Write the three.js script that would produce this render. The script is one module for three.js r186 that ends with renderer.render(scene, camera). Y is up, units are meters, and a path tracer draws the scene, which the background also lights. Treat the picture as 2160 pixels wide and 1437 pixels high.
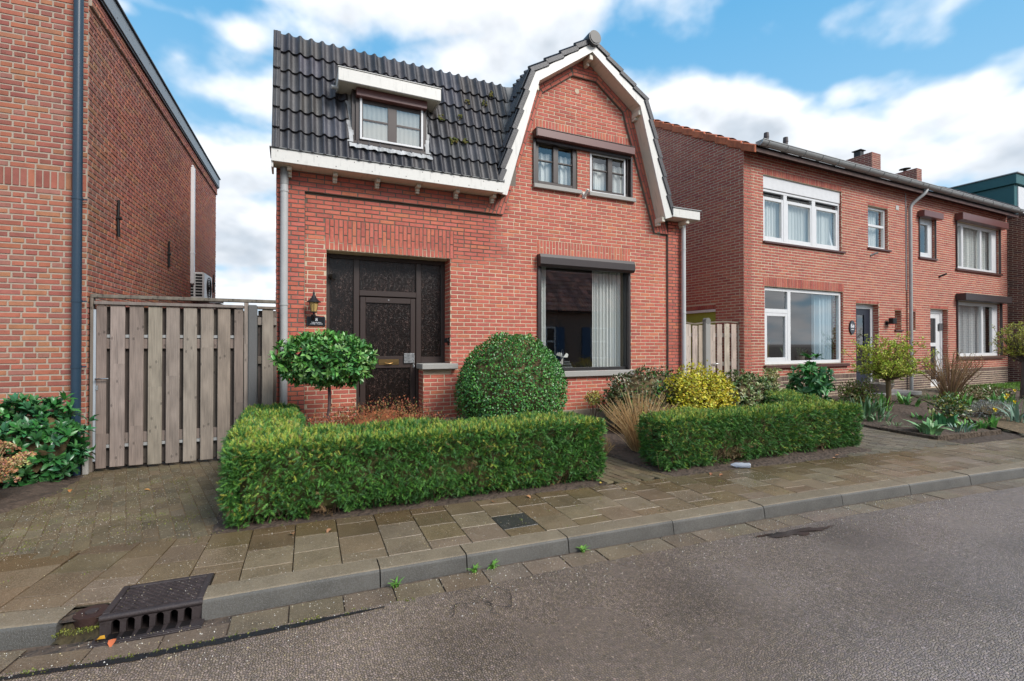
import * as THREE from 'three';
import { mergeGeometries } from 'three/addons/utils/BufferGeometryUtils.js';

// ---------- camera, sky, sun, exposure ----------
const scene = new THREE.Scene();
const FPX = 1030, HORIZON = 727, CENTRE = 1080, EYE = 1.45, DIST = 7.4, TURN = 24.4 * Math.PI / 180;   // pixels of the 2160 x 1437 photograph, metres
const camera = new THREE.PerspectiveCamera(2 * Math.atan(718.5 / FPX) * 180 / Math.PI, 1024 / 681, 0.05, 1500);
camera.position.set(0, EYE, DIST);
camera.lookAt(Math.sin(TURN), EYE + (HORIZON - 718.5) / FPX, DIST - Math.cos(TURN));
camera.updateMatrixWorld(true); camera.updateProjectionMatrix();
const renderer = new THREE.WebGLRenderer({ antialias: true });
renderer.toneMapping = THREE.LinearToneMapping;
renderer.toneMappingExposure = 2.2;
renderer.shadowMap.enabled = true;
const SKY_LEVEL = 0.74;
const sun = new THREE.DirectionalLight(new THREE.Color(1, 0.955, 0.9), 1.65);
sun.position.set(13, 17, 19); sun.target.position.set(3, 0, 0);
sun.castShadow = true; sun.shadow.radius = 44; sun.shadow.mapSize.set(2048, 2048);
Object.assign(sun.shadow.camera, { left: -22, right: 22, top: 22, bottom: -22, near: 1, far: 80 });
scene.add(sun, sun.target);

// ---------- seeded random numbers and noise ----------
function rng(seed) { let a = seed >>> 0; return () => { a = (a + 0x6D2B79F5) | 0; let t = Math.imul(a ^ (a >>> 15), 1 | a); t = (t + Math.imul(t ^ (t >>> 7), 61 | t)) ^ t; return ((t ^ (t >>> 14)) >>> 0) / 4294967296; }; }
const hash = (x, y, s = 0) => { let h = Math.imul(x | 0, 374761393) ^ Math.imul(y | 0, 668265263) ^ Math.imul(s | 0, 2147483647 - 58); h = Math.imul(h ^ (h >>> 13), 1274126177); return ((h ^ (h >>> 16)) >>> 0) / 4294967296; };
const mod = (a, n) => ((a % n) + n) % n;
function vn(x, y, per = 0, s = 0) {
  const xi = Math.floor(x), yi = Math.floor(y), fx = x - xi, fy = y - yi, u = fx * fx * (3 - 2 * fx), v = fy * fy * (3 - 2 * fy);
  const X0 = per ? mod(xi, per) : xi, X1 = per ? mod(xi + 1, per) : xi + 1, Y0 = per ? mod(yi, per) : yi, Y1 = per ? mod(yi + 1, per) : yi + 1;
  const a = hash(X0, Y0, s), b = hash(X1, Y0, s), c = hash(X0, Y1, s), d = hash(X1, Y1, s);
  return a + (b - a) * u + (c - a) * v + (a - b - c + d) * u * v;
}
function fbm(x, y, oct = 4, per = 0, s = 0) { let v = 0, w = 0.5, t = 0; for (let k = 0; k < oct; k++) { v += w * vn(x, y, per, s + k); t += w; w *= 0.5; x *= 2; y *= 2; per *= 2; } return v / t; }
const clamp = (x, a = 0, b = 1) => Math.min(b, Math.max(a, x));
const smooth = (a, b, x) => { const t = clamp((x - a) / (b - a)); return t * t * (3 - 2 * t); };
const lerp = (a, b, t) => a + (b - a) * t;

// ---------- sky: blue with heaps of cumulus, one picture of the air all round ----------
{
  const W = 3072, H = 1536, data = new Float32Array(W * H * 4);
  const toAzEl = (px, py) => { const c = (px - CENTRE) / FPX, az = Math.atan(c) + TURN; return [az, Math.atan((HORIZON - py) / FPX * Math.cos(Math.atan(c)))]; };
  const heaps = [[800, 15, 300, 55, .50], [640, 40, 150, 50, .38], [985, 125, 140, 55, .52], [1185, 70, 110, 62, .55], [1090, 30, 150, 40, .42], [520, 60, 110, 42, .36], [470, 440, 170, 150, .6], [420, 300, 90, 60, .46], [520, 225, 120, 60, .44], [470, 600, 200, 130, .42], [330, 8, 110, 16, .35], [240, 5, 60, 20, .4],
    [1430, 205, 95, 60, .58], [1405, 105, 45, 20, .28], [1560, 240, 150, 62, .55], [1890, 275, 270, 60, .62], [1830, 190, 150, 40, .48], [2085, 195, 95, 52, .56], [1700, 250, 90, 50, .5], [1850, 360, 330, 42, .5], [2350, 250, 240, 120, .5], [1230, 300, 230, 150, .42], [1320, 110, 60, 45, .3]]
    .map(([x, y, rx, ry, w]) => { const [a, e] = toAzEl(x, y); const k = Math.cos(a - TURN) ** 2; return [a, e, rx / FPX * k, ry / FPX * Math.cos(a - TURN), w]; });
  const clear = [[1600, 30, 280, 65, .42], [2050, 40, 240, 70, .45], [380, 130, 110, 80, .32], [700, 165, 150, 26, .35], [1330, 40, 70, 40, .3], [1690, 150, 90, 40, .3]].map(([x, y, rx, ry, w]) => { const [a, e] = toAzEl(x, y), k = Math.cos(a - TURN); return [a, e, rx / FPX * k * k, ry / FPX * k, w]; });
  const cover = (az, el, D) => {
    const dy = Math.max(Math.sin(el), 0), q = 2.4 / (dy + 0.32), X = Math.sin(az) * Math.cos(el) * q, Z = -Math.cos(az) * Math.cos(el) * q;
    const n = fbm(X * 2.5 + 11, Z * 2.5 + 5, D, 0, 7), m = fbm(X * 0.8 + 3, Z * 0.8 + 9, 3, 0, 31);
    let c = 0; for (const [a, e, ra, re, w] of heaps) { let da = az - a; if (da > Math.PI) da -= 2 * Math.PI; if (da < -Math.PI) da += 2 * Math.PI; const ee = (el - e) / re, g = (da / ra) ** 2 + ee * ee * (ee < 0 ? 1.5 : 1); if (g < 6) c = Math.max(c, w * Math.exp(-g * 0.55)) + 0.15 * w * Math.exp(-g * 0.55); }
    for (const [a, e, ra, re, w] of clear) { const g = ((az - a) / ra) ** 2 + ((el - e) / re) ** 2; if (g < 8) c -= w * Math.exp(-g * 0.6); }
    let off = Math.abs(((az - TURN + 3 * Math.PI) % (2 * Math.PI)) - Math.PI); const out = smooth(0.75, 1.1, off) + (1 - smooth(0.75, 1.1, off)) * smooth(0.62, 0.85, el);
    c = lerp(c, smooth(0.36, 0.66, m) * 0.62, out);
    c = Math.max(c, 0.40 * smooth(0.20, 0.02, el));
    return c * 1.2 + (n - 0.5) * 1.3 - 0.13;
  };
  for (let j = 0; j < H; j++) {
    const el = ((j + 0.5) / H - 0.5) * Math.PI, e = Math.max(el, 0);
    for (let i = 0; i < W; i++) {
      const k = (j * W + i) * 4; let r, g, b;
      if (el < -0.03) { r = .2; g = .19; b = .18; } else {
        const th = ((i + 0.5) / W - 0.5) * 2 * Math.PI, x = Math.cos(th), z = Math.sin(th), az = Math.atan2(x, -z);
        const t = Math.pow(clamp(e / 0.85), 0.62);
        r = lerp(.40, .012, t); g = lerp(.58, .215, t); b = lerp(.70, .455, t);
        const c = cover(az, e, 7), a = smooth(-0.13, 0.40, c);
        if (a > 0) {
          const up = cover(az, e + 0.035, 5), side = cover(az - 0.02, e + 0.012, 6);
          const thick = smooth(0.1, 0.75, c), lit = clamp(1.03 - 0.72 * smooth(0.05, 0.8, up) * (0.5 + 0.5 * thick) + 0.5 * (c - side)), wisp = 0.92 + 0.16 * (fbm(az * 40, e * 60, 3, 0, 3) - 0.5);
          const R = lerp(.30, .75, lit) * wisp, G = lerp(.365, .77, lit) * wisp, B = lerp(.44, .80, lit) * wisp;
          r = lerp(r, R, a); g = lerp(g, G, a); b = lerp(b, B, a);
        }
      }
      data[k] = r * SKY_LEVEL; data[k + 1] = g * SKY_LEVEL; data[k + 2] = b * SKY_LEVEL; data[k + 3] = 1;
    }
  }
  const sky = new THREE.DataTexture(data, W, H, THREE.RGBAFormat, THREE.FloatType);
  sky.mapping = THREE.EquirectangularReflectionMapping; sky.magFilter = THREE.LinearFilter; sky.minFilter = THREE.LinearFilter; sky.wrapS = THREE.RepeatWrapping; sky.needsUpdate = true;
  scene.background = sky; scene.environment = sky;
}

// ---------- from a pixel of the photograph to a place ----------
const V = (x, y, z) => new THREE.Vector3(x, y, z);
function ray(px, py) { const X = (px - CENTRE) / FPX, c = Math.cos(TURN), s = Math.sin(TURN); return V(c * X + s, -(py - HORIZON) / FPX, s * X - c); }
function at(px, py, z = 0) { const d = ray(px, py), t = (z - DIST) / d.z; return V(t * d.x, EYE + t * d.y, z); }            // on an upright plane along the main front
const rise = (x, z) => 0.24 * smooth(0, 3.0, 3.25 - z) * smooth(0, 2.6, x - 8.3);                                              // the neighbours' gardens climb a little to their doors
function onGround(px, py) { const d = ray(px, py); let h = 0, p; for (let k = 0; k < 8; k++) { const t = (h - EYE) / d.y; p = V(t * d.x, h, DIST + t * d.z); h = lerp(h, rise(p.x, p.z), 0.6); } p.y = rise(p.x, p.z); return p; }

// ---------- textures ----------
const enc = (x) => Math.round(255 * clamp(x <= 0.0031308 ? 12.92 * x : 1.055 * Math.pow(x, 1 / 2.4) - 0.055));
function tex(w, h, metresU, metresV, fn, colour = true) {
  const d = new Uint8Array(w * h * 4);
  for (let j = 0; j < h; j++) for (let i = 0; i < w; i++) {
    const v = fn(i / w, j / h), k = (j * w + i) * 4;
    if (typeof v === 'number') { d[k] = d[k + 1] = d[k + 2] = colour ? enc(v) : Math.round(255 * clamp(v)); } else { d[k] = enc(v[0]); d[k + 1] = enc(v[1]); d[k + 2] = enc(v[2]); }
    d[k + 3] = 255;
  }
  const t = new THREE.DataTexture(d, w, h); t.wrapS = t.wrapT = THREE.RepeatWrapping; t.magFilter = THREE.LinearFilter; t.minFilter = THREE.LinearMipmapLinearFilter; t.generateMipmaps = true;
  if (colour) t.colorSpace = THREE.SRGBColorSpace; t.repeat.set(1 / metresU, 1 / metresV); t.needsUpdate = true; return t;
}
const std = (o) => new THREE.MeshStandardMaterial({ vertexColors: true, roughness: 0.8, metalness: 0, ...o });
const phys = (o) => new THREE.MeshPhysicalMaterial({ vertexColors: true, roughness: 0.8, metalness: 0, ...o });

// ---------- geometry collector ----------
const CAMV = camera.position.clone();
class GB {
  constructor() { this.p = []; this.n = []; this.u = []; this.c = []; this.i = []; }
  static uv(p, n) { const ax = Math.abs(n.x), ay = Math.abs(n.y), az = Math.abs(n.z); return ay >= ax && ay >= az ? [p.x, p.z] : ax >= az ? [p.z, p.y] : [p.x, p.y]; }
  v(p, n, col, uv) { this.p.push(p.x, p.y, p.z); this.n.push(n.x, n.y, n.z); this.u.push(uv[0], uv[1]); this.c.push(col[0], col[1], col[2]); return this.p.length / 3 - 1; }
  quad(a, b, c, d, col = [1, 1, 1], uvs, ns) {
    const n = V(0, 0, 0).crossVectors(V(0, 0, 0).subVectors(c, a), V(0, 0, 0).subVectors(d, b)).normalize(), P = [a, b, c, d], k = [];
    for (let q = 0; q < 4; q++) k.push(this.v(P[q], ns ? ns[q] : n, col, uvs ? uvs[q] : GB.uv(P[q], n)));
    if (ns && n.dot(ns[0]) < 0) this.i.push(k[0], k[2], k[1], k[0], k[3], k[2]); else this.i.push(k[0], k[1], k[2], k[0], k[2], k[3]); return this;
  }
  tri(a, b, c, col = [1, 1, 1]) { const n = V(0, 0, 0).crossVectors(V(0, 0, 0).subVectors(b, a), V(0, 0, 0).subVectors(c, a)).normalize(); const k = [a, b, c].map((p) => this.v(p, n, col, GB.uv(p, n))); this.i.push(...k); return this; }
  // a box with chamfered edges; the axes may be given as a frame
  box(x0, x1, y0, y1, z0, z1, col = [1, 1, 1], e = 0, f = null) {
    const at3 = (x, y, z) => f ? f(x, y, z) : V(x, y, z);
    const sx = Math.min(e, (x1 - x0) / 2.2), sy = Math.min(e, (y1 - y0) / 2.2), sz = Math.min(e, (z1 - z0) / 2.2);
    const pt = (i, j, k, ax) => at3((i ? x1 : x0) + (ax === 0 ? 0 : (i ? -sx : sx)), (j ? y1 : y0) + (ax === 1 ? 0 : (j ? -sy : sy)), (k ? z1 : z0) + (ax === 2 ? 0 : (k ? -sz : sz)));
    const Q = (l) => this.quad(...l, col);
    Q([pt(0, 0, 1, 2), pt(1, 0, 1, 2), pt(1, 1, 1, 2), pt(0, 1, 1, 2)]); Q([pt(1, 0, 0, 2), pt(0, 0, 0, 2), pt(0, 1, 0, 2), pt(1, 1, 0, 2)]);
    Q([pt(1, 0, 1, 0), pt(1, 0, 0, 0), pt(1, 1, 0, 0), pt(1, 1, 1, 0)]); Q([pt(0, 0, 0, 0), pt(0, 0, 1, 0), pt(0, 1, 1, 0), pt(0, 1, 0, 0)]);
    Q([pt(0, 1, 1, 1), pt(1, 1, 1, 1), pt(1, 1, 0, 1), pt(0, 1, 0, 1)]); Q([pt(0, 0, 0, 1), pt(1, 0, 0, 1), pt(1, 0, 1, 1), pt(0, 0, 1, 1)]);
    if (e > 0) {
      for (const j of [0, 1]) for (const k of [0, 1]) { const l = [pt(0, j, k, 1), pt(1, j, k, 1), pt(1, j, k, 2), pt(0, j, k, 2)]; Q(j === k ? l.reverse() : l); }
      for (const i of [0, 1]) for (const k of [0, 1]) { const l = [pt(i, 0, k, 2), pt(i, 1, k, 2), pt(i, 1, k, 0), pt(i, 0, k, 0)]; Q(i === k ? l.reverse() : l); }
      for (const i of [0, 1]) for (const j of [0, 1]) { const l = [pt(i, j, 0, 0), pt(i, j, 1, 0), pt(i, j, 1, 1), pt(i, j, 0, 1)]; Q(i === j ? l.reverse() : l); }
      for (const i of [0, 1]) for (const j of [0, 1]) for (const k of [0, 1]) { const l = [pt(i, j, k, 0), pt(i, j, k, 1), pt(i, j, k, 2)]; if ((i + j + k) % 2 === 0) l.reverse(); this.tri(...l, col); }
    }
    return this;
  }
  add(g, m, col = [1, 1, 1]) {   // a three.js geometry
    if (m) g.applyMatrix4(m); const gi = g.index ? Array.from(g.index.array) : [...Array(g.attributes.position.count).keys()], o = this.p.length / 3, P = g.attributes.position, N = g.attributes.normal, U = g.attributes.uv;
    for (let k = 0; k < P.count; k++) { this.p.push(P.getX(k), P.getY(k), P.getZ(k)); this.n.push(N.getX(k), N.getY(k), N.getZ(k)); if (U) this.u.push(U.getX(k), U.getY(k)); else this.u.push(0, 0); this.c.push(...col); }
    for (const k of gi) this.i.push(o + k); return this;
  }
  tube(pts, r, seg = 8, col = [1, 1, 1], smoothPath = false, r1 = r) {   // round bar along points, radius r to r1, closed ends
    if (smoothPath && pts.length > 2) pts = new THREE.CatmullRomCurve3(pts).getPoints(pts.length * 4);
    let prev = null; const rings = []; let len = 0; let u = null;
    for (let k = 0; k < pts.length; k++) {
      const d = V(0, 0, 0); if (k < pts.length - 1) d.add(V(0, 0, 0).subVectors(pts[k + 1], pts[k]).normalize()); if (k > 0) d.add(V(0, 0, 0).subVectors(pts[k], pts[k - 1]).normalize()); d.normalize();
      if (!u) u = Math.abs(d.y) < 0.9 ? V(0, 1, 0) : V(1, 0, 0); u = V(0, 0, 0).copy(u).addScaledVector(d, -u.dot(d)).normalize(); const w = V(0, 0, 0).crossVectors(d, u), rr = lerp(r, r1, k / Math.max(1, pts.length - 1)); if (k) len += pts[k].distanceTo(pts[k - 1]);
      const ring = []; for (let s = 0; s <= seg; s++) { const a = s / seg * 2 * Math.PI, n = V(0, 0, 0).addScaledVector(u, Math.cos(a)).addScaledVector(w, Math.sin(a)); ring.push(this.v(V(0, 0, 0).copy(pts[k]).addScaledVector(n, rr), n, col, [s / seg * 6.28 * r, len])); }
      if (prev) for (let s = 0; s < seg; s++) this.i.push(prev[s], prev[s + 1], ring[s + 1], prev[s], ring[s + 1], ring[s]); prev = ring; rings.push([ring, d, pts[k]]);
    }
    for (const [q, sgn] of [[rings[0], -1], [rings[rings.length - 1], 1]]) { const n = q[1].clone().multiplyScalar(sgn), c = this.v(q[2], n, col, [0, 0]), e = []; for (let s = 0; s <= seg; s++) { const k = q[0][s]; e.push(this.v(V(this.p[3 * k], this.p[3 * k + 1], this.p[3 * k + 2]), n, col, [0, 0])); } for (let s = 0; s < seg; s++) sgn > 0 ? this.i.push(c, e[s], e[s + 1]) : this.i.push(c, e[s + 1], e[s]); }
    return this;
  }
  geo() {
    const g = new THREE.BufferGeometry(); g.setAttribute('position', new THREE.Float32BufferAttribute(this.p, 3)); g.setAttribute('normal', new THREE.Float32BufferAttribute(this.n, 3)); g.setAttribute('uv', new THREE.Float32BufferAttribute(this.u, 2)); g.setAttribute('color', new THREE.Float32BufferAttribute(this.c, 3)); g.setIndex(this.i); return g;
  }
  build(name, m, parent, data) { const o = new THREE.Mesh(this.geo(), m); o.name = name; o.castShadow = o.receiveShadow = true; if (data) Object.assign(o.userData, data); (parent || scene).add(o); return o; }
}
const taken = {};
const numbered = (n) => { const k = taken[n] = (taken[n] ?? -1) + 1; return k ? `${n}_${String(k).padStart(3, '0')}` : n; };
function thing(name, label, category, pos = [0, 0, 0], turn = 0, group) {
  const o = new THREE.Group(); o.name = numbered(name); o.position.set(...pos); o.rotation.y = turn; o.userData = { label, category }; if (group) o.userData.group = group; scene.add(o); o.updateMatrixWorld(true); return o;
}
function tag(o, label, category, group) { o.name = numbered(o.name); Object.assign(o.userData, { label, category }); if (group) o.userData.group = group; return o; }
const structure = (o) => { o.userData.kind = 'structure'; return o; };
const part = (name, m, parent, fn) => { const g = new GB(); fn(g); return g.build(name, m, parent); };

// Pieces laid one by one: those that show largest become parts of their own, the others are joined into one part.
const shown = new THREE.Vector3();
function pieces(parent, root, name, restName, list, m, most = 300) {
  root.updateMatrixWorld(true);
  for (const q of list) {
    const c = q.c.clone().applyMatrix4(root.matrixWorld); shown.copy(c).project(camera); const d = c.distanceTo(CAMV);
    const n = q.n.clone().transformDirection(root.matrixWorld), f = Math.abs(n.dot(V(0, 0, 0).subVectors(CAMV, c))) / d;
    q.w = (Math.abs(shown.x) < 0.99 && Math.abs(shown.y) < 0.99 && shown.z < 1 ? 1 : 0.001) * q.a * f / (d * d) * (q.hid ? 0.2 : 1);
  }
  list.sort((a, b) => b.w - a.w);
  const rest = new GB();
  list.forEach((q, k) => { if (k < most) { const g = new GB(); q.draw(g); g.build(name, m, parent); } else q.draw(rest); });
  if (list.length > most) rest.build(restName, m, parent, { kind: 'stuff' });
}
// ---------- brickwork ----------
const frame = (o, a, b, n) => (s, t, d = 0) => V(o.x + a.x * s + b.x * t + n.x * d, o.y + a.y * s + b.y * t + n.y * d, o.z + a.z * s + b.z * t + n.z * d);
function brick(list, F, q, d, col, rnd, hid) {   // q: four corners (s, t) anticlockwise; stands d proud of the joint
  const cs = (q[0][0] + q[1][0] + q[2][0] + q[3][0]) / 4, ct = (q[0][1] + q[1][1] + q[2][1] + q[3][1]) / 4, off = rnd() * 50, dd = d + (rnd() - 0.5) * 0.003, e = 0.0022 + rnd() * 0.001, w = (rnd() - 0.5) * 0.003;
  const inner = q.map(([s, t]) => [s + Math.sign(cs - s) * e, t + Math.sign(ct - t) * e]);
  list.push({
    c: F(cs, ct, d), n: F(0, 0, 1).sub(F(0, 0, 0)), a: Math.abs((q[1][0] - q[0][0]) * (q[3][1] - q[0][1])), hid,
    draw(g) {
      const f = inner.map(([s, t], k) => F(s, t, dd + (k === 1 || k === 2 ? w : 0))), b = q.map(([s, t]) => F(s, t, -0.004)), U = inner.map(([s, t]) => [s + off, t + off * 0.37]);
      g.quad(f[0], f[1], f[2], f[3], col, U);
      for (let k = 0; k < 4; k++) { const l = (k + 1) % 4; g.quad(b[k], b[l], f[l], f[k], col, [U[k], U[l], U[l], U[k]]); }
    },
  });
}
function lay(list, F, { t0, t1, ch = 0.0627, spans, bond = 'run', L = 0.208, j = 0.0115, tone, d = 0.006, seed = 1, s0 = 0, hid }) {
  const rnd = rng(seed), n = Math.round((t1 - t0) / ch), H = (L - j) / 2; ch = (t1 - t0) / n;
  for (let k = 0; k < n; k++) {
    const tb = t0 + k * ch + j / 2, tt = tb + ch - j, A = spans(tb + 0.001), B = spans(tt - 0.001), M = spans((tb + tt) / 2), head = bond === 'english' && k % 2;
    M.forEach((m, x) => {
      const lo = A.length === M.length ? A[x] : m, hi = B.length === M.length ? B[x] : m, step = (head ? H : L) + j, ph = bond === 'english' ? (head ? step / 2 - (H + j) / 2 + (H + j) / 4 : (k % 4) * 0.25 * step) : (k % 2) * step / 2 + (hash(k, seed) - 0.5) * 0.02;
      const L0 = Math.min(lo[0], hi[0]), R0 = Math.max(lo[1], hi[1]); let s = s0 + Math.floor((L0 - s0 - ph) / step) * step + ph;
      while (s < R0) {
        const wob = (rnd() - 0.5) * 0.006, cut = bond === 'run' && rnd() < 0.045, e = s + step;
        const put = (a, b) => { const q = [[Math.max(a, lo[0]), tb], [Math.min(b, lo[1]), tb], [Math.min(b, hi[1]), tt], [Math.max(a, hi[0]), tt]]; const wb = q[1][0] - q[0][0], wt = q[2][0] - q[3][0]; if (wb > 0.02 && wt > 0.02) { const dy = (rnd() - 0.5) * 0.002; for (const p of q) p[1] += dy; const w = 0.86 + 0.28 * fbm(a * 0.9 + seed, tb * 1.3, 4, 0, 77); brick(list, F, q, d, tone(rnd, a, tb).map((v) => v * w), rnd, hid); } };
        if (cut) { put(s + wob, s + H); put(s + H + j, s + L + wob); } else put(s + wob, s + (head ? H : L));
        s = e;
      }
    });
  }
}
function soldiers(list, F, s0, s1, t0, t1, splits, tone, seed, d = 0.006, j = 0.01, bw = 0.062) {   // bricks on end; splits: where each column is cut, as shares of the height
  const rnd = rng(seed), n = Math.max(1, Math.round((s1 - s0) / bw)), w = (s1 - s0) / n;
  for (let k = 0; k < n; k++) { const cuts = [0, ...splits[k % splits.length], 1]; for (let m = 0; m + 1 < cuts.length; m++) { const a = s0 + k * w + j / 2, b = a + w - j, t = lerp(t0, t1, cuts[m]) + j / 2, u = lerp(t0, t1, cuts[m + 1]) - j / 2; brick(list, F, [[a, t], [b, t], [b, u], [a, u]], d, tone(rnd, a, t), rnd); } }
}
const minus = (sp, a, b) => sp.flatMap(([l, r]) => b <= l || a >= r ? [[l, r]] : [[l, a], [b, r]].filter(([x, y]) => y - x > 0.015));
const cutRects = (sp, t, rects) => rects.reduce((s, [a, b, y0, y1]) => t > y0 && t < y1 ? minus(s, a, b) : s, sp);
const palette = (list, wild = 0.12) => (rnd) => { const p = list[Math.floor(rnd() * list.length)], k = 1 + (rnd() - 0.5) * 2 * wild; return [p[0] * k, p[1] * k * (1 + (rnd() - 0.5) * 0.08), p[2] * k * (1 + (rnd() - 0.5) * 0.1)]; };
function slab(shape, depth, z) { const g = new THREE.ExtrudeGeometry(shape, { depth, bevelEnabled: false }); g.translate(0, 0, z); return g; }
const shapeOf = (pts, holes = []) => { const s = new THREE.Shape(pts.map(([x, y]) => new THREE.Vector2(x, y))); for (const [a, b, c, d] of holes) s.holes.push(new THREE.Path([[a, c], [a, d], [b, d], [b, c]].map(([x, y]) => new THREE.Vector2(x, y)))); return s; };
// ---------- materials ----------
const T = {};
T.brick = tex(512, 512, 0.62, 0.62, (u, v) => { const n = fbm(u * 9, v * 9, 4, 9, 3), f = vn(u * 160, v * 160, 160, 5), g = vn(u * 70, v * 25, 0, 8); const pit = vn(u * 90, v * 90, 90, 12) > 0.9 ? 0.72 : 1; return (0.72 + 0.36 * n + 0.14 * (f - 0.5) + 0.05 * (g - 0.5)) * pit; });
T.brickB = tex(256, 256, 0.31, 0.31, (u, v) => 0.5 * fbm(u * 10, v * 10, 3, 10, 4) + 0.5 * vn(u * 80, v * 80, 80, 6), false);
T.fine = tex(512, 512, 0.7, 0.7, (u, v) => 0.88 + 0.10 * (fbm(u * 8, v * 8, 4, 8, 2) - 0.5) + 0.12 * (vn(u * 200, v * 200, 200, 9) - 0.5));
T.fineB = tex(256, 256, 0.3, 0.3, (u, v) => vn(u * 90, v * 90, 90, 19) * 0.6 + 0.4 * vn(u * 30, v * 30, 30, 20), false);
// cells of broken stone: distance to the nearest stone and that stone's number
function stones(n, seed, jit = 0.85) { return (u, v) => { const x = u * n, y = v * n, xi = Math.floor(x), yi = Math.floor(y); let d1 = 9, d2 = 9, id = 0; for (let a = -1; a < 2; a++) for (let b = -1; b < 2; b++) { const X = mod(xi + a, n), Y = mod(yi + b, n), dx = xi + a + 0.5 + (hash(X, Y, seed) - 0.5) * jit - x, dy = yi + b + 0.5 + (hash(X, Y, seed + 1) - 0.5) * jit - y, d = dx * dx + dy * dy; if (d < d1) { d2 = d1; d1 = d; id = hash(X, Y, seed + 2); } else if (d < d2) d2 = d; } return [Math.sqrt(d1), Math.sqrt(d2), id]; }; }
{
  const S = stones(205, 40), N = 1536, hgt = new Float32Array(N * N);
  T.asphalt = tex(N, N, 2.6, 2.6, (u, v) => {
    const [a, b, id] = S(u, v), gap = smooth(0.02, 0.34, b - a), big = fbm(u * 6, v * 6, 4, 6, 44), tone = 0.68 + 0.64 * id + 0.35 * (big - 0.5), pale = id > 0.985 ? 1.4 : 1, k = lerp(0.27, tone, gap) * pale; hgt[Math.round(v * N) * N + Math.round(u * N)] = gap * (0.55 + 0.45 * id);
    return [k * 0.285, k * 0.238 * lerp(1, 0.97, id), k * lerp(0.178, 0.22, hash(Math.floor(id * 999), 3))];
  });
  T.asphaltB = tex(N, N, 2.6, 2.6, (u, v) => hgt[Math.round(v * N) * N + Math.round(u * N)], false);
  T.wet = tex(256, 256, 2.6, 2.6, (u, v) => 0.36 + 0.4 * fbm(u * 5, v * 5, 4, 5, 55), false);
}
{
  const S = stones(150, 60), N = 1024;
  T.aggregate = tex(N, N, 0.9, 0.9, (u, v) => { const [a, b, id] = S(u, v), gap = smooth(0.03, 0.3, b - a), n = fbm(u * 5, v * 5, 4, 5, 71); const k = lerp(0.6, 0.66 + 0.62 * id * id + (id > 0.93 ? 1.3 : 0), gap) * (0.66 + 0.68 * n); return [k, k * lerp(0.97, 1.0, id), k * lerp(0.90, 1.02, id)]; });
  T.aggregateB = tex(N, N, 0.9, 0.9, (u, v) => { const [a, b, id] = S(u, v); return smooth(0.02, 0.3, b - a) * (0.4 + 0.6 * id); }, false);
}
T.wood = tex(256, 1024, 0.26, 2.1, (u, v) => { // weathered softwood: rings stretched along the board, a few knots
  let x = u * 4, y = v * 2; let k = 0; for (let q = 0; q < 9; q++) { const kx = hash(q, 1, 81) * 4, ky = hash(q, 2, 81) * 2, dx = Math.min(Math.abs(x - kx), 4 - Math.abs(x - kx)), dy = Math.min(Math.abs(y - ky), 2 - Math.abs(y - ky)), r = Math.hypot(dx * 1.0, dy * 9); k += Math.exp(-r * r * 14); }
  const warp = x * 7 + 2.6 * fbm(u * 3, v * 3, 3, 3, 82) + 2.2 * k, ring = 0.5 + 0.5 * Math.sin(warp * 4.2 + 1.5 * Math.sin(y * 6.283)), fibre = vn(u * 120, v * 14, 0, 83), patch = fbm(u * 4, v * 9, 4, 0, 84);
  const t = 0.66 + 0.18 * ring + 0.26 * (fibre - 0.5) + 0.55 * (patch - 0.5), dark = 1 - 0.45 * smooth(0.5, 0.95, k); return [t * dark, t * dark * 0.985, t * dark * 0.965];
});
T.woodB = tex(128, 512, 0.26, 2.1, (u, v) => 0.5 * vn(u * 90, v * 12, 0, 83) + 0.5 * vn(u * 40, v * 3, 0, 86), false);
T.figured = tex(512, 512, 0.5, 0.5, (u, v) => { const d = vn(u * 105, v * 80, 0, 91), q = vn(u * 120, v * 34, 0, 92); return smooth(0.5, 0.95, d) * 0.7 + 0.3 * q; }, false);
T.figuredC = tex(512, 512, 0.5, 0.5, (u, v) => { const d = smooth(0.66, 0.92, vn(u * 105, v * 80, 0, 91)), c = fbm(u * 16, v * 5, 3, 0, 94); const k = 1 + 14 * d * smooth(0.3, 0.65, c); return [0.009 * k, 0.0055 * k, 0.0045 * k]; });
T.tile = tex(512, 512, 0.9, 0.9, (u, v) => { const n = fbm(u * 7, v * 7, 4, 7, 101), s = vn(u * 180, v * 180, 180, 102), streak = fbm(u * 26, v * 3, 3, 0, 104), l = vn(u * 46, v * 46, 46, 103) > 0.95 ? 2.6 : 1; return (0.55 + 0.7 * n + 0.3 * (s - 0.5) + 0.5 * (streak - 0.5)) * l; });
T.soil = tex(512, 512, 0.8, 0.8, (u, v) => { const n = fbm(u * 20, v * 20, 4, 20, 110), c = vn(u * 90, v * 90, 90, 111); const k = 0.5 + 0.75 * n + 0.3 * (c - 0.5); return [0.085 * k, 0.06 * k, 0.045 * k]; });
T.soilB = tex(512, 512, 0.8, 0.8, (u, v) => fbm(u * 20, v * 20, 4, 20, 110), false);
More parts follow.
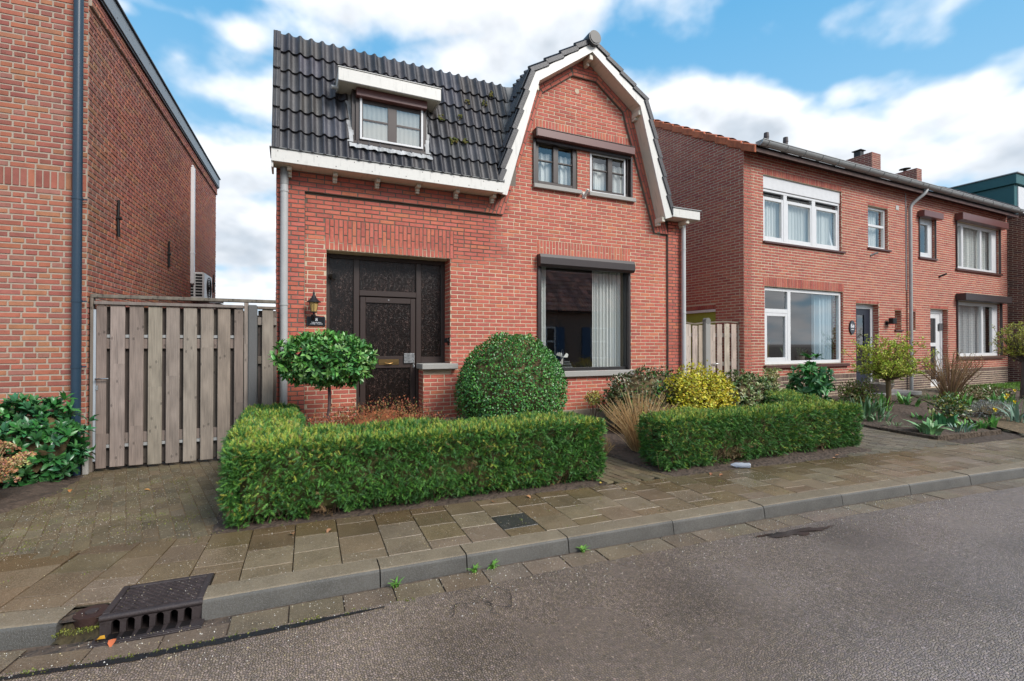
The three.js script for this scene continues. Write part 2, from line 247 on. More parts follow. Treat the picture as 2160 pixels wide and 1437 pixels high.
T.mortar = tex(512, 512, 7.4, 7.4, (u, v) => {   // old grey joints left over the door and under the eaves, cream new joints elsewhere
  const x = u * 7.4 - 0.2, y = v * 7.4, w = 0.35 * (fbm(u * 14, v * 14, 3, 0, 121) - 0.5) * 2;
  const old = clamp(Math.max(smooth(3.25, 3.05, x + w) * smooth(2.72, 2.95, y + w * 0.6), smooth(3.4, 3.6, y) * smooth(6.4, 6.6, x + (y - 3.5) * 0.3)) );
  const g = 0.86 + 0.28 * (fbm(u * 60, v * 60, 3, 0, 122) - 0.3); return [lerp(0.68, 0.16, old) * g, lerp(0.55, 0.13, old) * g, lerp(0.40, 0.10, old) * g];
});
T.mortar.offset.set(0.2 / 7.4, 0);
T.paint = tex(256, 512, 0.8, 1.3, (u, v) => 0.93 - 0.16 * smooth(0.5, 0.8, fbm(u * 26, v * 4, 3, 0, 131)) * smooth(0.35, 0.6, fbm(u * 5, v * 5, 3, 5, 132)) + 0.06 * (vn(u * 110, v * 180, 0, 133) - 0.5));
T.weave = tex(128, 128, 0.05, 0.05, (u, v) => 0.8 + 0.2 * Math.sin(u * 6.283 * 8) * Math.sin(v * 6.283 * 8));

const M = {
  brick: std({ map: T.brick, bumpMap: T.brickB, bumpScale: 0.002, roughness: 0.78 }),
  mortarMain: std({ map: T.mortar, bumpMap: T.fineB, bumpScale: 0.002, roughness: 0.95 }),
  mortar: std({ map: T.fine, bumpMap: T.fineB, bumpScale: 0.002, roughness: 0.95, color: new THREE.Color(0.66, 0.54, 0.40) }),
  mortarGrey: std({ map: T.fine, bumpMap: T.fineB, bumpScale: 0.002, roughness: 0.95, color: new THREE.Color(0.46, 0.385, 0.31) }),
  mortarOld: std({ map: T.fine, roughness: 0.95, color: new THREE.Color(0.17, 0.145, 0.12) }),
  concrete: std({ map: T.fine, bumpMap: T.fineB, bumpScale: 0.0015, roughness: 0.7, color: new THREE.Color(0.40, 0.385, 0.36) }),
  plinth: std({ map: T.fine, bumpMap: T.fineB, bumpScale: 0.0015, roughness: 0.85, color: new THREE.Color(0.40, 0.32, 0.235) }),
  whitePaint: std({ map: T.paint, roughness: 0.42, color: new THREE.Color(0.74, 0.72, 0.68) }),
  creamPaint: std({ map: T.paint, roughness: 0.5, color: new THREE.Color(0.72, 0.66, 0.55) }),
  whiteFrame: std({ map: T.fine, roughness: 0.3, color: new THREE.Color(0.78, 0.78, 0.79) }),
  brownFrame: std({ map: T.fine, roughness: 0.38, color: new THREE.Color(0.048, 0.032, 0.028) }),
  darkFrame: std({ map: T.fine, roughness: 0.4, color: new THREE.Color(0.03, 0.028, 0.029) }),
  redBox: std({ map: T.fine, roughness: 0.38, color: new THREE.Color(0.155, 0.062, 0.056) }),
  brownBox: std({ map: T.fine, roughness: 0.4, color: new THREE.Color(0.048, 0.036, 0.036) }),
  zinc: std({ map: T.fine, roughness: 0.45, metalness: 0.2, color: new THREE.Color(0.42, 0.425, 0.42) }),
  pvc: std({ map: T.fine, roughness: 0.45, color: new THREE.Color(0.47, 0.475, 0.475) }),
  bluePipe: std({ map: T.fine, roughness: 0.35, color: new THREE.Color(0.022, 0.050, 0.085) }),
  iron: std({ map: T.fine, roughness: 0.55, metalness: 0.4, color: new THREE.Color(0.016, 0.016, 0.017) }),
  tile: std({ map: T.tile, bumpMap: T.fineB, bumpScale: 0.002, roughness: 0.44, color: new THREE.Color(0.052, 0.051, 0.058) }),
  tileOrange: std({ map: T.tile, bumpMap: T.fineB, bumpScale: 0.002, roughness: 0.7, color: new THREE.Color(0.52, 0.135, 0.05) }),
  tileBrown: std({ map: T.tile, roughness: 0.7, color: new THREE.Color(0.10, 0.055, 0.045) }),
  lead: std({ map: T.tile, roughness: 0.55, color: new THREE.Color(0.47, 0.48, 0.49) }),
  wood: std({ map: T.wood, bumpMap: T.woodB, bumpScale: 0.002, roughness: 0.82 }),
  figured: std({ map: T.figuredC, bumpMap: T.figured, bumpScale: 0.0012, roughness: 0.22 }),
  brass: std({ map: T.fine, roughness: 0.3, metalness: 1, color: new THREE.Color(0.55, 0.36, 0.16) }),
  amber: phys({ roughness: 0.25, color: new THREE.Color(0.62, 0.42, 0.15), transmission: 0.25, thickness: 0 }),
  steel: std({ roughness: 0.3, metalness: 1, color: new THREE.Color(0.6, 0.6, 0.6) }),
  slab: std({ map: T.aggregate, bumpMap: T.aggregateB, bumpScale: 0.0008, roughnessMap: T.wet, roughness: 0.5 }),
  kerb: std({ map: T.aggregate, bumpMap: T.aggregateB, bumpScale: 0.002, roughnessMap: T.wet, roughness: 0.75 }),
  klinker: std({ map: T.aggregate, bumpMap: T.aggregateB, bumpScale: 0.003, roughness: 0.62 }),
  asphalt: std({ map: T.asphalt, bumpMap: T.asphaltB, bumpScale: 0.0045, roughnessMap: T.wet, roughness: 0.52 }),
  tar: std({ map: T.fine, bumpMap: T.fineB, bumpScale: 0.003, roughness: 0.4, color: new THREE.Color(0.012, 0.012, 0.013) }),
  cast: std({ map: T.tile, bumpMap: T.fineB, bumpScale: 0.0015, roughness: 0.5, metalness: 0.3, color: new THREE.Color(0.062, 0.048, 0.048) }),
  soil: std({ map: T.soil, bumpMap: T.soilB, bumpScale: 0.03, roughness: 0.95 }),
  room: std({ roughness: 0.95, color: new THREE.Color(0.13, 0.12, 0.11) }),
  roomPale: std({ roughness: 0.95, color: new THREE.Color(0.34, 0.33, 0.31) }),
  glass: phys({ transmission: 1, thickness: 0, roughness: 0.0, ior: 2.3, color: new THREE.Color(0.93, 0.96, 0.95) }),
  curtain: phys({ map: T.weave, roughness: 1, transmission: 0.08, thickness: 0, color: new THREE.Color(0.95, 0.95, 0.93), side: THREE.DoubleSide }),
  leaf: phys({ roughness: 0.42, side: THREE.DoubleSide }),
  leafDry: std({ roughness: 0.85, side: THREE.DoubleSide }),
  twig: std({ roughness: 0.9 }),
  bark: std({ map: T.wood, bumpMap: T.woodB, bumpScale: 0.004, roughness: 0.9 }),
  green: std({ map: T.fine, roughness: 0.6, color: new THREE.Color(0.33, 0.38, 0.05) }),
  teal: std({ map: T.fine, roughness: 0.5, color: new THREE.Color(0.018, 0.115, 0.125) }),
  navy: std({ map: T.fine, roughness: 0.4, color: new THREE.Color(0.014, 0.018, 0.034) }),
  blackPlate: std({ roughness: 0.3, color: new THREE.Color(0.006, 0.008, 0.014) }),
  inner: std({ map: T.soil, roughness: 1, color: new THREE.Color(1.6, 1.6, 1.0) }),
};
// ---------- shared builders ----------
function window_(parent, name, m, rect, z, bar, panes, opt = {}) {   // frame bars round panes [[x0,x1,y0,y1]...] given inside the frame; the frame mesh carries the panes
  const [x0, x1, y0, y1] = rect, dep = opt.depth ?? 0.07;
  const f = part(name, m, parent, (g) => {
    const e = 0.004; g.box(x0, x0 + bar, y0, y1, z - dep, z, undefined, e); g.box(x1 - bar, x1, y0, y1, z - dep, z, undefined, e);
    g.box(x0 + bar, x1 - bar, y1 - bar, y1, z - dep, z - 0.001, undefined, e); g.box(x0 + bar, x1 - bar, y0, y0 + (opt.sillBar ?? bar), z - dep, z - 0.001, undefined, e);
    for (const [a, b, c, d, dz = 0.002] of opt.bars ?? []) g.box(a, b, c, d, z - dep, z - dz, undefined, e);
  });
  for (const [a, b, c, d] of panes) part('pane', opt.glass ?? M.glass, f, (g) => { const q = z - dep * 0.55; g.quad(V(a, c, q), V(b, c, q), V(b, d, q), V(a, d, q)); });
  return f;
}
function curtain(parent, x0, x1, y0, y1, z, folds, amp = 0.03, m = M.curtain, seed = 1) {
  return part('curtain', m, parent, (g) => { const n = Math.round(folds * 8), P = (k) => { const u = k / n; return [lerp(x0, x1, u), z + amp * Math.sin(u * folds * 6.283 + 1.2 * Math.sin(u * 9 + seed)) + amp * 0.5 * Math.sin(u * folds * 14.1 + seed)]; }; for (let k = 0; k < n; k++) { const [a, za] = P(k), [b, zb] = P(k + 1); g.quad(V(a, y0, za), V(b, y0, zb), V(b, y1, zb), V(a, y1, za), undefined, [[a, y0], [b, y0], [b, y1], [a, y1]]); } });
}
function room(parent, x0, x1, y0, y1, zf, zb, m = M.room) { return part('room_lining', m, parent, (g) => { const f = (...l) => g.quad(...l.map(([x, y, z]) => V(x, y, z))); f([x0, y0, zb], [x1, y0, zb], [x1, y1, zb], [x0, y1, zb]); f([x0, y0, zf], [x0, y0, zb], [x0, y1, zb], [x0, y1, zf]); f([x1, y0, zb], [x1, y0, zf], [x1, y1, zf], [x1, y1, zb]); f([x0, y1, zb], [x1, y1, zb], [x1, y1, zf], [x0, y1, zf]); f([x0, y0, zf], [x1, y0, zf], [x1, y0, zb], [x0, y0, zb]); }); }
// double-wave concrete roof tiles on a slope; F(s, t, d): s along the eaves, t up the slope, d off it
function tiles(list, F, { s0, s1, t0, rows, w = 0.30, len = 0.33, amp = 0.042, keep = () => true, tone, seed = 1 }) {
  const rnd = rng(seed), seg = 16, prof = (u) => { const p = mod(2 * u + 0.12, 1); return amp * (p < 0.55 ? Math.pow(Math.sin(Math.PI * p / 0.55), 1.1) : -0.22 * Math.sin(Math.PI * (p - 0.55) / 0.45)) + amp * 0.25; }, n = Math.ceil((s1 - s0) / w);
  for (let r = 0; r < rows; r++) for (let k = 0; k < n; k++) {
    const ta = t0 + r * len + (rnd() - 0.5) * 0.008, tb = t0 + (r + 1) * len + 0.02, a = s0 + k * w, b = Math.min(s1, a + w), col = tone(rnd), lift = 0.034 + (rnd() - 0.5) * 0.008, off = rnd() * 30, strips = [];
    for (let q = 0; q < seg; q++) { const u0 = q / seg, u1 = (q + 1) / seg; if (a + w * u1 > s1 + 0.005) continue; if (keep(a + w * (u0 + u1) / 2, (ta + tb) / 2)) strips.push([u0, u1]); }
    if (!strips.length) continue;
    list.push({
      c: F((a + b) / 2, (ta + tb) / 2, 0.03), n: F(0, 0, 1).sub(F(0, 0, 0)), a: w * len * strips.length / seg,
      draw(g) {
        const N = F(0, 0, 1).sub(F(0, 0, 0)), A = F(1, 0, 0).sub(F(0, 0, 0));
        const nor = (u) => { const d = (prof(u + 0.01) - prof(u - 0.01)) / (0.02 * w); return N.clone().addScaledVector(A, -d).normalize(); };
        for (const [u0, u1] of strips) {
          const x0 = a + w * u0, x1 = a + w * u1, h0 = prof(u0), h1 = prof(u1), uv = [[x0 + off, ta], [x1 + off, ta], [x1 + off, tb], [x0 + off, tb]];
          g.quad(F(x0, ta, h0 + lift), F(x1, ta, h1 + lift), F(x1, tb, h1), F(x0, tb, h0), col, uv, [nor(u0), nor(u1), nor(u1), nor(u0)]);
          g.quad(F(x0, ta, h0 + lift - 0.026), F(x1, ta, h1 + lift - 0.026), F(x1, ta, h1 + lift), F(x0, ta, h0 + lift), col, uv);
        }
      },
    });
  }
}
const grey = (k) => [k, k, k];
// ================= the house in the middle =================
const house = thing('gambrel_house', 'red brick house with a white edged gambrel gable, black tiled mansard roof and small dormer', 'house');
{
  const CXG = 4.755;                                  // middle of the gable
  const rnd = rng(5);
  const redTone = palette([[.53, .132, .09], [.54, .138, .093], [.51, .126, .087], [.50, .122, .085], [.56, .152, .095], [.57, .17, .098], [.53, .142, .102], [.47, .118, .086]], 0.08);
  const DOORH = [0.46, 2.29, 0.98, 2.80], WIN = [3.87, 5.77, 0.98, 2.98], UP1 = [3.78, 4.63, 4.18, 5.0], UP2 = [4.89, 5.82, 4.18, 5.0];
  const half = (t) => t < 5.76 ? lerp(1.575, 0.845, (t - 3.585) / (5.76 - 3.585)) : lerp(0.845, 0.245, (t - 5.76) / 0.43);
  // wall body with its openings
  const out = [[-0.18, 0], [0.87, 0], [0.87, 0.98], [0.46, 0.98], [0.46, 2.8], [2.29, 2.8], [2.29, 1.07], [1.86, 1.07], [1.86, 0], [7.03, 0], [7.03, 3.92], [CXG + 1.74, 3.92], [CXG + 1.13, 5.87], [CXG, 6.64], [CXG - 1.13, 5.87], [CXG - 1.74, 3.92], [-0.18, 3.92]];
  const wall = new GB(); wall.add(slab(shapeOf(out, [WIN, UP1, UP2]), 0.36, -0.36)); wall.build('wall', M.mortarMain, house);
  const F = frame(V(0, 0, 0), V(1, 0, 0), V(0, 1, 0), V(0, 0, 1)), list = [];
  const soldierRects = [[0.44, 2.34, 2.8, 3.245], [3.82, 5.79, 2.98, 3.245], [3.74, 4.62, 5.1, 5.313], [4.93, 5.80, 5.1, 5.313]];
  lay(list, F, { t0: 0.30, t1: 6.19, spans: (t) => { const l = t < 3.585 ? 0.18 : CXG - half(t), r = t < 3.57 ? 6.65 : CXG + half(t); return cutRects([[l, r]], t, [DOORH, [0.87, 1.86, 0, 1.05], [1.86, 2.29, 1.07, 2.8], WIN, UP1, UP2, ...soldierRects]); }, tone: redTone, seed: 11 });
  soldiers(list, F, 0.44, 2.34, 2.8, 3.245, [[0.5], [0.24, 0.75]], redTone, 21);
  soldiers(list, F, 3.82, 5.79, 2.98, 3.245, [[], [0.52]], redTone, 22);
  soldiers(list, F, 3.74, 4.62, 5.1, 5.313, [[]], redTone, 23); soldiers(list, F, 4.93, 5.80, 5.1, 5.313, [[]], redTone, 24);
  // proud piers, eaves band and gable border
  const B = 0.045, FB = frame(V(0, 0, B), V(1, 0, 0), V(0, 1, 0), V(0, 0, 1)), border = new GB();
  const inner = [[CXG - 1.575, 3.585], [CXG - 0.845, 5.76], [CXG - 0.245, 6.19], [CXG + 0.245, 6.19], [CXG + 0.845, 5.76], [CXG + 1.575, 3.585]], WID = 0.31;
  const dirs = inner.slice(1).map((p, k) => { const x = p[0] - inner[k][0], y = p[1] - inner[k][1], l = Math.hypot(x, y); return [x / l, y / l, l]; });
  const offs = inner.map((p, k) => { const a = dirs[k - 1], b = dirs[k]; if (!a) return [-1, 0, b]; if (!b) return [1, 0, a]; let x = -a[1] - b[1], y = a[0] + b[0]; const l = Math.hypot(x, y); return [x / l, y / l, b]; });
  dirs.forEach((d, k) => {
    const A = V(d[0], d[1], 0), N = V(-d[1], d[0], 0), FS = frame(V(inner[k][0], inner[k][1], B), A, N, V(0, 0, 1)), sh = (o) => (o[0] * d[0] + o[1] * d[1]) / (-o[0] * d[1] + o[1] * d[0]), m0 = sh(offs[k]), m1 = sh(offs[k + 1]);
    const P = (s, t) => [inner[k][0] + d[0] * s - d[1] * t, inner[k][1] + d[1] * s + d[0] * t];
    border.add(slab(shapeOf([P(0, 0), P(d[2], 0), P(d[2] + m1 * WID, WID), P(m0 * WID, WID)]), B, 0));
    lay(list, FS, { t0: 0.002, t1: WID, spans: (t) => [[m0 * t + 0.004, d[2] + m1 * t - 0.004]], tone: redTone, seed: 40 + k });
  });
  const bandEnd = (t) => CXG - half(t) - WID * 1.055;
  border.add(slab(shapeOf([[-0.18, 0], [0.175, 0], [0.175, 3.585], [bandEnd(3.585), 3.585], [bandEnd(3.92), 3.92], [-0.18, 3.92]]), B, 0));
  border.add(slab(shapeOf([[6.655, 0], [7.03, 0], [7.03, 3.92], [6.66, 3.92], [CXG + 1.575 + WID, 3.57], [6.655, 3.57]].filter((_, k) => k !== 3 && k !== 4)), B, 0));
  border.build('border_joints', M.mortarOld, house);
  lay(list, FB, { t0: 0.30, t1: 3.585, spans: () => [[-0.178, 0.172]], tone: redTone, seed: 51, s0: -0.178, L: 0.17 });
  lay(list, FB, { t0: 3.585, t1: 3.9, spans: (t) => [[-0.178, bandEnd(t)]], tone: redTone, seed: 52 });
  lay(list, FB, { t0: 0.30, t1: 3.9, spans: () => [[6.658, 7.028]], tone: redTone, seed: 53, s0: 6.658, L: 0.18 });
  // reveals: right jamb of the door, low pier beside it, left end of the house
  lay(list, frame(V(2.29, 0, 0), V(0, 0, 1), V(0, 1, 0), V(-1, 0, 0)), { t0: 1.05, t1: 2.8, spans: () => [[-0.345, -0.004]], tone: redTone, seed: 61 });
  lay(list, frame(V(1.86, 0, 0), V(0, 0, 1), V(0, 1, 0), V(-1, 0, 0)), { t0: 0.3, t1: 1.05, spans: () => [[-0.345, -0.004]], tone: redTone, seed: 62 });
  lay(list, frame(V(-0.18, 0, 0), V(0, 0, 1), V(0, 1, 0), V(-1, 0, 0)), { t0: 0.05, t1: 3.92, spans: () => [[-1.8, 0.043]], tone: redTone, seed: 63 });
  pieces(house, house, 'brick', 'brickwork', list, M.brick);
  // carcass behind the front, so that no light passes
  part('side_wall', std({ map: T.brick, roughness: 0.85, color: new THREE.Color(0.46, 0.17, 0.12) }), house, (g) => { g.box(-0.178, 0.1, 0, 3.9, -7, -0.362); g.box(6.75, 7.028, 0, 3.9, -7, -0.362); g.box(0.1, 6.75, 0, 3.9, -7, -6.8); });
  part('attic_floor', M.room, house, (g) => g.box(0.1, 6.75, 3.4, 3.5, -6.8, -0.3));
  // plinth and the low wall by the door
  part('plinth', M.plinth, house, (g) => { g.box(-0.2, 0.87, -0.05, 0.30, 0.003, 0.06, undefined, 0.006); g.box(1.845, 6.655, -0.05, 0.30, 0.003, 0.022, undefined, 0.006); g.box(6.655, 7.05, -0.05, 0.3, 0.003, 0.066, undefined, 0.006); g.box(1.845, 1.8595, -0.05, 0.3, -0.345, 0.003); });
  part('coping', M.concrete, house, (g) => g.box(1.815, 2.285, 1.07, 1.155, -0.285, 0.0, undefined, 0.008).box(1.815, 2.385, 1.07, 1.155, 0.0, 0.115, undefined, 0.008));
  // front door set back in its opening
  const Z = -0.28, df = part('door_frame', M.brownFrame, house, (g) => {
    const e = 0.005, b = (a, c, d, f, dz = 0) => g.box(a, c, d, f, Z - 0.07, Z + dz, undefined, e);
    b(0.462, 0.525, 0.98, 2.798); b(2.225, 2.288, 1.156, 2.798, 0.001); b(0.525, 2.225, 2.735, 2.797, -0.002); b(0.862, 0.945, 0.985, 2.735, 0.006); b(0.872, 0.945, 0.05, 0.98, 0.006); b(1.812, 1.892, 1.16, 2.735, 0.006); b(1.812, 1.858, 0.05, 1.16, 0.006);
    b(0.945, 1.812, 2.19, 2.275, 0.008); b(0.525, 0.862, 0.99, 1.06, -0.003); b(1.892, 2.225, 1.158, 1.255, -0.003); g.box(0.88, 1.855, 0.0, 0.22, -0.36, Z + 0.03);
  });
  for (const [a, b, c, d] of [[0.525, 0.862, 1.06, 2.735], [0.945, 1.812, 2.275, 2.735], [1.892, 2.225, 1.255, 2.735]]) part('pane', M.figured, df, (g) => g.box(a, b, c, d, Z - 0.05, Z - 0.03));
  const leaf = part('door', M.brownFrame, house, (g) => { const e = 0.005, b = (x0, x1, y0, y1) => g.box(x0, x1, y0, y1, Z - 0.06, Z - 0.012, undefined, e); b(0.958, 1.04, 0.22, 2.18); b(1.728, 1.806, 0.22, 2.18); b(1.04, 1.728, 2.09, 2.179); b(1.04, 1.728, 1.085, 1.27); b(1.04, 1.728, 0.221, 0.32); });
  for (const [c, d] of [[1.27, 2.09], [0.32, 1.085]]) part('pane', M.figured, leaf, (g) => g.box(1.04, 1.728, c, d, Z - 0.05, Z - 0.034));
  part('letterbox', M.brass, leaf, (g) => { g.box(1.235, 1.545, 1.135, 1.222, Z - 0.012, Z - 0.004, undefined, 0.003); g.box(1.25, 1.53, 1.16, 1.205, Z - 0.004, Z + 0.001, undefined, 0.002); g.tube([V(1.33, 1.165, Z), V(1.34, 1.158, Z + 0.018), V(1.43, 1.158, Z + 0.018), V(1.44, 1.165, Z)], 0.006, 6, undefined, true); });
  part('lock_plate', M.lead, leaf, (g) => { const r = rng(77); for (let i = 0; i < 9; i++) for (let j = 0; j < 9; j++) g.box(1.622 + i * 0.018, 1.638 + i * 0.018 + r() * 0.003, 1.158 + j * 0.0175, 1.173 + j * 0.0175, Z - 0.012, Z + 0.012 + r() * 0.012, grey(0.55 + r() * 0.5), 0.003); });
  part('handle', M.steel, leaf, (g) => { g.box(1.762, 1.79, 1.085, 1.15, Z - 0.012, Z - 0.006, undefined, 0.002); g.tube([V(1.776, 1.13, Z - 0.006), V(1.776, 1.13, Z + 0.02), V(1.776, 1.10, Z + 0.024)], 0.006, 6); });
  part('spyhole', M.steel, leaf, (g) => g.tube([V(1.385, 2.14, Z - 0.02), V(1.385, 2.14, Z - 0.004)], 0.012, 8));
  // living room window: frame, one big pane, shutter box and guides, sill
  room(house, 3.5, 6.3, 0.35, 2.99, -0.365, -3.6);
  const w0 = window_(house, 'window', M.darkFrame, [3.875, 5.765, 0.985, 2.975], -0.03, 0.055, [[3.93, 5.71, 1.04, 2.92]], { depth: 0.09 });
  part('shutter_box', M.brownBox, w0, (g) => { const P = [[0.0, 2.775], [0.10, 2.775], [0.14, 2.815], [0.14, 2.93], [0.115, 2.985], [0.0, 2.985]].map(([z, y]) => [z + 0.006, y]); for (let k = 0; k < 6; k++) { const a = P[k], b = P[(k + 1) % 6]; g.quad(V(5.79, a[1], a[0]), V(5.79, b[1], b[0]), V(3.82, b[1], b[0]), V(3.82, a[1], a[0])); } for (const [x, s] of [[3.82, 0], [5.79, 1]]) for (let k = 1; k < 5; k++) { const l = [P[0], P[k], P[k + 1]].map(([z, y]) => V(x, y, z)); if (s) l.reverse(); g.tri(...l); } });
  part('shutter_guide', M.brownBox, w0, (g) => { g.box(3.826, 3.874, 0.99, 2.774, -0.03, 0.04, undefined, 0.003); g.box(5.722, 5.77, 0.99, 2.774, -0.029, 0.04, undefined, 0.003); });
  part('sill', M.concrete, w0, (g) => g.box(3.80, 5.84, 0.885, 0.983, -0.25, 0.075, undefined, 0.008));
  curtain(house, 5.05, 5.72, 1.03, 2.90, -0.2, 8, 0.03, M.curtain, 2); curtain(house, 3.92, 4.10, 1.03, 2.90, -0.2, 2.5, 0.025, M.curtain, 4);
  part('window_board', M.concrete, house, (g) => g.box(3.6, 6.0, 0.94, 1.0, -0.7, -0.366, undefined, 0.006));
  // upper windows under one awning box
  room(house, 3.73, 5.9, 4.1, 5.05, -0.365, -2.6, M.room);
  for (const [r, k] of [[UP1, 0], [UP2, 1]]) {
    const [a, b, c, d] = [r[0] + 0.01, r[1] - 0.01, r[2] + 0.01, r[3] - 0.01], mid = (a + b) / 2, tr = c + (d - c) * 0.55, f = 0.075, st = 0.05;
    const w = window_(house, 'window', M.brownFrame, [a, b, c, d], k ? -0.02 : -0.015, f, [[a + f, mid - st, c + f, tr - 0.012], [mid + st, b - f, c + f, tr - 0.012], [a + f, mid - st, tr + 0.012, d - f], [mid + st, b - f, tr + 0.012, d - f]], { bars: [[mid - st, mid + st, c + f, d - f], [a + f, mid - st, tr - 0.012, tr + 0.012, 0.02], [mid + st, b - f, tr - 0.012, tr + 0.012, 0.02]] });
    part('sill', M.concrete, w, (g) => g.box(a - 0.05, b + 0.07, c - 0.075, c - 0.004, -0.2, 0.07, undefined, 0.006));
    curtain(house, a + 0.04, b - 0.04, c + 0.02, d - 0.2, -0.13, 6, 0.02, M.curtain, 6 + k);
    if (k) part('insect_screen_frame', M.whiteFrame, w, (g) => { const z0 = -0.018, z1 = 0.004, x1 = b - 0.13; g.box(a, a + 0.035, c, d - 0.08, z0, z1, undefined, 0.003); g.box(x1 - 0.03, x1, c, d - 0.08, z0, z1, undefined, 0.003); g.box(a + 0.035, x1 - 0.03, c, c + 0.03, z0, z1 - 0.001, undefined, 0.003); g.box(a + 0.035, x1 - 0.03, d - 0.11, d - 0.08, z0, z1 - 0.001, undefined, 0.003); });
  }
  const aw = part('awning_box', M.redBox, house, (g) => g.box(3.75, 5.79, 4.955, 5.09, 0.008, 0.155, undefined, 0.008));
  part('awning_flap', M.brownBox, aw, (g) => { g.box(3.745, 5.795, 5.09, 5.105, 0.008, 0.16, undefined, 0.004); g.box(3.74, 3.7495, 4.95, 5.09, 0.008, 0.158); g.box(3.79, 5.75, 4.90, 4.954, 0.008, 0.06, undefined, 0.004); });
  for (const x of [3.762, 5.80]) part('awning_guide', M.brownBox, house, (g) => g.box(x - 0.022, x + 0.022, 4.19, 4.95, 0.008, 0.04, undefined, 0.003));
  part('flag_holder', M.whitePaint, house, (g) => { g.box(4.73, 4.80, 4.06, 4.17, 0.008, 0.02, undefined, 0.003); g.tube([V(4.765, 4.09, 0.02), V(4.78, 4.19, 0.12)], 0.025, 8); });
  // eaves: box gutter with brackets
  const gut = part('gutter', M.whitePaint, house, (g) => { g.box(-0.24, 3.06, 3.85, 4.02, 0.31, 0.335, undefined, 0.003); g.box(-0.238, -0.215, 3.775, 4.02, 0.0, 0.309, undefined, 0.003); g.box(-0.214, 2.99, 3.872, 3.892, 0.047, 0.309); g.box(-0.214, 3.0, 3.93, 3.95, 0.0, 0.309); });
  part('gutter_edge', M.zinc, gut, (g) => { g.box(-0.26, 3.075, 4.021, 4.034, 0.285, 0.352, grey(0.5), 0.003); g.box(-0.26, -0.20, 4.021, 4.033, -0.1, 0.284, grey(0.5)); });
  part('soffit', M.creamPaint, gut, (g) => g.box(-0.213, 2.985, 3.852, 3.871, 0.047, 0.308));
  for (const px of [609, 706, 796, 882, 964, 1041]) { const x = at(px, 368, 0.16).x; part('bracket', M.creamPaint, house, (g) => { g.box(x - 0.03, x + 0.03, 3.80, 3.851, 0.047, 0.21, undefined, 0.006); g.box(x - 0.029, x + 0.029, 3.76, 3.80, 0.047, 0.13, undefined, 0.008); g.box(x - 0.03, x + 0.03, 3.735, 3.76, 0.047, 0.105, undefined, 0.006); }); }
  part('screw_heads', M.iron, gut, (g) => { for (let k = 0; k < 14; k++) { const x = -0.16 + k * 0.24, y = k % 2 ? 3.89 : 3.985; g.tube([V(x, y, 0.334), V(x, y, 0.338)], 0.006, 6); } });
  // gable: boards, soffits, brackets
  const oB = [[-1.775, 3.85], [-1.16, 5.887], [0, 6.683], [1.16, 5.887], [1.775, 3.85]], iB = [[-1.622, 3.83], [-1.035, 5.80], [0, 6.53], [1.035, 5.80], [1.622, 3.80]];
  for (let k = 0; k < 4; k++) {
    const q = [oB[k], oB[k + 1], iB[k + 1], iB[k]].map(([x, y]) => [CXG + x, y]);
    const b = new GB(); const sh = shapeOf(k < 9 ? [...q].reverse() : q); b.add(slab(sh, 0.03, 0.272)); const o = b.build('bargeboard', M.whitePaint, house);
    part('soffit', M.creamPaint, o, (g) => { const [a, c] = [q[3], q[2]], dx = c[0] - a[0], dy = c[1] - a[1], l = Math.hypot(dx, dy), nx = -dy / l * 0.018, ny = dx / l * 0.018, f = (p, z) => V(p[0], p[1], z), up = (p, z) => V(p[0] + nx, p[1] + ny, z); g.quad(f(a, 0.047), f(a, 0.271), f(c, 0.271), f(c, 0.047)); g.quad(up(a, 0.271), up(a, 0.047), up(c, 0.047), up(c, 0.271)); });
  }
  for (const [x, y] of [[CXG + 1.06, 5.70], [CXG - 1.06, 5.70], [CXG, 6.46], [CXG + 1.6, 3.80]]) part('bracket', M.creamPaint, house, (g) => { g.box(x - 0.035, x + 0.035, y - 0.05, y + 0.04, 0.05, 0.269, undefined, 0.008); g.box(x - 0.03, x + 0.03, y - 0.10, y - 0.05, 0.05, 0.16, undefined, 0.008); });
  // roofs
  const dark = palette([[1, 1, 1.02], [.85, .85, .9], [1.25, 1.2, 1.15], [.75, .75, .8], [1.15, 1.05, .95], [1.4, 1.4, 1.5]], 0.14);
  const roof = part('roof', M.mortarOld, house, (g) => {
    g.quad(V(-0.2, 4.0, 0.27), V(3.3, 4.0, 0.27), V(3.6, 5.86, -0.31), V(-0.2, 5.86, -0.31)); g.quad(V(-0.2, 5.86, -0.31), V(4.0, 5.86, -0.31), V(4.0, 5.9, -6.9), V(-0.2, 5.9, -6.9)); g.tri(V(-0.18, 3.9, 0.27), V(-0.18, 5.86, -0.31), V(-0.18, 3.9, -0.31)); g.quad(V(-0.18, 3.9, -0.3), V(-0.18, 5.86, -0.3), V(-0.18, 5.86, -6.9), V(-0.18, 3.9, -6.9));
    for (const s of [-1, 1]) { g.quad(V(CXG + s * 1.76, 3.9, 0.26), V(CXG + s * 1.15, 5.87, 0.26), V(CXG + s * 1.15, 5.87, -6.9), V(CXG + s * 1.76, 3.9, -6.9)); g.quad(V(CXG + s * 1.15, 5.87, 0.26), V(CXG, 6.66, 0.26), V(CXG, 6.66, -6.9), V(CXG + s * 1.15, 5.87, -6.9)); }
  });
  const tl = [], sl = Math.hypot(1.9, 0.6), FR = frame(V(0, 4.0, 0.285), V(1, 0, 0), V(0, 1.9 / sl, -0.6 / sl), V(0, 0.6 / sl, 1.9 / sl));
  const valley = (s, t) => s < 2.98 + 0.21 * t;        // where the front slope meets the gable's own slope
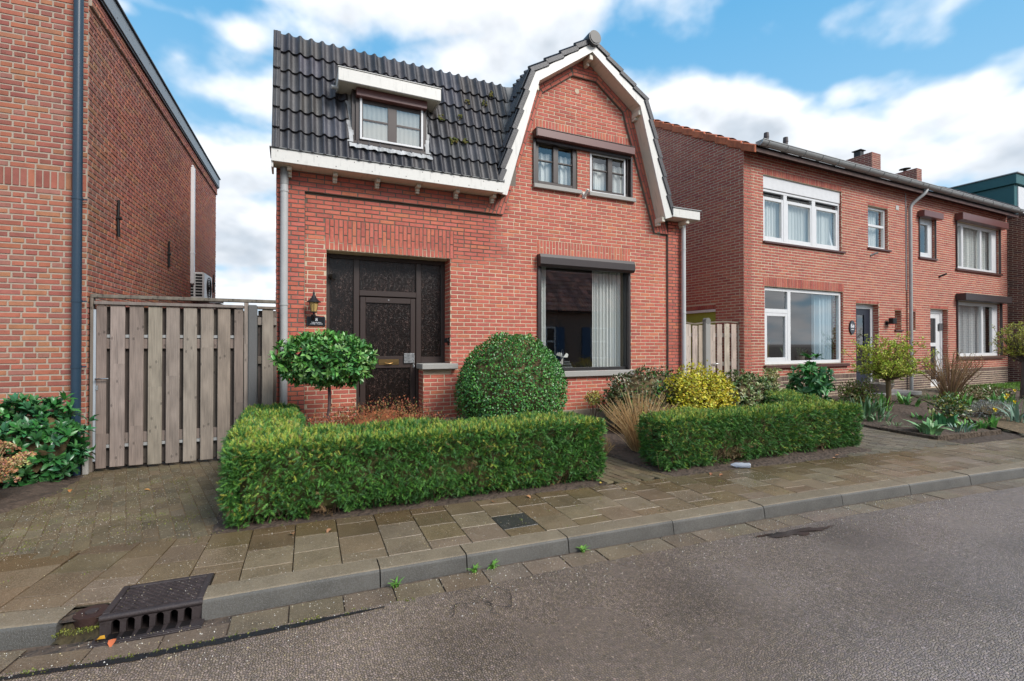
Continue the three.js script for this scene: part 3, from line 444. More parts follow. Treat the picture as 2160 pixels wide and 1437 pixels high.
  tiles(tl, FR, { s0: -0.21, s1: 3.5, t0: 0.0, rows: 6, keep: (s, t) => valley(s, t) && !(s > 0.80 && s < 1.86 && t > 0.30 && t < 1.36), tone: dark, seed: 71 });
  const gl = Math.hypot(0.612, 2.03);
  for (const s of [-1, 1]) {
    const FL = frame(V(CXG + s * 1.80, 3.89, s < 0 ? 0.30 : -6.0), V(0, 0, s < 0 ? -1 : 1), V(-s * 0.612 / gl, 2.03 / gl, 0), V(s * 2.03 / gl, 0.612 / gl, 0));
    tiles(tl, FL, { s0: s < 0 ? 0.0 : 0, s1: s < 0 ? 6.3 : 6.3, t0: 0, rows: 6, len: 0.355, tone: dark, seed: 72 + s });
    const ul = Math.hypot(1.16, 0.8), FU = frame(V(CXG + s * 1.19, 5.93, s < 0 ? 0.3 : -6), V(0, 0, s < 0 ? -1 : 1), V(-s * 1.16 / ul, 0.8 / ul, 0), V(s * 0.8 / ul, 1.16 / ul, 0));
    tiles(tl, FU, { s0: 0, s1: 6.3, t0: 0, rows: 4, len: 0.352, tone: dark, seed: 75 + s });
  }
  pieces(roof, house, 'roof_tile', 'more_roof_tiles', tl, M.tile, 240);
  // verge tiles with their turned-down flaps along the gable and at the left end
  const vr = rng(81);
  const verge = (p, q, n, z0, z1, down) => { const d = [q[0] - p[0], q[1] - p[1]], l = Math.hypot(...d), k = Math.round(l / 0.345), b = [d[0] / l, d[1] / l], nn = n; for (let r = 0; r < k; r++) { const t0 = r * l / k - 0.012, t1 = (r + 1) * l / k + 0.015, c = 0.85 + vr() * 0.4; part('verge_tile', M.tile, roof, (g) => g.box(t0, t1, -down, 0.03, z0, z1, [c, c * 0.97, c * 0.94], 0.008, (t, y, z) => { const lift = lerp(0.036, 0.0, (t - t0) / (t1 - t0)); return V(p[0] + b[0] * t + nn[0] * (y + lift), p[1] + b[1] * t + nn[1] * (y + lift), z); })); } };
  for (const s of [-1, 1]) { verge([CXG + s * 1.79, 3.90], [CXG + s * 1.175, 5.92], [s * 2.03 / gl, 0.612 / gl], 0.05, 0.325, 0.06); verge([CXG + s * 1.185, 5.915], [CXG + s * 0.03, 6.72], [s * 0.567, 0.824], 0.05, 0.326, 0.055); }
  for (let r = 0; r < 6; r++) { const t0 = r * sl / 6, t1 = (r + 1) * sl / 6 + 0.015, c = 0.9 + vr() * 0.3; part('verge_tile', M.tile, roof, (g) => g.box(-0.235, -0.14, t0, t1, -0.12, 0.045, [c, c * 0.95, c * 0.9], 0.006, (x, t, d) => FR(x, t, d + lerp(0.03, 0, (t - t0) / (t1 - t0))))); }
  part('ridge_tile', M.tile, roof, (g) => { for (let k = 0; k < 16; k++) { const z1 = 0.34 - k * 0.4; g.tube([V(CXG, 6.735, z1), V(CXG, 6.73, z1 - 0.42)], 0.125, 14, grey(1), false, 0.115); } });
  part('ridge_end', M.tile, roof, (g) => { g.tube([V(CXG, 6.735, 0.335), V(CXG, 6.735, 0.385)], 0.122, 18, [0.7, 0.68, 0.6]); g.tube([V(CXG, 6.735, 0.385), V(CXG, 6.735, 0.395)], 0.1, 18, [0.8, 0.76, 0.62]); });
  part('valley_lead', M.lead, roof, (g) => { for (let k = 0; k < 6; k++) { const t0 = k * sl / 6, t1 = (k + 1) * sl / 6, a = 2.96 + 0.21 * t0, b = 2.96 + 0.21 * t1; g.quad(FR(a, t0, 0.012), FR(a + 0.12, t0, 0.04), FR(b + 0.12, t1, 0.04), FR(b, t1, 0.012), grey(0.42)); } });
  part('moss', M.leafDry, roof, (g) => { const r = rng(83); for (const [s, t, n, w] of [[2.12, 1.02, 12, .05], [2.3, 0.62, 16, .06], [2.5, 0.66, 14, .05], [2.9, 1.5, 10, .05], [3.05, 1.72, 10, .06], [2.6, 1.45, 6, .04], [2.45, 1.1, 6, .04]]) for (let k = 0; k < n; k++) { const x = s + (r() - .5) * w * 2, y = t + (r() - .5) * w * 2, q = FR(x, y, 0.05 + r() * 0.015), u = 0.012 + r() * 0.012; g.add(new THREE.IcosahedronGeometry(u, 0), new THREE.Matrix4().makeTranslation(q.x, q.y, q.z), [0.07 + r() * 0.05, 0.075 + r() * 0.03, 0.016]); } });
  // dormer
  const dm = part('dormer', M.brownFrame, house, (g) => { g.box(0.80, 1.86, 4.30, 5.1, -0.7, 0.175); g.box(0.78, 0.80, 4.3, 5.1, -0.5, 0.19); });
  part('dormer_fascia', M.whitePaint, dm, (g) => { g.box(0.58, 2.02, 5.06, 5.235, 0.36, 0.40, undefined, 0.004); g.box(0.58, 0.605, 5.06, 5.235, -0.45, 0.359); g.box(1.995, 2.02, 5.06, 5.235, -0.45, 0.359); g.box(0.606, 1.994, 5.17, 5.23, -0.5, 0.359); g.box(0.57, 2.03, 5.236, 5.25, -0.5, 0.41, grey(0.75), 0.003); });
  part('dormer_soffit', M.creamPaint, dm, (g) => g.box(0.607, 1.993, 5.075, 5.095, -0.3, 0.358));
  part('dormer_awning_box', M.redBox, dm, (g) => g.box(0.83, 1.84, 4.955, 5.07, 0.19, 0.29, undefined, 0.006));
  part('dormer_screen_frame', M.whiteFrame, dm, (g) => { g.box(0.885, 0.915, 4.37, 4.955, 0.202, 0.225, undefined, 0.003); g.box(1.765, 1.795, 4.37, 4.955, 0.202, 0.225, undefined, 0.003); g.box(0.915, 1.765, 4.37, 4.40, 0.202, 0.224, undefined, 0.003); });
  part('dormer_window_frame', M.brownFrame, dm, (g) => { const c = grey(1.25); g.box(0.83, 0.93, 4.33, 4.95, 0.176, 0.20, undefined, 0.003); g.box(1.75, 1.84, 4.33, 4.95, 0.176, 0.20, undefined, 0.003); g.box(0.93, 1.75, 4.33, 4.41, 0.176, 0.201, undefined, 0.003); g.box(0.93, 1.75, 4.90, 4.95, 0.176, 0.20); g.box(1.28, 1.41, 4.41, 4.9, 0.176, 0.199, c, 0.003); g.box(0.93, 1.28, 4.655, 4.68, 0.176, 0.194, c); g.box(1.41, 1.75, 4.655, 4.68, 0.176, 0.194, c); g.box(0.78, 1.88, 4.29, 4.335, 0.176, 0.24, undefined, 0.004); });
  for (const [a, b] of [[0.93, 1.28], [1.41, 1.75]]) for (const [c, d] of [[4.41, 4.655], [4.68, 4.9]]) { part('pane', M.glass, dm, (g) => g.quad(V(a, c, 0.189), V(b, c, 0.189), V(b, d, 0.189), V(a, d, 0.189))); }
  part('dormer_curtain', M.curtain, dm, (g) => { for (const [a, b] of [[0.93, 1.28], [1.41, 1.75]]) for (let k = 0; k < 24; k++) { const x0 = lerp(a, b, k / 24), x1 = lerp(a, b, (k + 1) / 24), z = (x) => 0.181 + 0.0035 * Math.sin(x * 95); g.quad(V(x0, 4.41, z(x0)), V(x1, 4.41, z(x1)), V(x1, 4.9, z(x1)), V(x0, 4.9, z(x0)), [.62, .62, .62]); } });
  part('dormer_flashing', M.lead, dm, (g) => { for (let k = 0; k < 40; k++) { const a = 0.74 + k * 1.18 / 40, b = a + 1.18 / 40, e = (x) => 0.2 + 0.03 * Math.sin(x * 42); const h = (x) => { const p = mod(2 * (x + 0.21) / 0.3 + 0.12, 1); return 0.04 + 0.042 * (p < 0.55 ? Math.sin(Math.PI * p / 0.55) : -0.22 * Math.sin(Math.PI * (p - 0.55) / 0.45)); }; g.quad(FR(a, e(a), h(a) + 0.025), FR(b, e(b), h(b) + 0.025), V(b, 4.31, 0.225), V(a, 4.31, 0.225), grey(0.85 + 0.3 * hash(k, 3))); } for (const x of [0.755, 1.87]) for (let k = 0; k < 8; k++) { const t0 = 0.3 + k * 0.12, t1 = t0 + 0.12, w = 0.03 + 0.02 * hash(k, 9); g.quad(FR(x - w, t0, 0.055), FR(x + w, t0, 0.055), FR(x + w * 0.9, t1, 0.06), FR(x - w, t1, 0.06), grey(0.7 + 0.35 * hash(k, 8))); } });
  part('overflow_pipe', M.pvc, dm, (g) => g.tube([V(0.59, 5.04, 0.2), V(0.50, 5.03, 0.22)], 0.028, 8));
  // right gutter, down pipes
  const rg = part('gutter', M.whitePaint, house, (g) => { g.box(6.53, 7.2, 3.85, 4.02, -6.5, 0.33, undefined, 0.006); });
  part('gutter_edge', M.zinc, rg, (g) => g.box(6.515, 7.22, 4.021, 4.036, -6.5, 0.35, undefined, 0.003));
  part('bracket', M.creamPaint, house, (g) => { g.box(6.9, 6.98, 3.77, 3.85, 0.05, 0.28, undefined, 0.01); g.box(6.92, 6.97, 3.72, 3.77, 0.05, 0.16, undefined, 0.01); });
  part('down_pipe', M.pvc, house, (g) => { g.tube([V(-0.085, 3.86, 0.11), V(-0.085, 0.0, 0.11)], 0.05, 14); for (const y of [3.52, 1.98]) g.tube([V(-0.085, y, 0.11), V(-0.085, y + 0.025, 0.11)], 0.056, 14); g.tube([V(-0.085, 3.86, 0.11), V(-0.085, 3.62, 0.11)], 0.053, 14, grey(0.6)); });
  part('down_pipe', M.pvc, house, (g) => { g.tube([V(6.98, 3.86, 0.12), V(6.98, 0.0, 0.12)], 0.042, 12, grey(1.25)); for (const y of [3.3, 2.05]) g.tube([V(6.98, y, 0.12), V(6.98, y + 0.022, 0.12)], 0.047, 12, grey(1.25)); });
  part('vent_cap', M.mortar, house, (g) => { g.tube([V(4.62, 5.95, 0.003), V(4.62, 5.95, 0.012)], 0.045, 14); g.tube([V(4.72, 6.03, 0.003), V(4.72, 6.03, 0.01)], 0.018, 10); });
}
// things fixed to the front
{
  const p = [0.29, 1.86, 0.045];
  const lamp = thing('wall_lantern', 'small black wall lantern with amber glass above the house number plate', 'lantern', p);
  part('lantern_roof', M.iron, lamp, (g) => { g.add(new THREE.LatheGeometry([[0.001, .345], [.006, .34], [.008, .31], [.018, .30], [.012, .285], [.02, .265], [.035, .235], [.06, .205], [.092, .178], [.088, .172], [.001, .175]].map(([a, b]) => new THREE.Vector2(a, b)), 8), new THREE.Matrix4().makeTranslation(0, 0, 0.1), [1.6, 1.6, 1.8]); });
  part('lantern_glass', M.amber, lamp, (g) => { g.add(new THREE.CylinderGeometry(0.066, 0.042, 0.135, 6, 1, true), new THREE.Matrix4().makeTranslation(0, 0.108, 0.1)); });
  part('lantern_bracket', M.iron, lamp, (g) => { for (let k = 0; k < 6; k++) { const a = k * Math.PI / 3, c = Math.sin(a), s = Math.cos(a); g.tube([V(0.066 * c, 0.176, 0.1 + 0.066 * s), V(0.042 * c, 0.04, 0.1 + 0.042 * s)], 0.003, 5); } g.tube([V(0, 0.04, 0.1), V(0, -0.02, 0.1), V(0, -0.05, 0.06), V(0, -0.03, 0.0)], 0.014, 8, undefined, true); g.tube([V(0, 0.045, 0.1), V(0, 0.03, 0.1)], 0.045, 6); g.box(-0.03, 0.03, -0.06, 0.01, -0.038, 0.006, undefined, 0.004); });
  const cv = document.createElement('canvas'); cv.width = 512; cv.height = 300; const c = cv.getContext('2d'); c.fillStyle = '#060912'; c.fillRect(0, 0, 512, 300); c.strokeStyle = '#5d6670'; c.lineWidth = 5; c.strokeRect(14, 14, 484, 272); c.fillStyle = '#eef0f4'; c.textAlign = 'center'; c.font = 'bold 130px serif'; c.fillText('8', 268, 150); c.font = 'bold 44px serif'; c.fillText('Toos en Dees', 262, 212); c.fillText('de Rijk - Coenen', 262, 262);
  const ct = new THREE.CanvasTexture(cv); ct.colorSpace = THREE.SRGBColorSpace;
  const pl = thing('house_number_plate', 'black house number plate with a white 8 beside the brown front door', 'sign', [0.325, 1.715, 0.008]);
  part('plate', M.blackPlate, pl, (g) => { const s = new THREE.Shape(); s.moveTo(-0.122, 0); s.lineTo(0.122, 0); s.lineTo(0.122, 0.112); s.quadraticCurveTo(0.07, 0.112, 0.05, 0.13); s.quadraticCurveTo(0, 0.145, -0.05, 0.13); s.quadraticCurveTo(-0.07, 0.112, -0.122, 0.112); g.add(slab(s, 0.018, 0)); });
  const face = part('plate_face', new THREE.MeshStandardMaterial({ map: ct, roughness: 0.3 }), pl, (g) => g.quad(V(-0.117, 0.004, 0.0195), V(0.117, 0.004, 0.0195), V(0.117, 0.128, 0.0195), V(-0.117, 0.128, 0.0195), undefined, [[0, 0], [1, 0], [1, 1], [0, 1]]));
  face.geometry.deleteAttribute('color');
  const spot = thing('security_spotlight', 'small black spotlight fixed high inside the door opening', 'lamp', [0.53, 2.46, -0.27]);
  part('lamp_head', M.iron, spot, (g) => { g.tube([V(0.0, 0, 0.03), V(0.05, -0.01, 0.09)], 0.03, 10, undefined, false, 0.042); g.tube([V(0, 0.0, 0), V(0, 0.0, 0.04)], 0.016, 8); g.box(-0.03, 0.03, -0.03, 0.03, -0.008, 0.004, undefined, 0.003); });
  const spot2 = thing('door_spotlight', 'small black angled lamp on the brick jamb above the stone coping', 'lamp', [2.285, 1.50, -0.06]);
  part('lamp_head', M.iron, spot2, (g) => { g.box(-0.012, 0, -0.06, 0.06, -0.04, 0.04, undefined, 0.003); g.tube([V(-0.01, 0, 0), V(-0.06, 0.02, 0.02)], 0.028, 8, undefined, false, 0.04); });
  // things on the window board inside
  const fan = thing('desk_fan', 'small desk fan standing behind the big living room window', 'fan', [4.62, 1.0, -0.56]);
  part('fan_base', M.iron, fan, (g) => { g.tube([V(0, 0.004, 0), V(0, 0.02, 0)], 0.07, 16); g.tube([V(0, 0.02, 0), V(0, 0.2, -0.02)], 0.012, 8); g.tube([V(0, 0.21, -0.05), V(0, 0.21, 0.03)], 0.04, 12); });
  part('fan_cage', M.steel, fan, (g) => { g.add(new THREE.TorusGeometry(0.15, 0.006, 6, 28), new THREE.Matrix4().makeRotationY(0.9).setPosition(0, 0.21, 0.05)); g.add(new THREE.TorusGeometry(0.09, 0.003, 5, 24), new THREE.Matrix4().makeRotationY(0.9).setPosition(0.01, 0.21, 0.06)); });
  part('fan_blade', M.whitePaint, fan, (g) => { for (let k = 0; k < 3; k++) { const a = k * 2.094 + 0.4; g.quad(V(0.02, 0.21, 0.04), V(0.13 * Math.cos(a + 0.3), 0.21 + 0.13 * Math.sin(a + 0.3), 0.03), V(0.14 * Math.cos(a), 0.21 + 0.14 * Math.sin(a), 0.05), V(0.11 * Math.cos(a - 0.4), 0.21 + 0.11 * Math.sin(a - 0.4), 0.06)); } });
  const ch = thing('wicker_chair', 'white woven chair back showing behind the living room window', 'chair', [4.95, 0.351, -1.05]);
  part('chair_back', M.whitePaint, ch, (g) => { for (let k = 0; k < 9; k++) { const y = 0.35 + k * 0.05, w = 0.3 - 0.012 * k * k / 6; g.tube([V(-w, y, -0.02), V(-w * 0.5, y, -0.06), V(0, y, -0.075), V(w * 0.5, y, -0.06), V(w, y, -0.02)], 0.02, 6, undefined, true); } });
  part('seat', M.whitePaint, ch, (g) => g.box(-0.28, 0.28, 0.34, 0.40, -0.05, 0.42, undefined, 0.02));
  for (const [x, z] of [[-.25, 0], [.25, 0], [-.25, .38], [.25, .38]]) part('leg', M.whitePaint, ch, (g) => g.tube([V(x, 0.34, z), V(x, 0, z)], 0.018, 7));
}
// ================= ground, road, pavement =================
const kerbZ = (x) => 4.16 + 0.03 * x + 0.004 * x * x * (x < 9 ? 1 : 9 / x) - (x < -0.5 ? 0.12 * Math.min(1, (x + 0.5) ** 2) : 0);     // front edge of the kerb
const kerbDir = (x) => { const e = 0.05, dz = (kerbZ(x + e) - kerbZ(x - e)) / (2 * e), l = Math.hypot(1, dz); return [1 / l, dz / l]; };
const alongKerb = (x, back, y = 0) => { const [a, b] = kerbDir(x); return V(x + b * back, y, kerbZ(x) - a * back); };   // a point `back` metres behind the kerb's front edge
{
  structure(part('ground', M.soil, scene, (g) => { g.quad(V(-300, -0.16, 300), V(300, -0.16, 300), V(300, -0.16, -300), V(-300, -0.16, -300)); }));
  // road: worn and partly wet asphalt; each patch has its own tone, tinted cooler to the right for reflected sky
  structure(part('road', M.asphalt, scene, (g) => {
    const xs = [], zs = []; for (let x = -14; x <= 60; x += x > -4 && x < 12 ? 0.25 : 2) xs.push(x); for (let k = 0; k <= 24; k++) zs.push(k * 0.25);
    const tone = (x, z) => { const n = fbm(x * 0.55 + 20, z * 0.9 + 7, 4, 0, 140), b = smooth(4.2, 0.5, x + (n - 0.5) * 5), k = 0.84 + 0.8 * (n - 0.47) + 0.35 * (fbm(x * 0.22 + 4, z * 1.6, 4, 0, 141) - 0.5) - 0.22 * smooth(0.55, 0.7, fbm(x * 1.4, z * 1.4, 4, 0, 142)); return [k * lerp(0.98, 1.12, b), k * lerp(0.98, 1.03, b), k * lerp(1.02, 0.93, b)]; };
    const P = (x, d) => V(x, -0.1 + 0.015 * Math.sin(Math.min(d, 6) / 6 * Math.PI), kerbZ(x) + 0.24 + d);
    const idx = xs.map((x) => zs.map((d) => { const p = P(x, d); return g.v(p, V(0, 1, 0), tone(x, p.z), [p.x, p.z]); }));
    for (let i = 0; i + 1 < xs.length; i++) for (let k = 0; k + 1 < zs.length; k++) g.i.push(idx[i][k], idx[i][k + 1], idx[i + 1][k + 1], idx[i][k], idx[i + 1][k + 1], idx[i + 1][k]);
  }));
  // tar seams, cracks and the puddle edge
  const ribbon = (g, pts, w, y, seed) => { const r = rng(seed); for (let k = 0; k + 1 < pts.length; k++) { const [a, b] = [pts[k], pts[k + 1]], d = V(b.x - a.x, 0, b.z - a.z).normalize(), n = V(-d.z, 0, d.x), wa = w(k / (pts.length - 1)), wb = w((k + 1) / (pts.length - 1)); const q = (p, s, ww) => V(p.x + n.x * s * ww, y, p.z + n.z * s * ww); g.quad(q(a, 1, wa), q(b, 1, wb), q(b, -1, wb), q(a, -1, wa)); } };
  tag(part('tar_seam', M.tar, scene, (g) => { const pts = []; for (let k = 0; k <= 60; k++) { const x = -1.5 + k * 0.0335; pts.push(V(x, 0, kerbZ(x) + 0.285 + 0.02 * (fbm(x * 4, 1, 3) - 0.5))); } ribbon(g, pts, (u) => 0.024 * Math.pow(Math.sin(Math.PI * clamp(u, 0.02, 0.98)), 0.5) * (0.7 + 0.6 * hash(Math.round(u * 60), 5)), -0.0955, 3); }), 'black tar seam along the asphalt edge below the kerb drain', 'tar seam');
  tag(part('road_crack', M.tar, scene, (g) => { const r = rng(150); for (const [px, py, n, step, a0] of [[1010, 1262, 14, .02, .5], [1030, 1270, 12, .018, 2.2], [1000, 1285, 16, .02, 2.7], [1075, 1285, 16, .02, -.3], [1040, 1280, 10, .018, -1.2]]) { const p0 = ((d) => { const t = (-0.1 - EYE) / d.y; return V(t * d.x, 0, DIST + t * d.z); })(ray(px, py)); let x = p0.x, z = p0.z, a = a0; const pts = []; for (let k = 0; k < n; k++) { pts.push(V(x, 0, z)); a += (r() - 0.5) * 1.9; x += Math.cos(a) * step; z += Math.sin(a) * step; } ribbon(g, pts, () => 0.0008 + r() * 0.0028, -0.0835, 4); } }), 'fine dark cracks in the asphalt below the long hedge', 'road crack');
  tag(part('puddle', std({ roughness: 0.13, color: new THREE.Color(0.018, 0.017, 0.016) }), scene, (g) => { const c = V(3.75, 0, kerbZ(3.75) + 0.36); const ring = []; for (let k = 0; k < 40; k++) { const a = k / 40 * 6.283, r = 1 + 1.3 * (fbm(Math.cos(a) * 3 + 5, Math.sin(a) * 3 + 5, 3) - 0.5); ring.push(V(c.x + Math.cos(a) * 0.36 * r + 0.1 * Math.sin(a), -0.092, c.z + 0.03 * Math.cos(a) + Math.sin(a) * 0.06 * r * (0.6 + 0.8 * hash(k, 12)))); } for (let k = 0; k < 40; k++) g.tri(V(c.x, -0.092, c.z), ring[(k + 1) % 40], ring[k]); }), 'thin dark puddle on the road edge beside the kerb', 'puddle');
  // gutter slabs along the kerb
  const warm = palette([[.23, .175, .12], [.245, .19, .135], [.215, .165, .115], [.24, .19, .135], [.26, .21, .155]], 0.1), gl = [];
  { const r = rng(160); let x = -6; while (x < 24) { const l = 0.3, a = x + 0.004, b = x + l - 0.004, c = warm(r), y = -0.1 + (r() - 0.5) * 0.004; const A = alongKerb(a, -0.045), B = alongKerb(b, -0.045), C = alongKerb(b, -0.245), D = alongKerb(a, -0.245); const under = b > -0.96 && a < -0.42; if (under) { A.copy(alongKerb(a, -0.115)); B.copy(alongKerb(b, -0.115)); } gl.push({ c: V((A.x + C.x) / 2, y, (A.z + C.z) / 2), n: V(0, 1, 0), a: 0.06, draw(g) { const up = (p, d = 0) => V(p.x, y + d, p.z); const c2 = x < 0.6 ? c.map((q, i) => q * [1.45, 1.55, 1.7][i]) : c; g.quad(up(D), up(C), up(B), up(A), c2); g.quad(up(D, -0.05), up(C, -0.05), up(C), up(D), c2); g.quad(up(A), up(B), up(B, -0.05), up(A, -0.05), c2); } }); x += l; } }
  const gutterBed = structure(part('gutter_strip', M.soil, scene, (g) => { for (let x = -6; x < 24; x += 0.5) { const A = alongKerb(x, 0.02, -0.108), B = alongKerb(x + 0.5, 0.02, -0.108), C = alongKerb(x + 0.5, -0.27, -0.108), D = alongKerb(x, -0.27, -0.108); g.quad(D, C, B, A, grey(1.2)); } }));
  pieces(gutterBed, gutterBed, 'gutter_slab', 'more_gutter_slabs', gl, M.slab);
  // kerb stones with a rounded nose
  const kerb = structure(part('kerb', M.soil, scene, (g) => { for (let x = -8; x < 40; x += 1) { const A = alongKerb(x, 0.03, -0.02), B = alongKerb(x + 1, 0.03, -0.02), C = alongKerb(x + 1, 0.17, -0.02), D = alongKerb(x, 0.17, -0.02); g.quad(A, B, C, D); } }));
  const joints = [-6.4, -5.4, -4.4, -3.1, -2.1, -1.105, null, -0.455, 0.53, 1.11, 1.9, 2.87]; for (let x = 3.87; x < 30; x += 1) joints.push(x);
  const kr = rng(170), prof = []; prof.push([0.18, 0]); for (let k = 0; k <= 7; k++) { const a = k / 7 * 1.45; prof.push([0.028 - 0.028 * Math.sin(a), -0.028 + 0.028 * Math.cos(a)]); } prof.push([-0.02, -0.14]);
  for (let k = 0; k + 1 < joints.length; k++) {
    const a = joints[k], b = joints[k + 1]; if (a === null || b === null) continue; const c = 0.98 + (kr() - 0.5) * 0.16, col = [0.31 * c, 0.25 * c, 0.175 * c], wet = [0.135 * c, 0.13 * c, 0.12 * c], dy = (kr() - 0.5) * 0.006;  // front and end faces: damp grey aggregate, painted darker to offset the sun
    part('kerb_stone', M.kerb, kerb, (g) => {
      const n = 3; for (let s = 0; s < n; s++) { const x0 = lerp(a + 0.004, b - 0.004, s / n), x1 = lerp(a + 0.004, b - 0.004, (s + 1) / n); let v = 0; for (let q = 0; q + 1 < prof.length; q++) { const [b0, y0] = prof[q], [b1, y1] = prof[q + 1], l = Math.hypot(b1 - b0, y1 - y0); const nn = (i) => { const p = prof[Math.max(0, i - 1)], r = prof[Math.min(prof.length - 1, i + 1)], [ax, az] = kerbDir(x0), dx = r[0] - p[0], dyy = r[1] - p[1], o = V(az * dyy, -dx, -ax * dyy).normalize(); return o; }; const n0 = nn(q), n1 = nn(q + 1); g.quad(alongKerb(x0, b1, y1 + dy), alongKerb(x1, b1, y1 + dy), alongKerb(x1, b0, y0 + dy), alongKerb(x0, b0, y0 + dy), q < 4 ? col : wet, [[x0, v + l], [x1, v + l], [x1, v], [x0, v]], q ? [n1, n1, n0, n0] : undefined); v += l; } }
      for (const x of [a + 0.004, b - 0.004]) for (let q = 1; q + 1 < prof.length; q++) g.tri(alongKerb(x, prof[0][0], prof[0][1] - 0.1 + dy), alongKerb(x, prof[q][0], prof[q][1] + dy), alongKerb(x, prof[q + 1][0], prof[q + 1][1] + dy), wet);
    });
  }
  // pavement: square slabs in columns across the pavement, every other column shifted by half a slab
  const bed = structure(part('pavement', M.soil, scene, (g) => { for (let x = -8; x < 34; x += 0.5) { const A = alongKerb(x, 0.17, -0.014), B = alongKerb(x + 0.5, 0.17, -0.014), C = alongKerb(x + 0.5, 1.12, -0.014), D = alongKerb(x, 1.12, -0.014); g.quad(A, B, C, D, [0.55, 0.6, 0.4]); } }));
  const sl = [], sr = rng(180), tones = palette([[.245, .178, .11], [.26, .19, .122], [.23, .165, .10], [.275, .208, .14], [.235, .17, .108], [.265, .205, .14]], 0.07);
  for (let k = -26; k < 90; k++) {
    const x0 = k * 0.3 + 0.01 + 0.0028, x1 = x0 + 0.2944, odd = k & 1, cuts = odd ? [0.183, 0.333, 0.633, 0.933, 1.083] : [0.183, 0.483, 0.783, 1.083];
    for (let q = 0; q + 1 < cuts.length; q++) {
      const b0 = cuts[q] + 0.0028, b1 = cuts[q + 1] - 0.0028; let c = tones(sr); const tilt = [0, 1, 2, 3].map(() => (sr() - 0.5) * 0.005), y = (sr() - 0.5) * 0.003; if (k === 5 && q === 1) c = [0.06, 0.058, 0.055];
      
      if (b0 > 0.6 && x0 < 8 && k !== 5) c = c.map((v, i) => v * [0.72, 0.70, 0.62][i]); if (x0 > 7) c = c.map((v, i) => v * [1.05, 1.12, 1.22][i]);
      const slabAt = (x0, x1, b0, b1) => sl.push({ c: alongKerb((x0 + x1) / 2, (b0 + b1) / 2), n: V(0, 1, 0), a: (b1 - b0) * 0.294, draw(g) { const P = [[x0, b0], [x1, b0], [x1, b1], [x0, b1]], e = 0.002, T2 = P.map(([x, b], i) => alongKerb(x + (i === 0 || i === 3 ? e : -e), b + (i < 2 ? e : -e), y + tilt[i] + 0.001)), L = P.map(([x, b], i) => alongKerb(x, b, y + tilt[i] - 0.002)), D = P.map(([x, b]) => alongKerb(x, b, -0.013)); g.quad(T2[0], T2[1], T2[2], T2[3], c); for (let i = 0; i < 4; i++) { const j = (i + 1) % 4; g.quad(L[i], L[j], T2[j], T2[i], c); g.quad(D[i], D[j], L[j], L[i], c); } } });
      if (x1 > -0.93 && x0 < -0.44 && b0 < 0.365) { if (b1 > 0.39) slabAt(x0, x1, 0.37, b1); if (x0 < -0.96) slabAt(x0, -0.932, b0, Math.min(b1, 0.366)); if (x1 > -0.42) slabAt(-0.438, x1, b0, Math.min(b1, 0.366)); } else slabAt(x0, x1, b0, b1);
    }
  }
  pieces(bed, bed, 'paving_slab', 'more_paving_slabs', sl, M.slab);
  // the long edging behind the pavement and the yards of small clinkers
  const yard = (name, poly, ang, cols, seed, h = 0, hf = null, most = 300) => {
    const up = hf || (() => h);
    const base = structure(part(name, M.soil, scene, (g) => { const s = new THREE.ShapeGeometry(new THREE.Shape(poly.map(([x, z]) => new THREE.Vector2(x, z)))); const P = s.attributes.position; const ix = s.index.array; for (let k = 0; k < ix.length; k += 3) { const q = [0, 1, 2].map((i) => { const x = P.getX(ix[k + i]), z = P.getY(ix[k + i]); return V(x, up(x, z) - 0.0045, z); }); g.tri(q[0], q[2], q[1], [1.9, 1.9, 1.4]); } }));
    const inside = (x, z) => { let c = false; for (let i = 0, j = poly.length - 1; i < poly.length; j = i++) { const [xi, zi] = poly[i], [xj, zj] = poly[j]; if ((zi > z) !== (zj > z) && x < (xj - xi) * (z - zi) / (zj - zi) + xi) c = !c; } return c; };
    const xs = poly.map((p) => p[0]), zs = poly.map((p) => p[1]), cx = (Math.min(...xs) + Math.max(...xs)) / 2, cz = (Math.min(...zs) + Math.max(...zs)) / 2, R = Math.hypot(Math.max(...xs) - cx, Math.max(...zs) - cz), r = rng(seed), lst = [], L = 0.205, W = 0.1, c = Math.cos(ang), s = Math.sin(ang), pal = palette(cols, 0.14);
    for (let i = -Math.ceil(R / W); i < R / W; i++) for (let k = -Math.ceil(R / L); k < R / L; k++) {
      const u0 = k * L + (i & 1) * L / 2, v0 = i * W, X = (u, v) => cx + c * u - s * v, Zz = (u, v) => cz + s * u + c * v, mx = X(u0 + L / 2, v0 + W / 2), mz = Zz(u0 + L / 2, v0 + W / 2); if (!inside(mx, mz)) continue;
      const col = pal(r).map((v, q) => v * (0.72 + 0.56 * fbm(mx * 1.3, mz * 1.3, 3, 0, seed)) * (q === 2 ? 0.9 : 1)), y = (r() - 0.5) * 0.005, e = 0.004, tl = [0, 1, 2, 3].map(() => (r() - 0.5) * 0.004);
      lst.push({ c: V(mx, up(mx, mz), mz), n: V(0, 1, 0), a: L * W, draw(g) { const Q = [[u0 + .0015, v0 + .0015], [u0 + L - .0015, v0 + .0015], [u0 + L - .0015, v0 + W - .0015], [u0 + .0015, v0 + W - .0015]], T2 = Q.map(([u, v], m) => { const uu = u + (m === 0 || m === 3 ? e : -e), vv = v + (m < 2 ? e : -e), x = X(uu, vv), z = Zz(uu, vv); return V(x, up(x, z) + y + tl[m], z); }), D = Q.map(([u, v]) => { const x = X(u, v), z = Zz(u, v); return V(x, up(x, z) - 0.018, z); }); g.quad(T2[3], T2[2], T2[1], T2[0], col); for (let m = 0; m < 4; m++) { const n = (m + 1) % 4; g.quad(D[n], D[m], T2[m], T2[n], col); } } });
    }
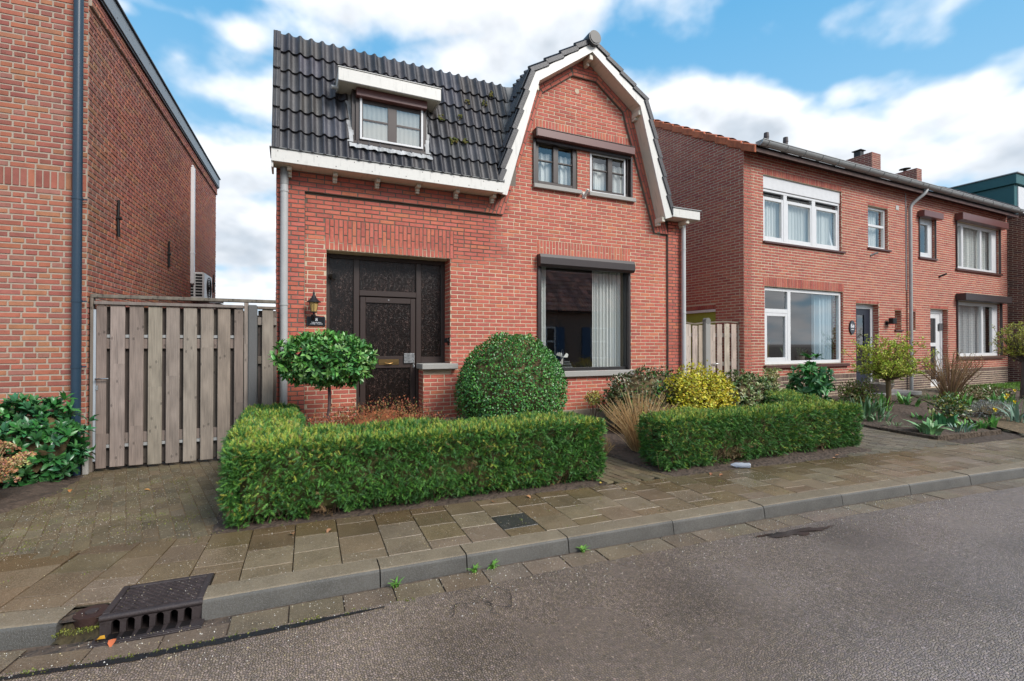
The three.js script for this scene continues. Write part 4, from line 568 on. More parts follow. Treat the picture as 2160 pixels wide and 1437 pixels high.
    pieces(base, base, 'clinker', 'more_clinkers', lst, M.klinker, most);
  };
  const bx = (x) => alongKerb(x, 1.085).z;
  const dull = [[.20, .15, .095], [.215, .165, .105], [.185, .145, .09], [.19, .155, .105], [.225, .18, .12]];
  yard('driveway', [[-7, bx(-7)], [-0.55, bx(-0.55)], [-0.55, 0.3], [-1.2, -0.5], [-7, -0.5]], 1.33, dull, 191);
  yard('garden_path', [[3.0, bx(3.0)], [3.85, bx(3.85)], [3.9, 1.6], [2.9, 0.9], [1.0, 0.75], [1.0, 0.06], [2.6, 0.06], [3.2, 0.4]], 1.45, dull, 192, 0.0, null, 200);
  yard('side_path', [[6.6, bx(6.6)], [8.95, bx(8.95)], [9.1, 2.2], [8.7, 0.1], [8.7, -3], [7.05, -3], [7.05, 0.2], [7.3, 2.2]], 1.2, [[.20, .17, .14], [.22, .185, .15], [.18, .155, .13]], 193, 0, (x, z) => rise(x, z), 120);
  yard('front_path', [[10.7, bx(10.7)], [12.6, bx(12.6)], [13.4, 2.1], [15.3, 0.2], [20.8, -0.2], [20.8, -0.25], [12.6, 0.0], [12.6, 0.5], [13.8, 0.5], [11.9, 2.2]], 0.3, [[.20, .165, .13], [.21, .18, .14], [.16, .145, .10]], 194, 0, (x, z) => rise(x, z), 100);
  // soil of the beds: strips between two lines, each given as points (x, z)
  structure(part('garden_ground', M.soil, scene, (g) => { for (let x = -8; x < 30; x += 0.5) for (let k = 0; k < 8; k++) { const P = (x, u) => { const z = lerp(-0.3, bx(x) + 0.03, u); return V(x, rise(x, z) - 0.03, z); }; g.quad(P(x, (k + 1) / 8), P(x + 0.5, (k + 1) / 8), P(x + 0.5, k / 8), P(x, k / 8), grey(0.9)); } }));
  const line = (pts) => (x) => { for (let k = 0; k + 1 < pts.length; k++) if (x <= pts[k + 1][0]) return lerp(pts[k][1], pts[k + 1][1], clamp((x - pts[k][0]) / (pts[k + 1][0] - pts[k][0]))); return pts[pts.length - 1][1]; };
  const bedOf = (name, x0, x1, lo, hi, hgt, seed) => structure(part(name, M.soil, scene, (g) => { const nx = Math.ceil((x1 - x0) / 0.1), nz = 30, P = (i, k) => { const x = lerp(x0, x1, i / nx), u = k / nz, z = lerp(lo(x), hi(x), u), e = Math.min(1, Math.min(u, 1 - u) * 8, Math.min(i, nx - i) / 3); return V(x, rise(x, z) - 0.012 + e * (hgt + 0.06 * (fbm(x * 2.2, z * 2.2, 4, 0, seed) - 0.4)), z); }; for (let i = 0; i < nx; i++) for (let k = 0; k < nz; k++) g.quad(P(i, k + 1), P(i + 1, k + 1), P(i + 1, k), P(i, k), grey(0.85 + 0.5 * fbm(i * 0.3, k * 0.3, 2))); }));
  const back = (x) => bx(x) + 0.01;
  bedOf('front_garden_soil', -0.62, 3.05, line([[-0.6, 0.06], [0.9, 0.06], [0.95, 0.8], [2.9, 0.95]]), back, 0.03, 201);
  bedOf('shrub_bed_soil', 3.12, 7.4, line([[3.1, 0.06], [7.3, 0.06]]), line([[3.1, 0.4], [3.75, 1.6], [3.8, bx(3.8)], [7.4, bx(7.4)]]), 0.03, 202);
  bedOf('neighbour_bed_soil', 9.02, 13.4, line([[9, 0.15], [12.4, 0.35], [13.4, 0.6]]), line([[9, 3.26], [10.72, 3.34], [11.95, 2.2], [13.4, 0.75]]), 0.05, 203);
  bedOf('far_bed_soil', 12.65, 25, line([[12.6, 3.2], [13.5, 2.1], [15.4, 0.6], [25, 0.6]]), line([[12.6, 3.42], [25, 3.9]]), 0.05, 204);
  bedOf('corner_bed_soil', -7, -2.0, line([[-7, 0.45], [-2, 0.45]]), line([[-7, 2.3], [-2.4, 2.2], [-2.0, 1.1]]), 0.04, 205);
  // low dark edging round the beds
  const edge = (pts, seed) => { const r = rng(seed), t = thing('bed_edging', seed === 211 ? 'dark weathered edging along the bed with the small maple' : 'dark weathered edging curving along the far daffodil bed', 'edging', [0, 0, 0], 0, undefined); for (let k = 0; k + 1 < pts.length; k++) { const [x0, z0] = pts[k], [x1, z1] = pts[k + 1], l = Math.hypot(x1 - x0, z1 - z0), n = Math.round(l / 0.5); for (let q = 0; q < n; q++) { const a = q / n, b = (q + 1) / n - 0.008, xa = lerp(x0, x1, a), za = lerp(z0, z1, a), xb = lerp(x0, x1, b), zb = lerp(z0, z1, b), h = 0.035 + r() * 0.025, dx = (xb - xa) / (l / n), dz = (zb - za) / (l / n), c = 0.8 + r() * 0.5; part('edging_piece', M.soil, t, (g) => g.box(0, 1, -0.06, h, -0.022, 0.022, [c * 1.1, c * 1.1, c], 0.008, (s, y, d) => { const x = lerp(xa, xb, s) - dz * d, z = lerp(za, zb, s) + dx * d; return V(x, y + rise(x, z), z); })); } } };
  edge([[9.15, 2.0], [8.98, 3.28], [10.72, 3.36], [11.95, 2.2], [13.4, 0.75]], 211); edge([[15.4, 0.55], [13.5, 2.1], [12.7, 3.2], [12.6, 3.45]], 212);
  structure(part('lawn_base', M.soil, scene, (g) => g.box(17.5, 26, 0.15, 0.235, -0.1, 1.6, [0.5, 1.1, 0.2])));
  // kerb drain with its slotted front
  const dr = thing('kerb_drain', 'brown cast iron kerb drain with ribbed lid and six slots', 'drain', [-0.685, 0, kerbZ(-0.685)], -Math.atan(0.045 - 0.0035));
  part('drain_body', M.cast, dr, (g) => { const holes = []; const s = new THREE.Shape([[-0.235, -0.125], [0.235, -0.125], [0.235, 0.0], [-0.235, 0.0]].map(([x, y]) => new THREE.Vector2(x, y))); for (let k = 0; k < 6; k++) { const x = -0.165 + k * 0.066, h = new THREE.Path(); h.moveTo(x - 0.023, -0.12); h.lineTo(x - 0.019, -0.046); h.absarc(x, -0.046, 0.019, Math.PI, 0, true); h.lineTo(x + 0.016, -0.12); h.lineTo(x - 0.023, -0.12); s.holes.push(h); } g.add(slab(s, 0.03, -0.035)); g.box(-0.235, -0.2, -0.02, 0.004, -0.36, -0.0355, undefined, 0.004); g.box(0.2, 0.235, -0.02, 0.004, -0.36, -0.0355, undefined, 0.004); g.box(-0.2, 0.2, -0.02, 0.004, -0.36, -0.33, undefined, 0.004); g.tube([V(-0.236, -0.012, -0.012), V(0.236, -0.012, -0.012)], 0.0165, 10); g.box(-0.235, 0.235, -0.13, -0.125, -0.36, -0.005); g.box(-0.234, -0.225, -0.124, -0.02, -0.35, -0.036); g.box(0.225, 0.234, -0.124, -0.02, -0.35, -0.036); });
  const lid = part('drain_lid', M.cast, dr, (g) => g.box(-0.198, 0.198, -0.018, -0.004, -0.328, -0.037));
  part('lid_rib', M.cast, lid, (g) => { const r = rng(220); for (let i = 0; i < 22; i++) for (let k = 0; k < 15; k++) { const x = -0.19 + i * 0.0176, z = -0.32 + k * 0.0186, v = (i + k) % 2; g.box(x, x + (v ? 0.015 : 0.006), -0.004, 0.002, z, z + (v ? 0.006 : 0.015), grey(1.0 + r() * 0.8)); } });
  part('drain_apron', M.cast, dr, (g) => { g.box(-0.25, 0.25, -0.11, -0.096, 0.0, 0.10, undefined, 0.003); g.box(-0.24, 0.24, -0.096, -0.09, 0.088, 0.096, undefined, 0.002); for (let k = 0; k < 6; k++) g.box(-0.19 + k * 0.066, -0.145 + k * 0.066, -0.0959, -0.094, 0.002, 0.06, grey(0.25)); });
  tag(part('valve_cap', M.cast, scene, (g) => { const p = alongKerb(-1.0, 0.10); g.tube([V(p.x, -0.06, p.z), V(p.x, -0.012, p.z)], 0.078, 22, [0.9, 0.6, 0.5]); g.tube([V(p.x, -0.012, p.z), V(p.x, -0.007, p.z)], 0.03, 14); }), 'round rusty street valve cap beside the kerb drain', 'valve cap');
  structure(part('drain_dirt', M.soil, scene, (g) => { for (let i = 0; i < 8; i++) for (let k = 0; k < 6; k++) { const y = (b) => (b < 0.03 ? -0.1 : -0.045) + 0; const f = (a, b) => { const p = alongKerb(-1.115 + a * 0.2, b * 0.22 - 0.03); p.y = lerp(-0.105, -0.03, smooth(0, 0.5, b)) + 0.03 * (hash(Math.round(a * 8), Math.round(b * 6), 4) - 0.5); return p; }; g.quad(f(i / 8, k / 6), f((i + 1) / 8, k / 6), f((i + 1) / 8, (k + 1) / 6), f(i / 8, (k + 1) / 6), [0.7, 0.75, 0.45]); } }));
}
// ================= the tall house at the left =================
const leftHouse = thing('left_brick_house', 'tall flat roofed brown red brick house with a dark blue down pipe at its corner', 'house', [-2.1, 0, 0.4], -2.5 * Math.PI / 180);
{
  const tone = palette([[.39, .125, .082], [.42, .135, .082], [.36, .125, .092], [.33, .10, .075], [.41, .17, .092], [.36, .145, .11], [.33, .11, .08], [.42, .14, .082]], 0.09), list = [];
  const mm = M.mortarGrey;
  part('wall', mm, leftHouse, (g) => { g.box(-5, 0, 0, 5.5, -0.3, 0); g.box(-0.3, 0, 0, 5.5, -7.6, -0.301); g.box(-5, -0.301, 0, 5.5, -7.6, -7.3); });
  const F = frame(V(0, 0, 0), V(1, 0, 0), V(0, 1, 0), V(0, 0, 1)), S = frame(V(0, 0, 0), V(0, 0, -1), V(0, 1, 0), V(1, 0, 0)), SP = frame(V(0.03, 0, 0), V(0, 0, -1), V(0, 1, 0), V(1, 0, 0));
  lay(list, F, { t0: 0.365, t1: 3.172, spans: () => [[-2.6, -0.001]], bond: 'english', tone, seed: 301, d: 0.007, j: 0.015 });
  soldiers(list, F, -2.6, -0.001, 3.172, 3.372, [[]], tone, 302, 0.007, 0.012, 0.0655);
  lay(list, F, { t0: 3.372, t1: 5.52, spans: () => [[-2.6, -0.001]], bond: 'english', tone, seed: 303, d: 0.007, j: 0.015 });
  lay(list, S, { t0: 0.365, t1: 5.30, spans: () => [[0.001, 7.59]], bond: 'english', tone: (r, a, t) => { const c = tone(r), w = fbm(a * 0.9, t * 0.9, 3, 0, 9); return c.map((v, k) => v * lerp(1, [0.86, 0.95, 0.92][k], smooth(0.4, 0.65, w))); }, seed: 304, d: 0.007, j: 0.015 });
  part('cornice', mm, leftHouse, (g) => g.box(0.001, 0.03, 5.30, 5.52, -7.59, 0));
  lay(list, SP, { t0: 5.30, t1: 5.52, spans: () => [[0.001, 7.59]], tone, seed: 305 });
  pieces(leftHouse, leftHouse, 'brick', 'brickwork', list, M.brick);
  part('plinth', M.plinth, leftHouse, (g) => { g.box(-5, -0.001, -0.1, 0.365, 0.001, 0.03, grey(0.62)); g.box(0.001, 0.03, -0.1, 0.365, -7.6, 0.03, grey(0.62)); });
  part('roof', M.tar, leftHouse, (g) => g.box(-5, 0.0, 5.5, 5.6, -7.6, -0.0));
  part('roof_edge', M.zinc, leftHouse, (g) => { g.box(0.031, 0.075, 5.50, 5.72, -7.64, 0.1, [0.62, 0.68, 0.74], 0.004); g.box(0.02, 0.1, 5.721, 5.745, -7.66, 0.12, [0.2, 0.22, 0.25], 0.004); g.box(-5, 0.03, 5.5, 5.72, 0.03, 0.075, [0.62, 0.68, 0.74], 0.004); for (let k = 0; k < 18; k++) g.tube([V(0.075, 5.66 - (k % 2) * 0.1, -0.2 - k * 0.42), V(0.078, 5.66 - (k % 2) * 0.1, -0.2 - k * 0.42)], 0.008, 6, grey(0.15)); });
  part('roof_edge_seal', M.tar, leftHouse, (g) => g.box(0.031, 0.06, 5.47, 5.499, -7.62, 0.09));
  part('down_pipe', M.bluePipe, leftHouse, (g) => { g.tube([V(-0.062, 5.5, 0.075), V(-0.062, 0.0, 0.075)], 0.045, 16); for (const y of [3.06, 1.92, 1.19]) { g.tube([V(-0.062, y, 0.075), V(-0.062, y + 0.03, 0.075)], 0.05, 16); g.box(-0.03, 0.02, y + 0.005, y + 0.02, 0.05, 0.06); } });
  part('pipe_shoe', M.concrete, leftHouse, (g) => g.box(0.0, 0.05, 0, 0.31, 0.04, 0.09, grey(1.1), 0.006));
  for (const [d, y0, y1] of [[0.85, 2.85, 3.32], [3.2, 2.8, 3.25], [7.2, 2.75, 3.2]]) part('wall_anchor', M.iron, leftHouse, (g) => { g.tube([V(0.03, y0, -d), V(0.025, (y0 + y1) / 2, -d), V(0.03, y1, -d)], 0.02, 7, undefined, false, 0.014); g.tube([V(0.0, (y0 + y1) / 2, -d), V(0.06, (y0 + y1) / 2, -d)], 0.024, 7); });
  part('cable_duct', M.whiteFrame, leftHouse, (g) => { g.box(0.008, 0.075, 2.7, 5.10, -4.93, -4.83, undefined, 0.008); g.box(0.008, 0.06, 5.10, 5.15, -4.92, -4.84, undefined, 0.02); g.box(0.007, 0.08, 3.32, 3.345, -4.935, -4.825); });
  part('bracket_shelf', M.zinc, leftHouse, (g) => { g.box(0.0, 0.5, 2.36, 2.395, -4.95, -4.92); g.box(0.0, 0.5, 2.36, 2.395, -5.55, -5.52); g.box(0.008, 0.03, 2.36, 2.8, -4.95, -4.92); });
}
{
  const ac = thing('air_conditioner', 'cream outdoor air conditioning unit with dark louvres on the side wall', 'air conditioner', [-2.1 + 0.12, 2.39, -4.5], -2.5 * Math.PI / 180);
  part('casing', M.whiteFrame, ac, (g) => g.box(0, 0.34, 0.005, 0.56, -0.82, 0, [0.9, 0.89, 0.86], 0.015));
  part('louvre', M.iron, ac, (g) => { for (let k = 0; k < 8; k++) for (const x of [0.03, 0.185]) g.box(x, x + 0.12, 0.06 + k * 0.06, 0.1 + k * 0.06, 0.001, 0.006); });
  part('fan_grille', M.iron, ac, (g) => { for (const r of [0.23, 0.18, 0.13, 0.08, 0.03]) g.add(new THREE.TorusGeometry(r, 0.006, 5, 28), new THREE.Matrix4().makeRotationY(Math.PI / 2).setPosition(0.345, 0.28, -0.5)); });
  const shed = thing('garden_shed', 'distant dark roofed shed behind the gate beside the tall brick wall', 'shed', [-1.95, 0, -9.5]);
  part('wall', M.wood, shed, (g) => g.box(-1.5, 1.1, 0, 2.3, -3, 0, [0.12, 0.16, 0.12]));
  part('roof', M.tileBrown, shed, (g) => { g.quad(V(1.3, 2.25, 0.2), V(1.3, 2.25, -3.2), V(-0.3, 2.78, -3.2), V(-0.3, 2.78, 0.2)); g.quad(V(-0.3, 2.78, 0.2), V(-0.3, 2.78, -3.2), V(-1.9, 2.25, -3.2), V(-1.9, 2.25, 0.2)); g.tri(V(-1.6, 2.3, 0), V(1.1, 2.3, 0), V(-0.3, 2.74, 0)); });
}
// ================= timber gates =================
const boardTone = palette([[.29, .235, .20], [.33, .275, .24], [.26, .21, .175], [.36, .305, .265], [.30, .245, .205]], 0.13);
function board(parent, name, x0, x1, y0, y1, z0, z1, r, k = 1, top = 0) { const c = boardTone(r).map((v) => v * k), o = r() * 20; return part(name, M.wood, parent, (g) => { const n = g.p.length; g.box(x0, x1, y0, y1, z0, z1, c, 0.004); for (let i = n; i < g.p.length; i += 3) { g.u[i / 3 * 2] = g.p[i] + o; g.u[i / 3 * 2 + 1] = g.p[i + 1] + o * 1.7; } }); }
{
  const g1 = thing('timber_gate', 'weathered grey timber gate of upright boards between tall brick house and grey concrete post', 'gate', [-1.3, 0, 0.36]), r = rng(401), ox = -1.3, zf = 0.36;
  const X = (zx) => at(zx / 2.874, 800, zf).x - ox;
  for (const [a, b] of [[585, 647], [670, 759], [786, 872], [899, 984], [1008, 1090], [1113, 1194], [1217, 1295], [1320, 1396], [1420, 1475]]) board(g1, 'board', X(a), X(b), 0.03 + r() * 0.012, 1.905 - r() * 0.01, 0, 0.02, r);
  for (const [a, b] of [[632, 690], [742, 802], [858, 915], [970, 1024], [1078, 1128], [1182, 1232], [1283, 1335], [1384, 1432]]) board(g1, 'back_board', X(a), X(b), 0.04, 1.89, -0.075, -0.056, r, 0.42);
  for (const [y0, y1] of [[1.40, 1.52], [0.30, 0.42]]) board(g1, 'rail', X(584), X(1476), y0, y1, -0.054, -0.012, r, 1.05);
  part('steel_strap', M.zinc, g1, (g) => { g.box(X(584), X(1476), 1.53, 1.565, -0.05, -0.004); g.box(X(584), X(1476), 0.262, 0.298, -0.05, -0.004); });
  board(g1, 'top_cap', X(575), X(1476), 1.908, 1.945, -0.09, 0.045, r, 0.75);
  board(g1, 'top_beam', X(548), X(1672), 1.985, 2.025, -0.06, 0.02, r, 0.7);
  board(g1, 'gate_post', X(547), X(566), 0, 1.984, -0.06, 0.02, r, 0.8);
  board(g1, 'gate_post', X(1479), X(1504), 0, 1.984, -0.06, 0.012, r, 1.0);
  part('steel_edge', M.zinc, g1, (g) => g.box(X(567), X(583), 0.12, 1.85, -0.05, 0.012, [1.2, 1.3, 1.45]));
  part('gate_handle', M.steel, g1, (g) => { g.tube([V(X(590), 1.06, 0.02), V(X(590), 1.06, 0.06), V(X(668), 1.06, 0.06)], 0.009, 8); g.box(X(585), X(600), 0.93, 0.985, 0.021, 0.026, undefined, 0.002); });
  const cp = thing('concrete_post', 'dark grey rough concrete fence post beside the gate', 'post', [at(1531 / 2.874, 800, 0.36).x, 0, 0.34]);
  part('post', M.concrete, cp, (g) => g.box(-0.052, 0.052, 0, 1.955, -0.05, 0.05, [0.32, 0.33, 0.35], 0.012));
  const pn = thing('fence_panel', 'narrow weathered timber fence panel between concrete post and grey down pipe', 'fence', [-0.27, 0, 0.34]);
  const Y = (zx) => at(zx / 2.874, 800, 0.36).x + 0.27;
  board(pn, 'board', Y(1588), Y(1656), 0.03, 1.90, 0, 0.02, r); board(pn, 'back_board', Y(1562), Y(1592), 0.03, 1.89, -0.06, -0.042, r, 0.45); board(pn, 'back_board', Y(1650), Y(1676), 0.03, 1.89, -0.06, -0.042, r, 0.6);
  for (const y of [1.7, 1.2, 0.4]) board(pn, 'rail', Y(1560), Y(1675), y, y + 0.1, -0.04, -0.002, r, 0.7); board(pn, 'top_cap', Y(1560), Y(1672), 1.905, 1.94, -0.07, 0.04, r, 0.75);
  // the pale gate at the other side of the house
  const g2 = thing('pale_gate', 'pale weathered timber gate and panel between two red brick houses', 'gate', [7.85, 0, -0.1]), X2 = (zx) => at(1420 + zx / 7.187, 700, -0.08).x - 7.85, top = (x) => 1.86 + 0.0 * x;
  for (const [a, b] of [[190, 271], [295, 372], [388, 462], [555, 642], [668, 744], [780, 857], [885, 962], [985, 1055]]) board(g2, 'board', X2(a), X2(b), 0.03, 1.87 + (a > 550 ? 0.02 * Math.sin((a - 550) / 505 * 3.1) : -0.03 * Math.sin((a - 190) / 280 * 3.1)) - 0.01 * r(), 0, 0.02, r, 1.75);
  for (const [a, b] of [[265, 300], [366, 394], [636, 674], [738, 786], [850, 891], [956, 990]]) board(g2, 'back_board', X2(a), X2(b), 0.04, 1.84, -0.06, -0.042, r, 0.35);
  for (const y of [1.6, 1.0, 0.35]) board(g2, 'rail', X2(180), X2(1060), y, y + 0.09, -0.041, -0.001, r, 0.7);
  part('top_cap', M.wood, g2, (g) => { for (const [a, b, s] of [[180, 470, -1], [550, 1065, 1]]) for (let k = 0; k < 10; k++) { const u = k / 10, v = u + 0.1, f = (q) => 1.885 + s * 0.03 * Math.sin(q * 3.14); g.quad(V(X2(lerp(a, b, u)), f(u), 0.03), V(X2(lerp(a, b, v)), f(v), 0.03), V(X2(lerp(a, b, v)), f(v) + 0.03, 0.03), V(X2(lerp(a, b, u)), f(u) + 0.03, 0.03), [.22, .18, .14]); g.quad(V(X2(lerp(a, b, u)), f(u) + 0.03, 0.03), V(X2(lerp(a, b, v)), f(v) + 0.03, 0.03), V(X2(lerp(a, b, v)), f(v) + 0.03, -0.06), V(X2(lerp(a, b, u)), f(u) + 0.03, -0.06), [.22, .18, .14]); } });
  part('gate_handle', M.steel, g2, (g) => g.tube([V(X2(590), 1.05, 0.02), V(X2(590), 1.05, 0.06), V(X2(672), 1.05, 0.06)], 0.01, 8));
  const p2 = thing('round_top_post', 'grey concrete post with a rounded top in the pale gate', 'post', [at(1420 + 507 / 7.187, 700, -0.06).x, 0, -0.06]);
  part('post', M.concrete, p2, (g) => { const w = 0.065; g.box(-w, w, 0, 1.93, -0.048, 0.048, [.85, .85, .85], 0.006); g.add(new THREE.CylinderGeometry(w, w, 0.1, 20, 1, false, 0, Math.PI * 2), new THREE.Matrix4().makeRotationX(Math.PI / 2).setPosition(0, 1.93, 0), grey(0.5)); });
}
// ================= the pair of houses at the right =================
const NB = { pos: [8.72, 0, 0.04], turn: 1.5 * Math.PI / 180 };
const nbTone = palette([[.44, .105, .075], [.46, .12, .082], [.42, .098, .072], [.45, .13, .09], [.39, .092, .07], [.48, .135, .085]], 0.09), plTone = palette([[.17, .105, .085], [.20, .12, .10], [.145, .095, .08], [.19, .125, .095]], 0.12);
function pairHouse(o) {
  const h = thing(o.name, o.label, 'house', NB.pos, NB.turn), [s0, s1] = o.span, list = [], TOP = 5.62, F = frame(V(0, 0, 0), V(1, 0, 0), V(0, 1, 0), V(0, 0, 1));
  const w = new GB(); w.add(slab(shapeOf([[s0, 0], [s1, 0], [s1, TOP], [s0, TOP]], o.holes), 0.25, -0.25)); w.build('wall', M.mortar, h);
  const toneAt = (r, a, t) => t < 0.72 ? plTone(r) : nbTone(r);
  lay(list, F, { t0: 0.0, t1: TOP, spans: (t) => cutRects([[s0 + (s0 === 0 ? 0.001 : 0), s1]], t, [...o.holes, ...o.soldier.map(([a, b, c, d]) => [a, b, c, d]), [s0 - 1, s1 + 1, 0.63, 0.745]]), tone: toneAt, seed: o.seed, s0, j: 0.0145 });
  let sp = [[s0, s1]]; for (const [a, b, c] of o.holes) if (c < 0.7) sp = minus(sp, a, b); sp.forEach(([a, b], k) => soldiers(list, F, a, b, 0.63, 0.745, [[]], plTone, o.seed + 50 + k));
  o.soldier.forEach(([a, b, c, d], k) => soldiers(list, F, a, b, c, d, [[]], nbTone, o.seed + 60 + k));
  for (const [a, b, c, d] of o.holes) lay(list, frame(V(b, 0, 0), V(0, 0, 1), V(0, 1, 0), V(-1, 0, 0)), { t0: c + 0.002, t1: d, spans: () => [[-0.24, -0.004]], tone: toneAt, seed: o.seed + 80, hid: true });
  o.extra?.(h, list);
  pieces(h, h, 'brick', 'brickwork', list, M.brick);
  part('carcass', M.mortarOld, h, (g) => { if (s0 > 0) g.box(s0, s0 + 0.25, 0, TOP, -8, -0.251); else g.box(0.25, 0.3, 0, TOP, -7.7, -0.251); g.box(s1 - 0.25, s1, 0, TOP, -8, -0.251); g.box(s0 + 0.25, s1 - 0.25, 0, TOP, -8, -7.75); g.box(s0 + 0.25, s1 - 0.25, 2.83, 2.98, -7.75, -0.251); });
  const roof = part('roof', o.roofMat, h, (g) => { g.box(s0, s1, -0.02, 0.06, 0.05, 5.0, o.roofCol ?? grey(1), 0, (x, d, t) => V(x, 5.62 + 0.6 * (t - 0.3) * 0.985 + d, 0.33 - t)); g.quad(V(s0, 5.62 + 0.6 * 4.6, -4.67), V(s1, 5.62 + 0.6 * 4.6, -4.67), V(s1, 5.6, -8.4), V(s0, 5.6, -8.4)); });
  o.onRoof?.(h, roof);
  const gut = part('gutter', M.zinc, h, (g) => { const n = 10, R = 0.095, cz = 0.33, cy = 5.66, a0 = s0 - (s0 === 0 ? -0.06 : 0), c = (k) => { const a = Math.PI + k / n * Math.PI; return [cz - Math.cos(a) * R, cy + Math.sin(a) * R]; }; for (let k = 0; k < n; k++) { const [z0, y0] = c(k), [z1, y1] = c(k + 1), nn = (k) => { const a = Math.PI + k / n * Math.PI; return V(0, Math.sin(a), -Math.cos(a)); }; g.quad(V(a0, y0, z0), V(s1, y0, z0), V(s1, y1, z1), V(a0, y1, z1), grey(0.85), undefined, [nn(k), nn(k), nn(k + 1), nn(k + 1)]); } g.tube([V(a0, cy + 0.006, cz + R), V(s1, cy + 0.006, cz + R)], 0.011, 8, grey(1.1)); g.tri(V(a0, cy, cz - R), V(a0, cy - R, cz), V(a0, cy, cz + R)); for (let k = 1; k < n - 1; k++) { const p = c(0), q = c(k), r2 = c(k + 1); g.tri(V(a0, p[1], p[0]), V(a0, r2[1], r2[0]), V(a0, q[1], q[0]), grey(1.3)); } });
  for (let x = s0 + 0.25; x < s1; x += 0.6) part('gutter_hook', M.zinc, gut, (g) => { const pts = []; for (let k = 0; k <= 8; k++) { const a = Math.PI + k / 8 * Math.PI; pts.push(V(x, 5.66 + Math.sin(a) * 0.1, 0.33 - Math.cos(a) * 0.1)); } g.tube(pts, 0.007, 5, grey(0.75)); });
  part('eaves_board', M.brownFrame, h, (g) => g.box(s0 + 0.002, s1, 5.55, 5.60, 0.004, 0.24));
  return h;
}
const UW = [0.61, 3.43, 3.70, 5.15], BW = [4.52, 5.43, 3.90, 4.97], LW = [0.64, 3.47, 1.0, 2.72], D1 = [3.99, 4.98, 0.3, 2.47], K1 = [5.72, 6.03, 1.84, 2.35];
pairHouse({
  name: 'semi_detached_house', label: 'red brick house of the pair with white framed windows and orange verge tiles', span: [0, 6.27], seed: 500, roofMat: M.tileBrown,
  holes: [UW, BW, LW, D1, K1], soldier: [[0.61, 3.43, 5.15, 5.308], [4.52, 5.43, 4.97, 5.058], [0.6, 3.5, 2.72, 2.935], [3.99, 4.98, 2.47, 2.56], [5.7, 6.05, 2.35, 2.435]],
  extra(h, list) {
    // gable wall that faces the middle house
    const S = frame(V(0, 0, 0), V(0, 0, -1), V(0, 1, 0), V(-1, 0, 0)), top = (s) => 5.6 + 0.59 * s;
    const g = new GB(); const sh = shapeOf([[0, 0], [0.737, 0], [0.737, 2.35], [2.6, 2.35], [2.6, 0], [8, 0], [8, 5.6], [4.9, 8.45], [0, 5.6]]); const e = new THREE.ExtrudeGeometry(sh, { depth: 0.24, bevelEnabled: false }); e.applyMatrix4(new THREE.Matrix4().makeRotationY(Math.PI / 2)); e.translate(0.0005, 0, 0); g.add(e); g.build('gable_wall', M.mortar, h);
    lay(list, S, { t0: 0.0, t1: 8.4, spans: (t) => { const a = t > 5.6 ? (t - 5.6) / 0.59 : 0.001; return a > 4.6 ? [] : cutRects([[a, 4.6]], t, [[0.737, 2.6, 0, 2.36]]); }, tone: (r, a, t) => t < 0.72 ? plTone(r) : nbTone(r), seed: 571, j: 0.0145 });
    soldiers(list, S, 0.737, 2.6, 2.25, 2.36, [[]], nbTone, 572);
    part('lintel', M.whitePaint, h, (q) => q.box(-0.004, 0.1, 2.19, 2.249, -2.6, -0.74));
    part('side_door', M.green, h, (q) => q.box(0.03, 0.07, 0, 2.189, -2.6, -0.74));
  },
  onRoof(h, roof) {
    const r = rng(580);
    for (let k = 0; k < 16; k++) { const t0 = 0.02 + k * 0.33, t1 = t0 + 0.35, c = 0.85 + r() * 0.35; part('verge_tile', M.tileOrange, roof, (g) => { const f = (u, v, t) => { const lift = lerp(0.05, 0.01, (t - t0) / (t1 - t0)); return V(u, 5.62 + 0.6 * (t - 0.3) * 0.985 + v + lift, 0.33 - t); }; g.box(-0.055, 0.0, -0.10, 0.06, t0, t1, grey(c), 0.01, f); for (let q = 0; q < 6; q++) { const a = q / 6, b = (q + 1) / 6, hh = (u) => 0.06 + 0.03 * Math.sin(u * Math.PI); g.quad(f(lerp(0, 0.25, a), hh(a), t0), f(lerp(0, 0.25, b), hh(b), t0), f(lerp(0, 0.25, b), hh(b), t1), f(lerp(0, 0.25, a), hh(a), t1), grey(c)); } }); }
    for (const [s, y] of [[2.08, 6.72], [2.81, 6.74]]) part('vent_pipe', M.brownBox, roof, (g) => { g.tube([V(s, 6.1, -1), V(s, y - 0.12, -1)], 0.055, 14, grey(2)); g.tube([V(s, y - 0.12, -1), V(s, y, -1)], 0.064, 14, grey(1.7), false, 0.056); });
  },
});
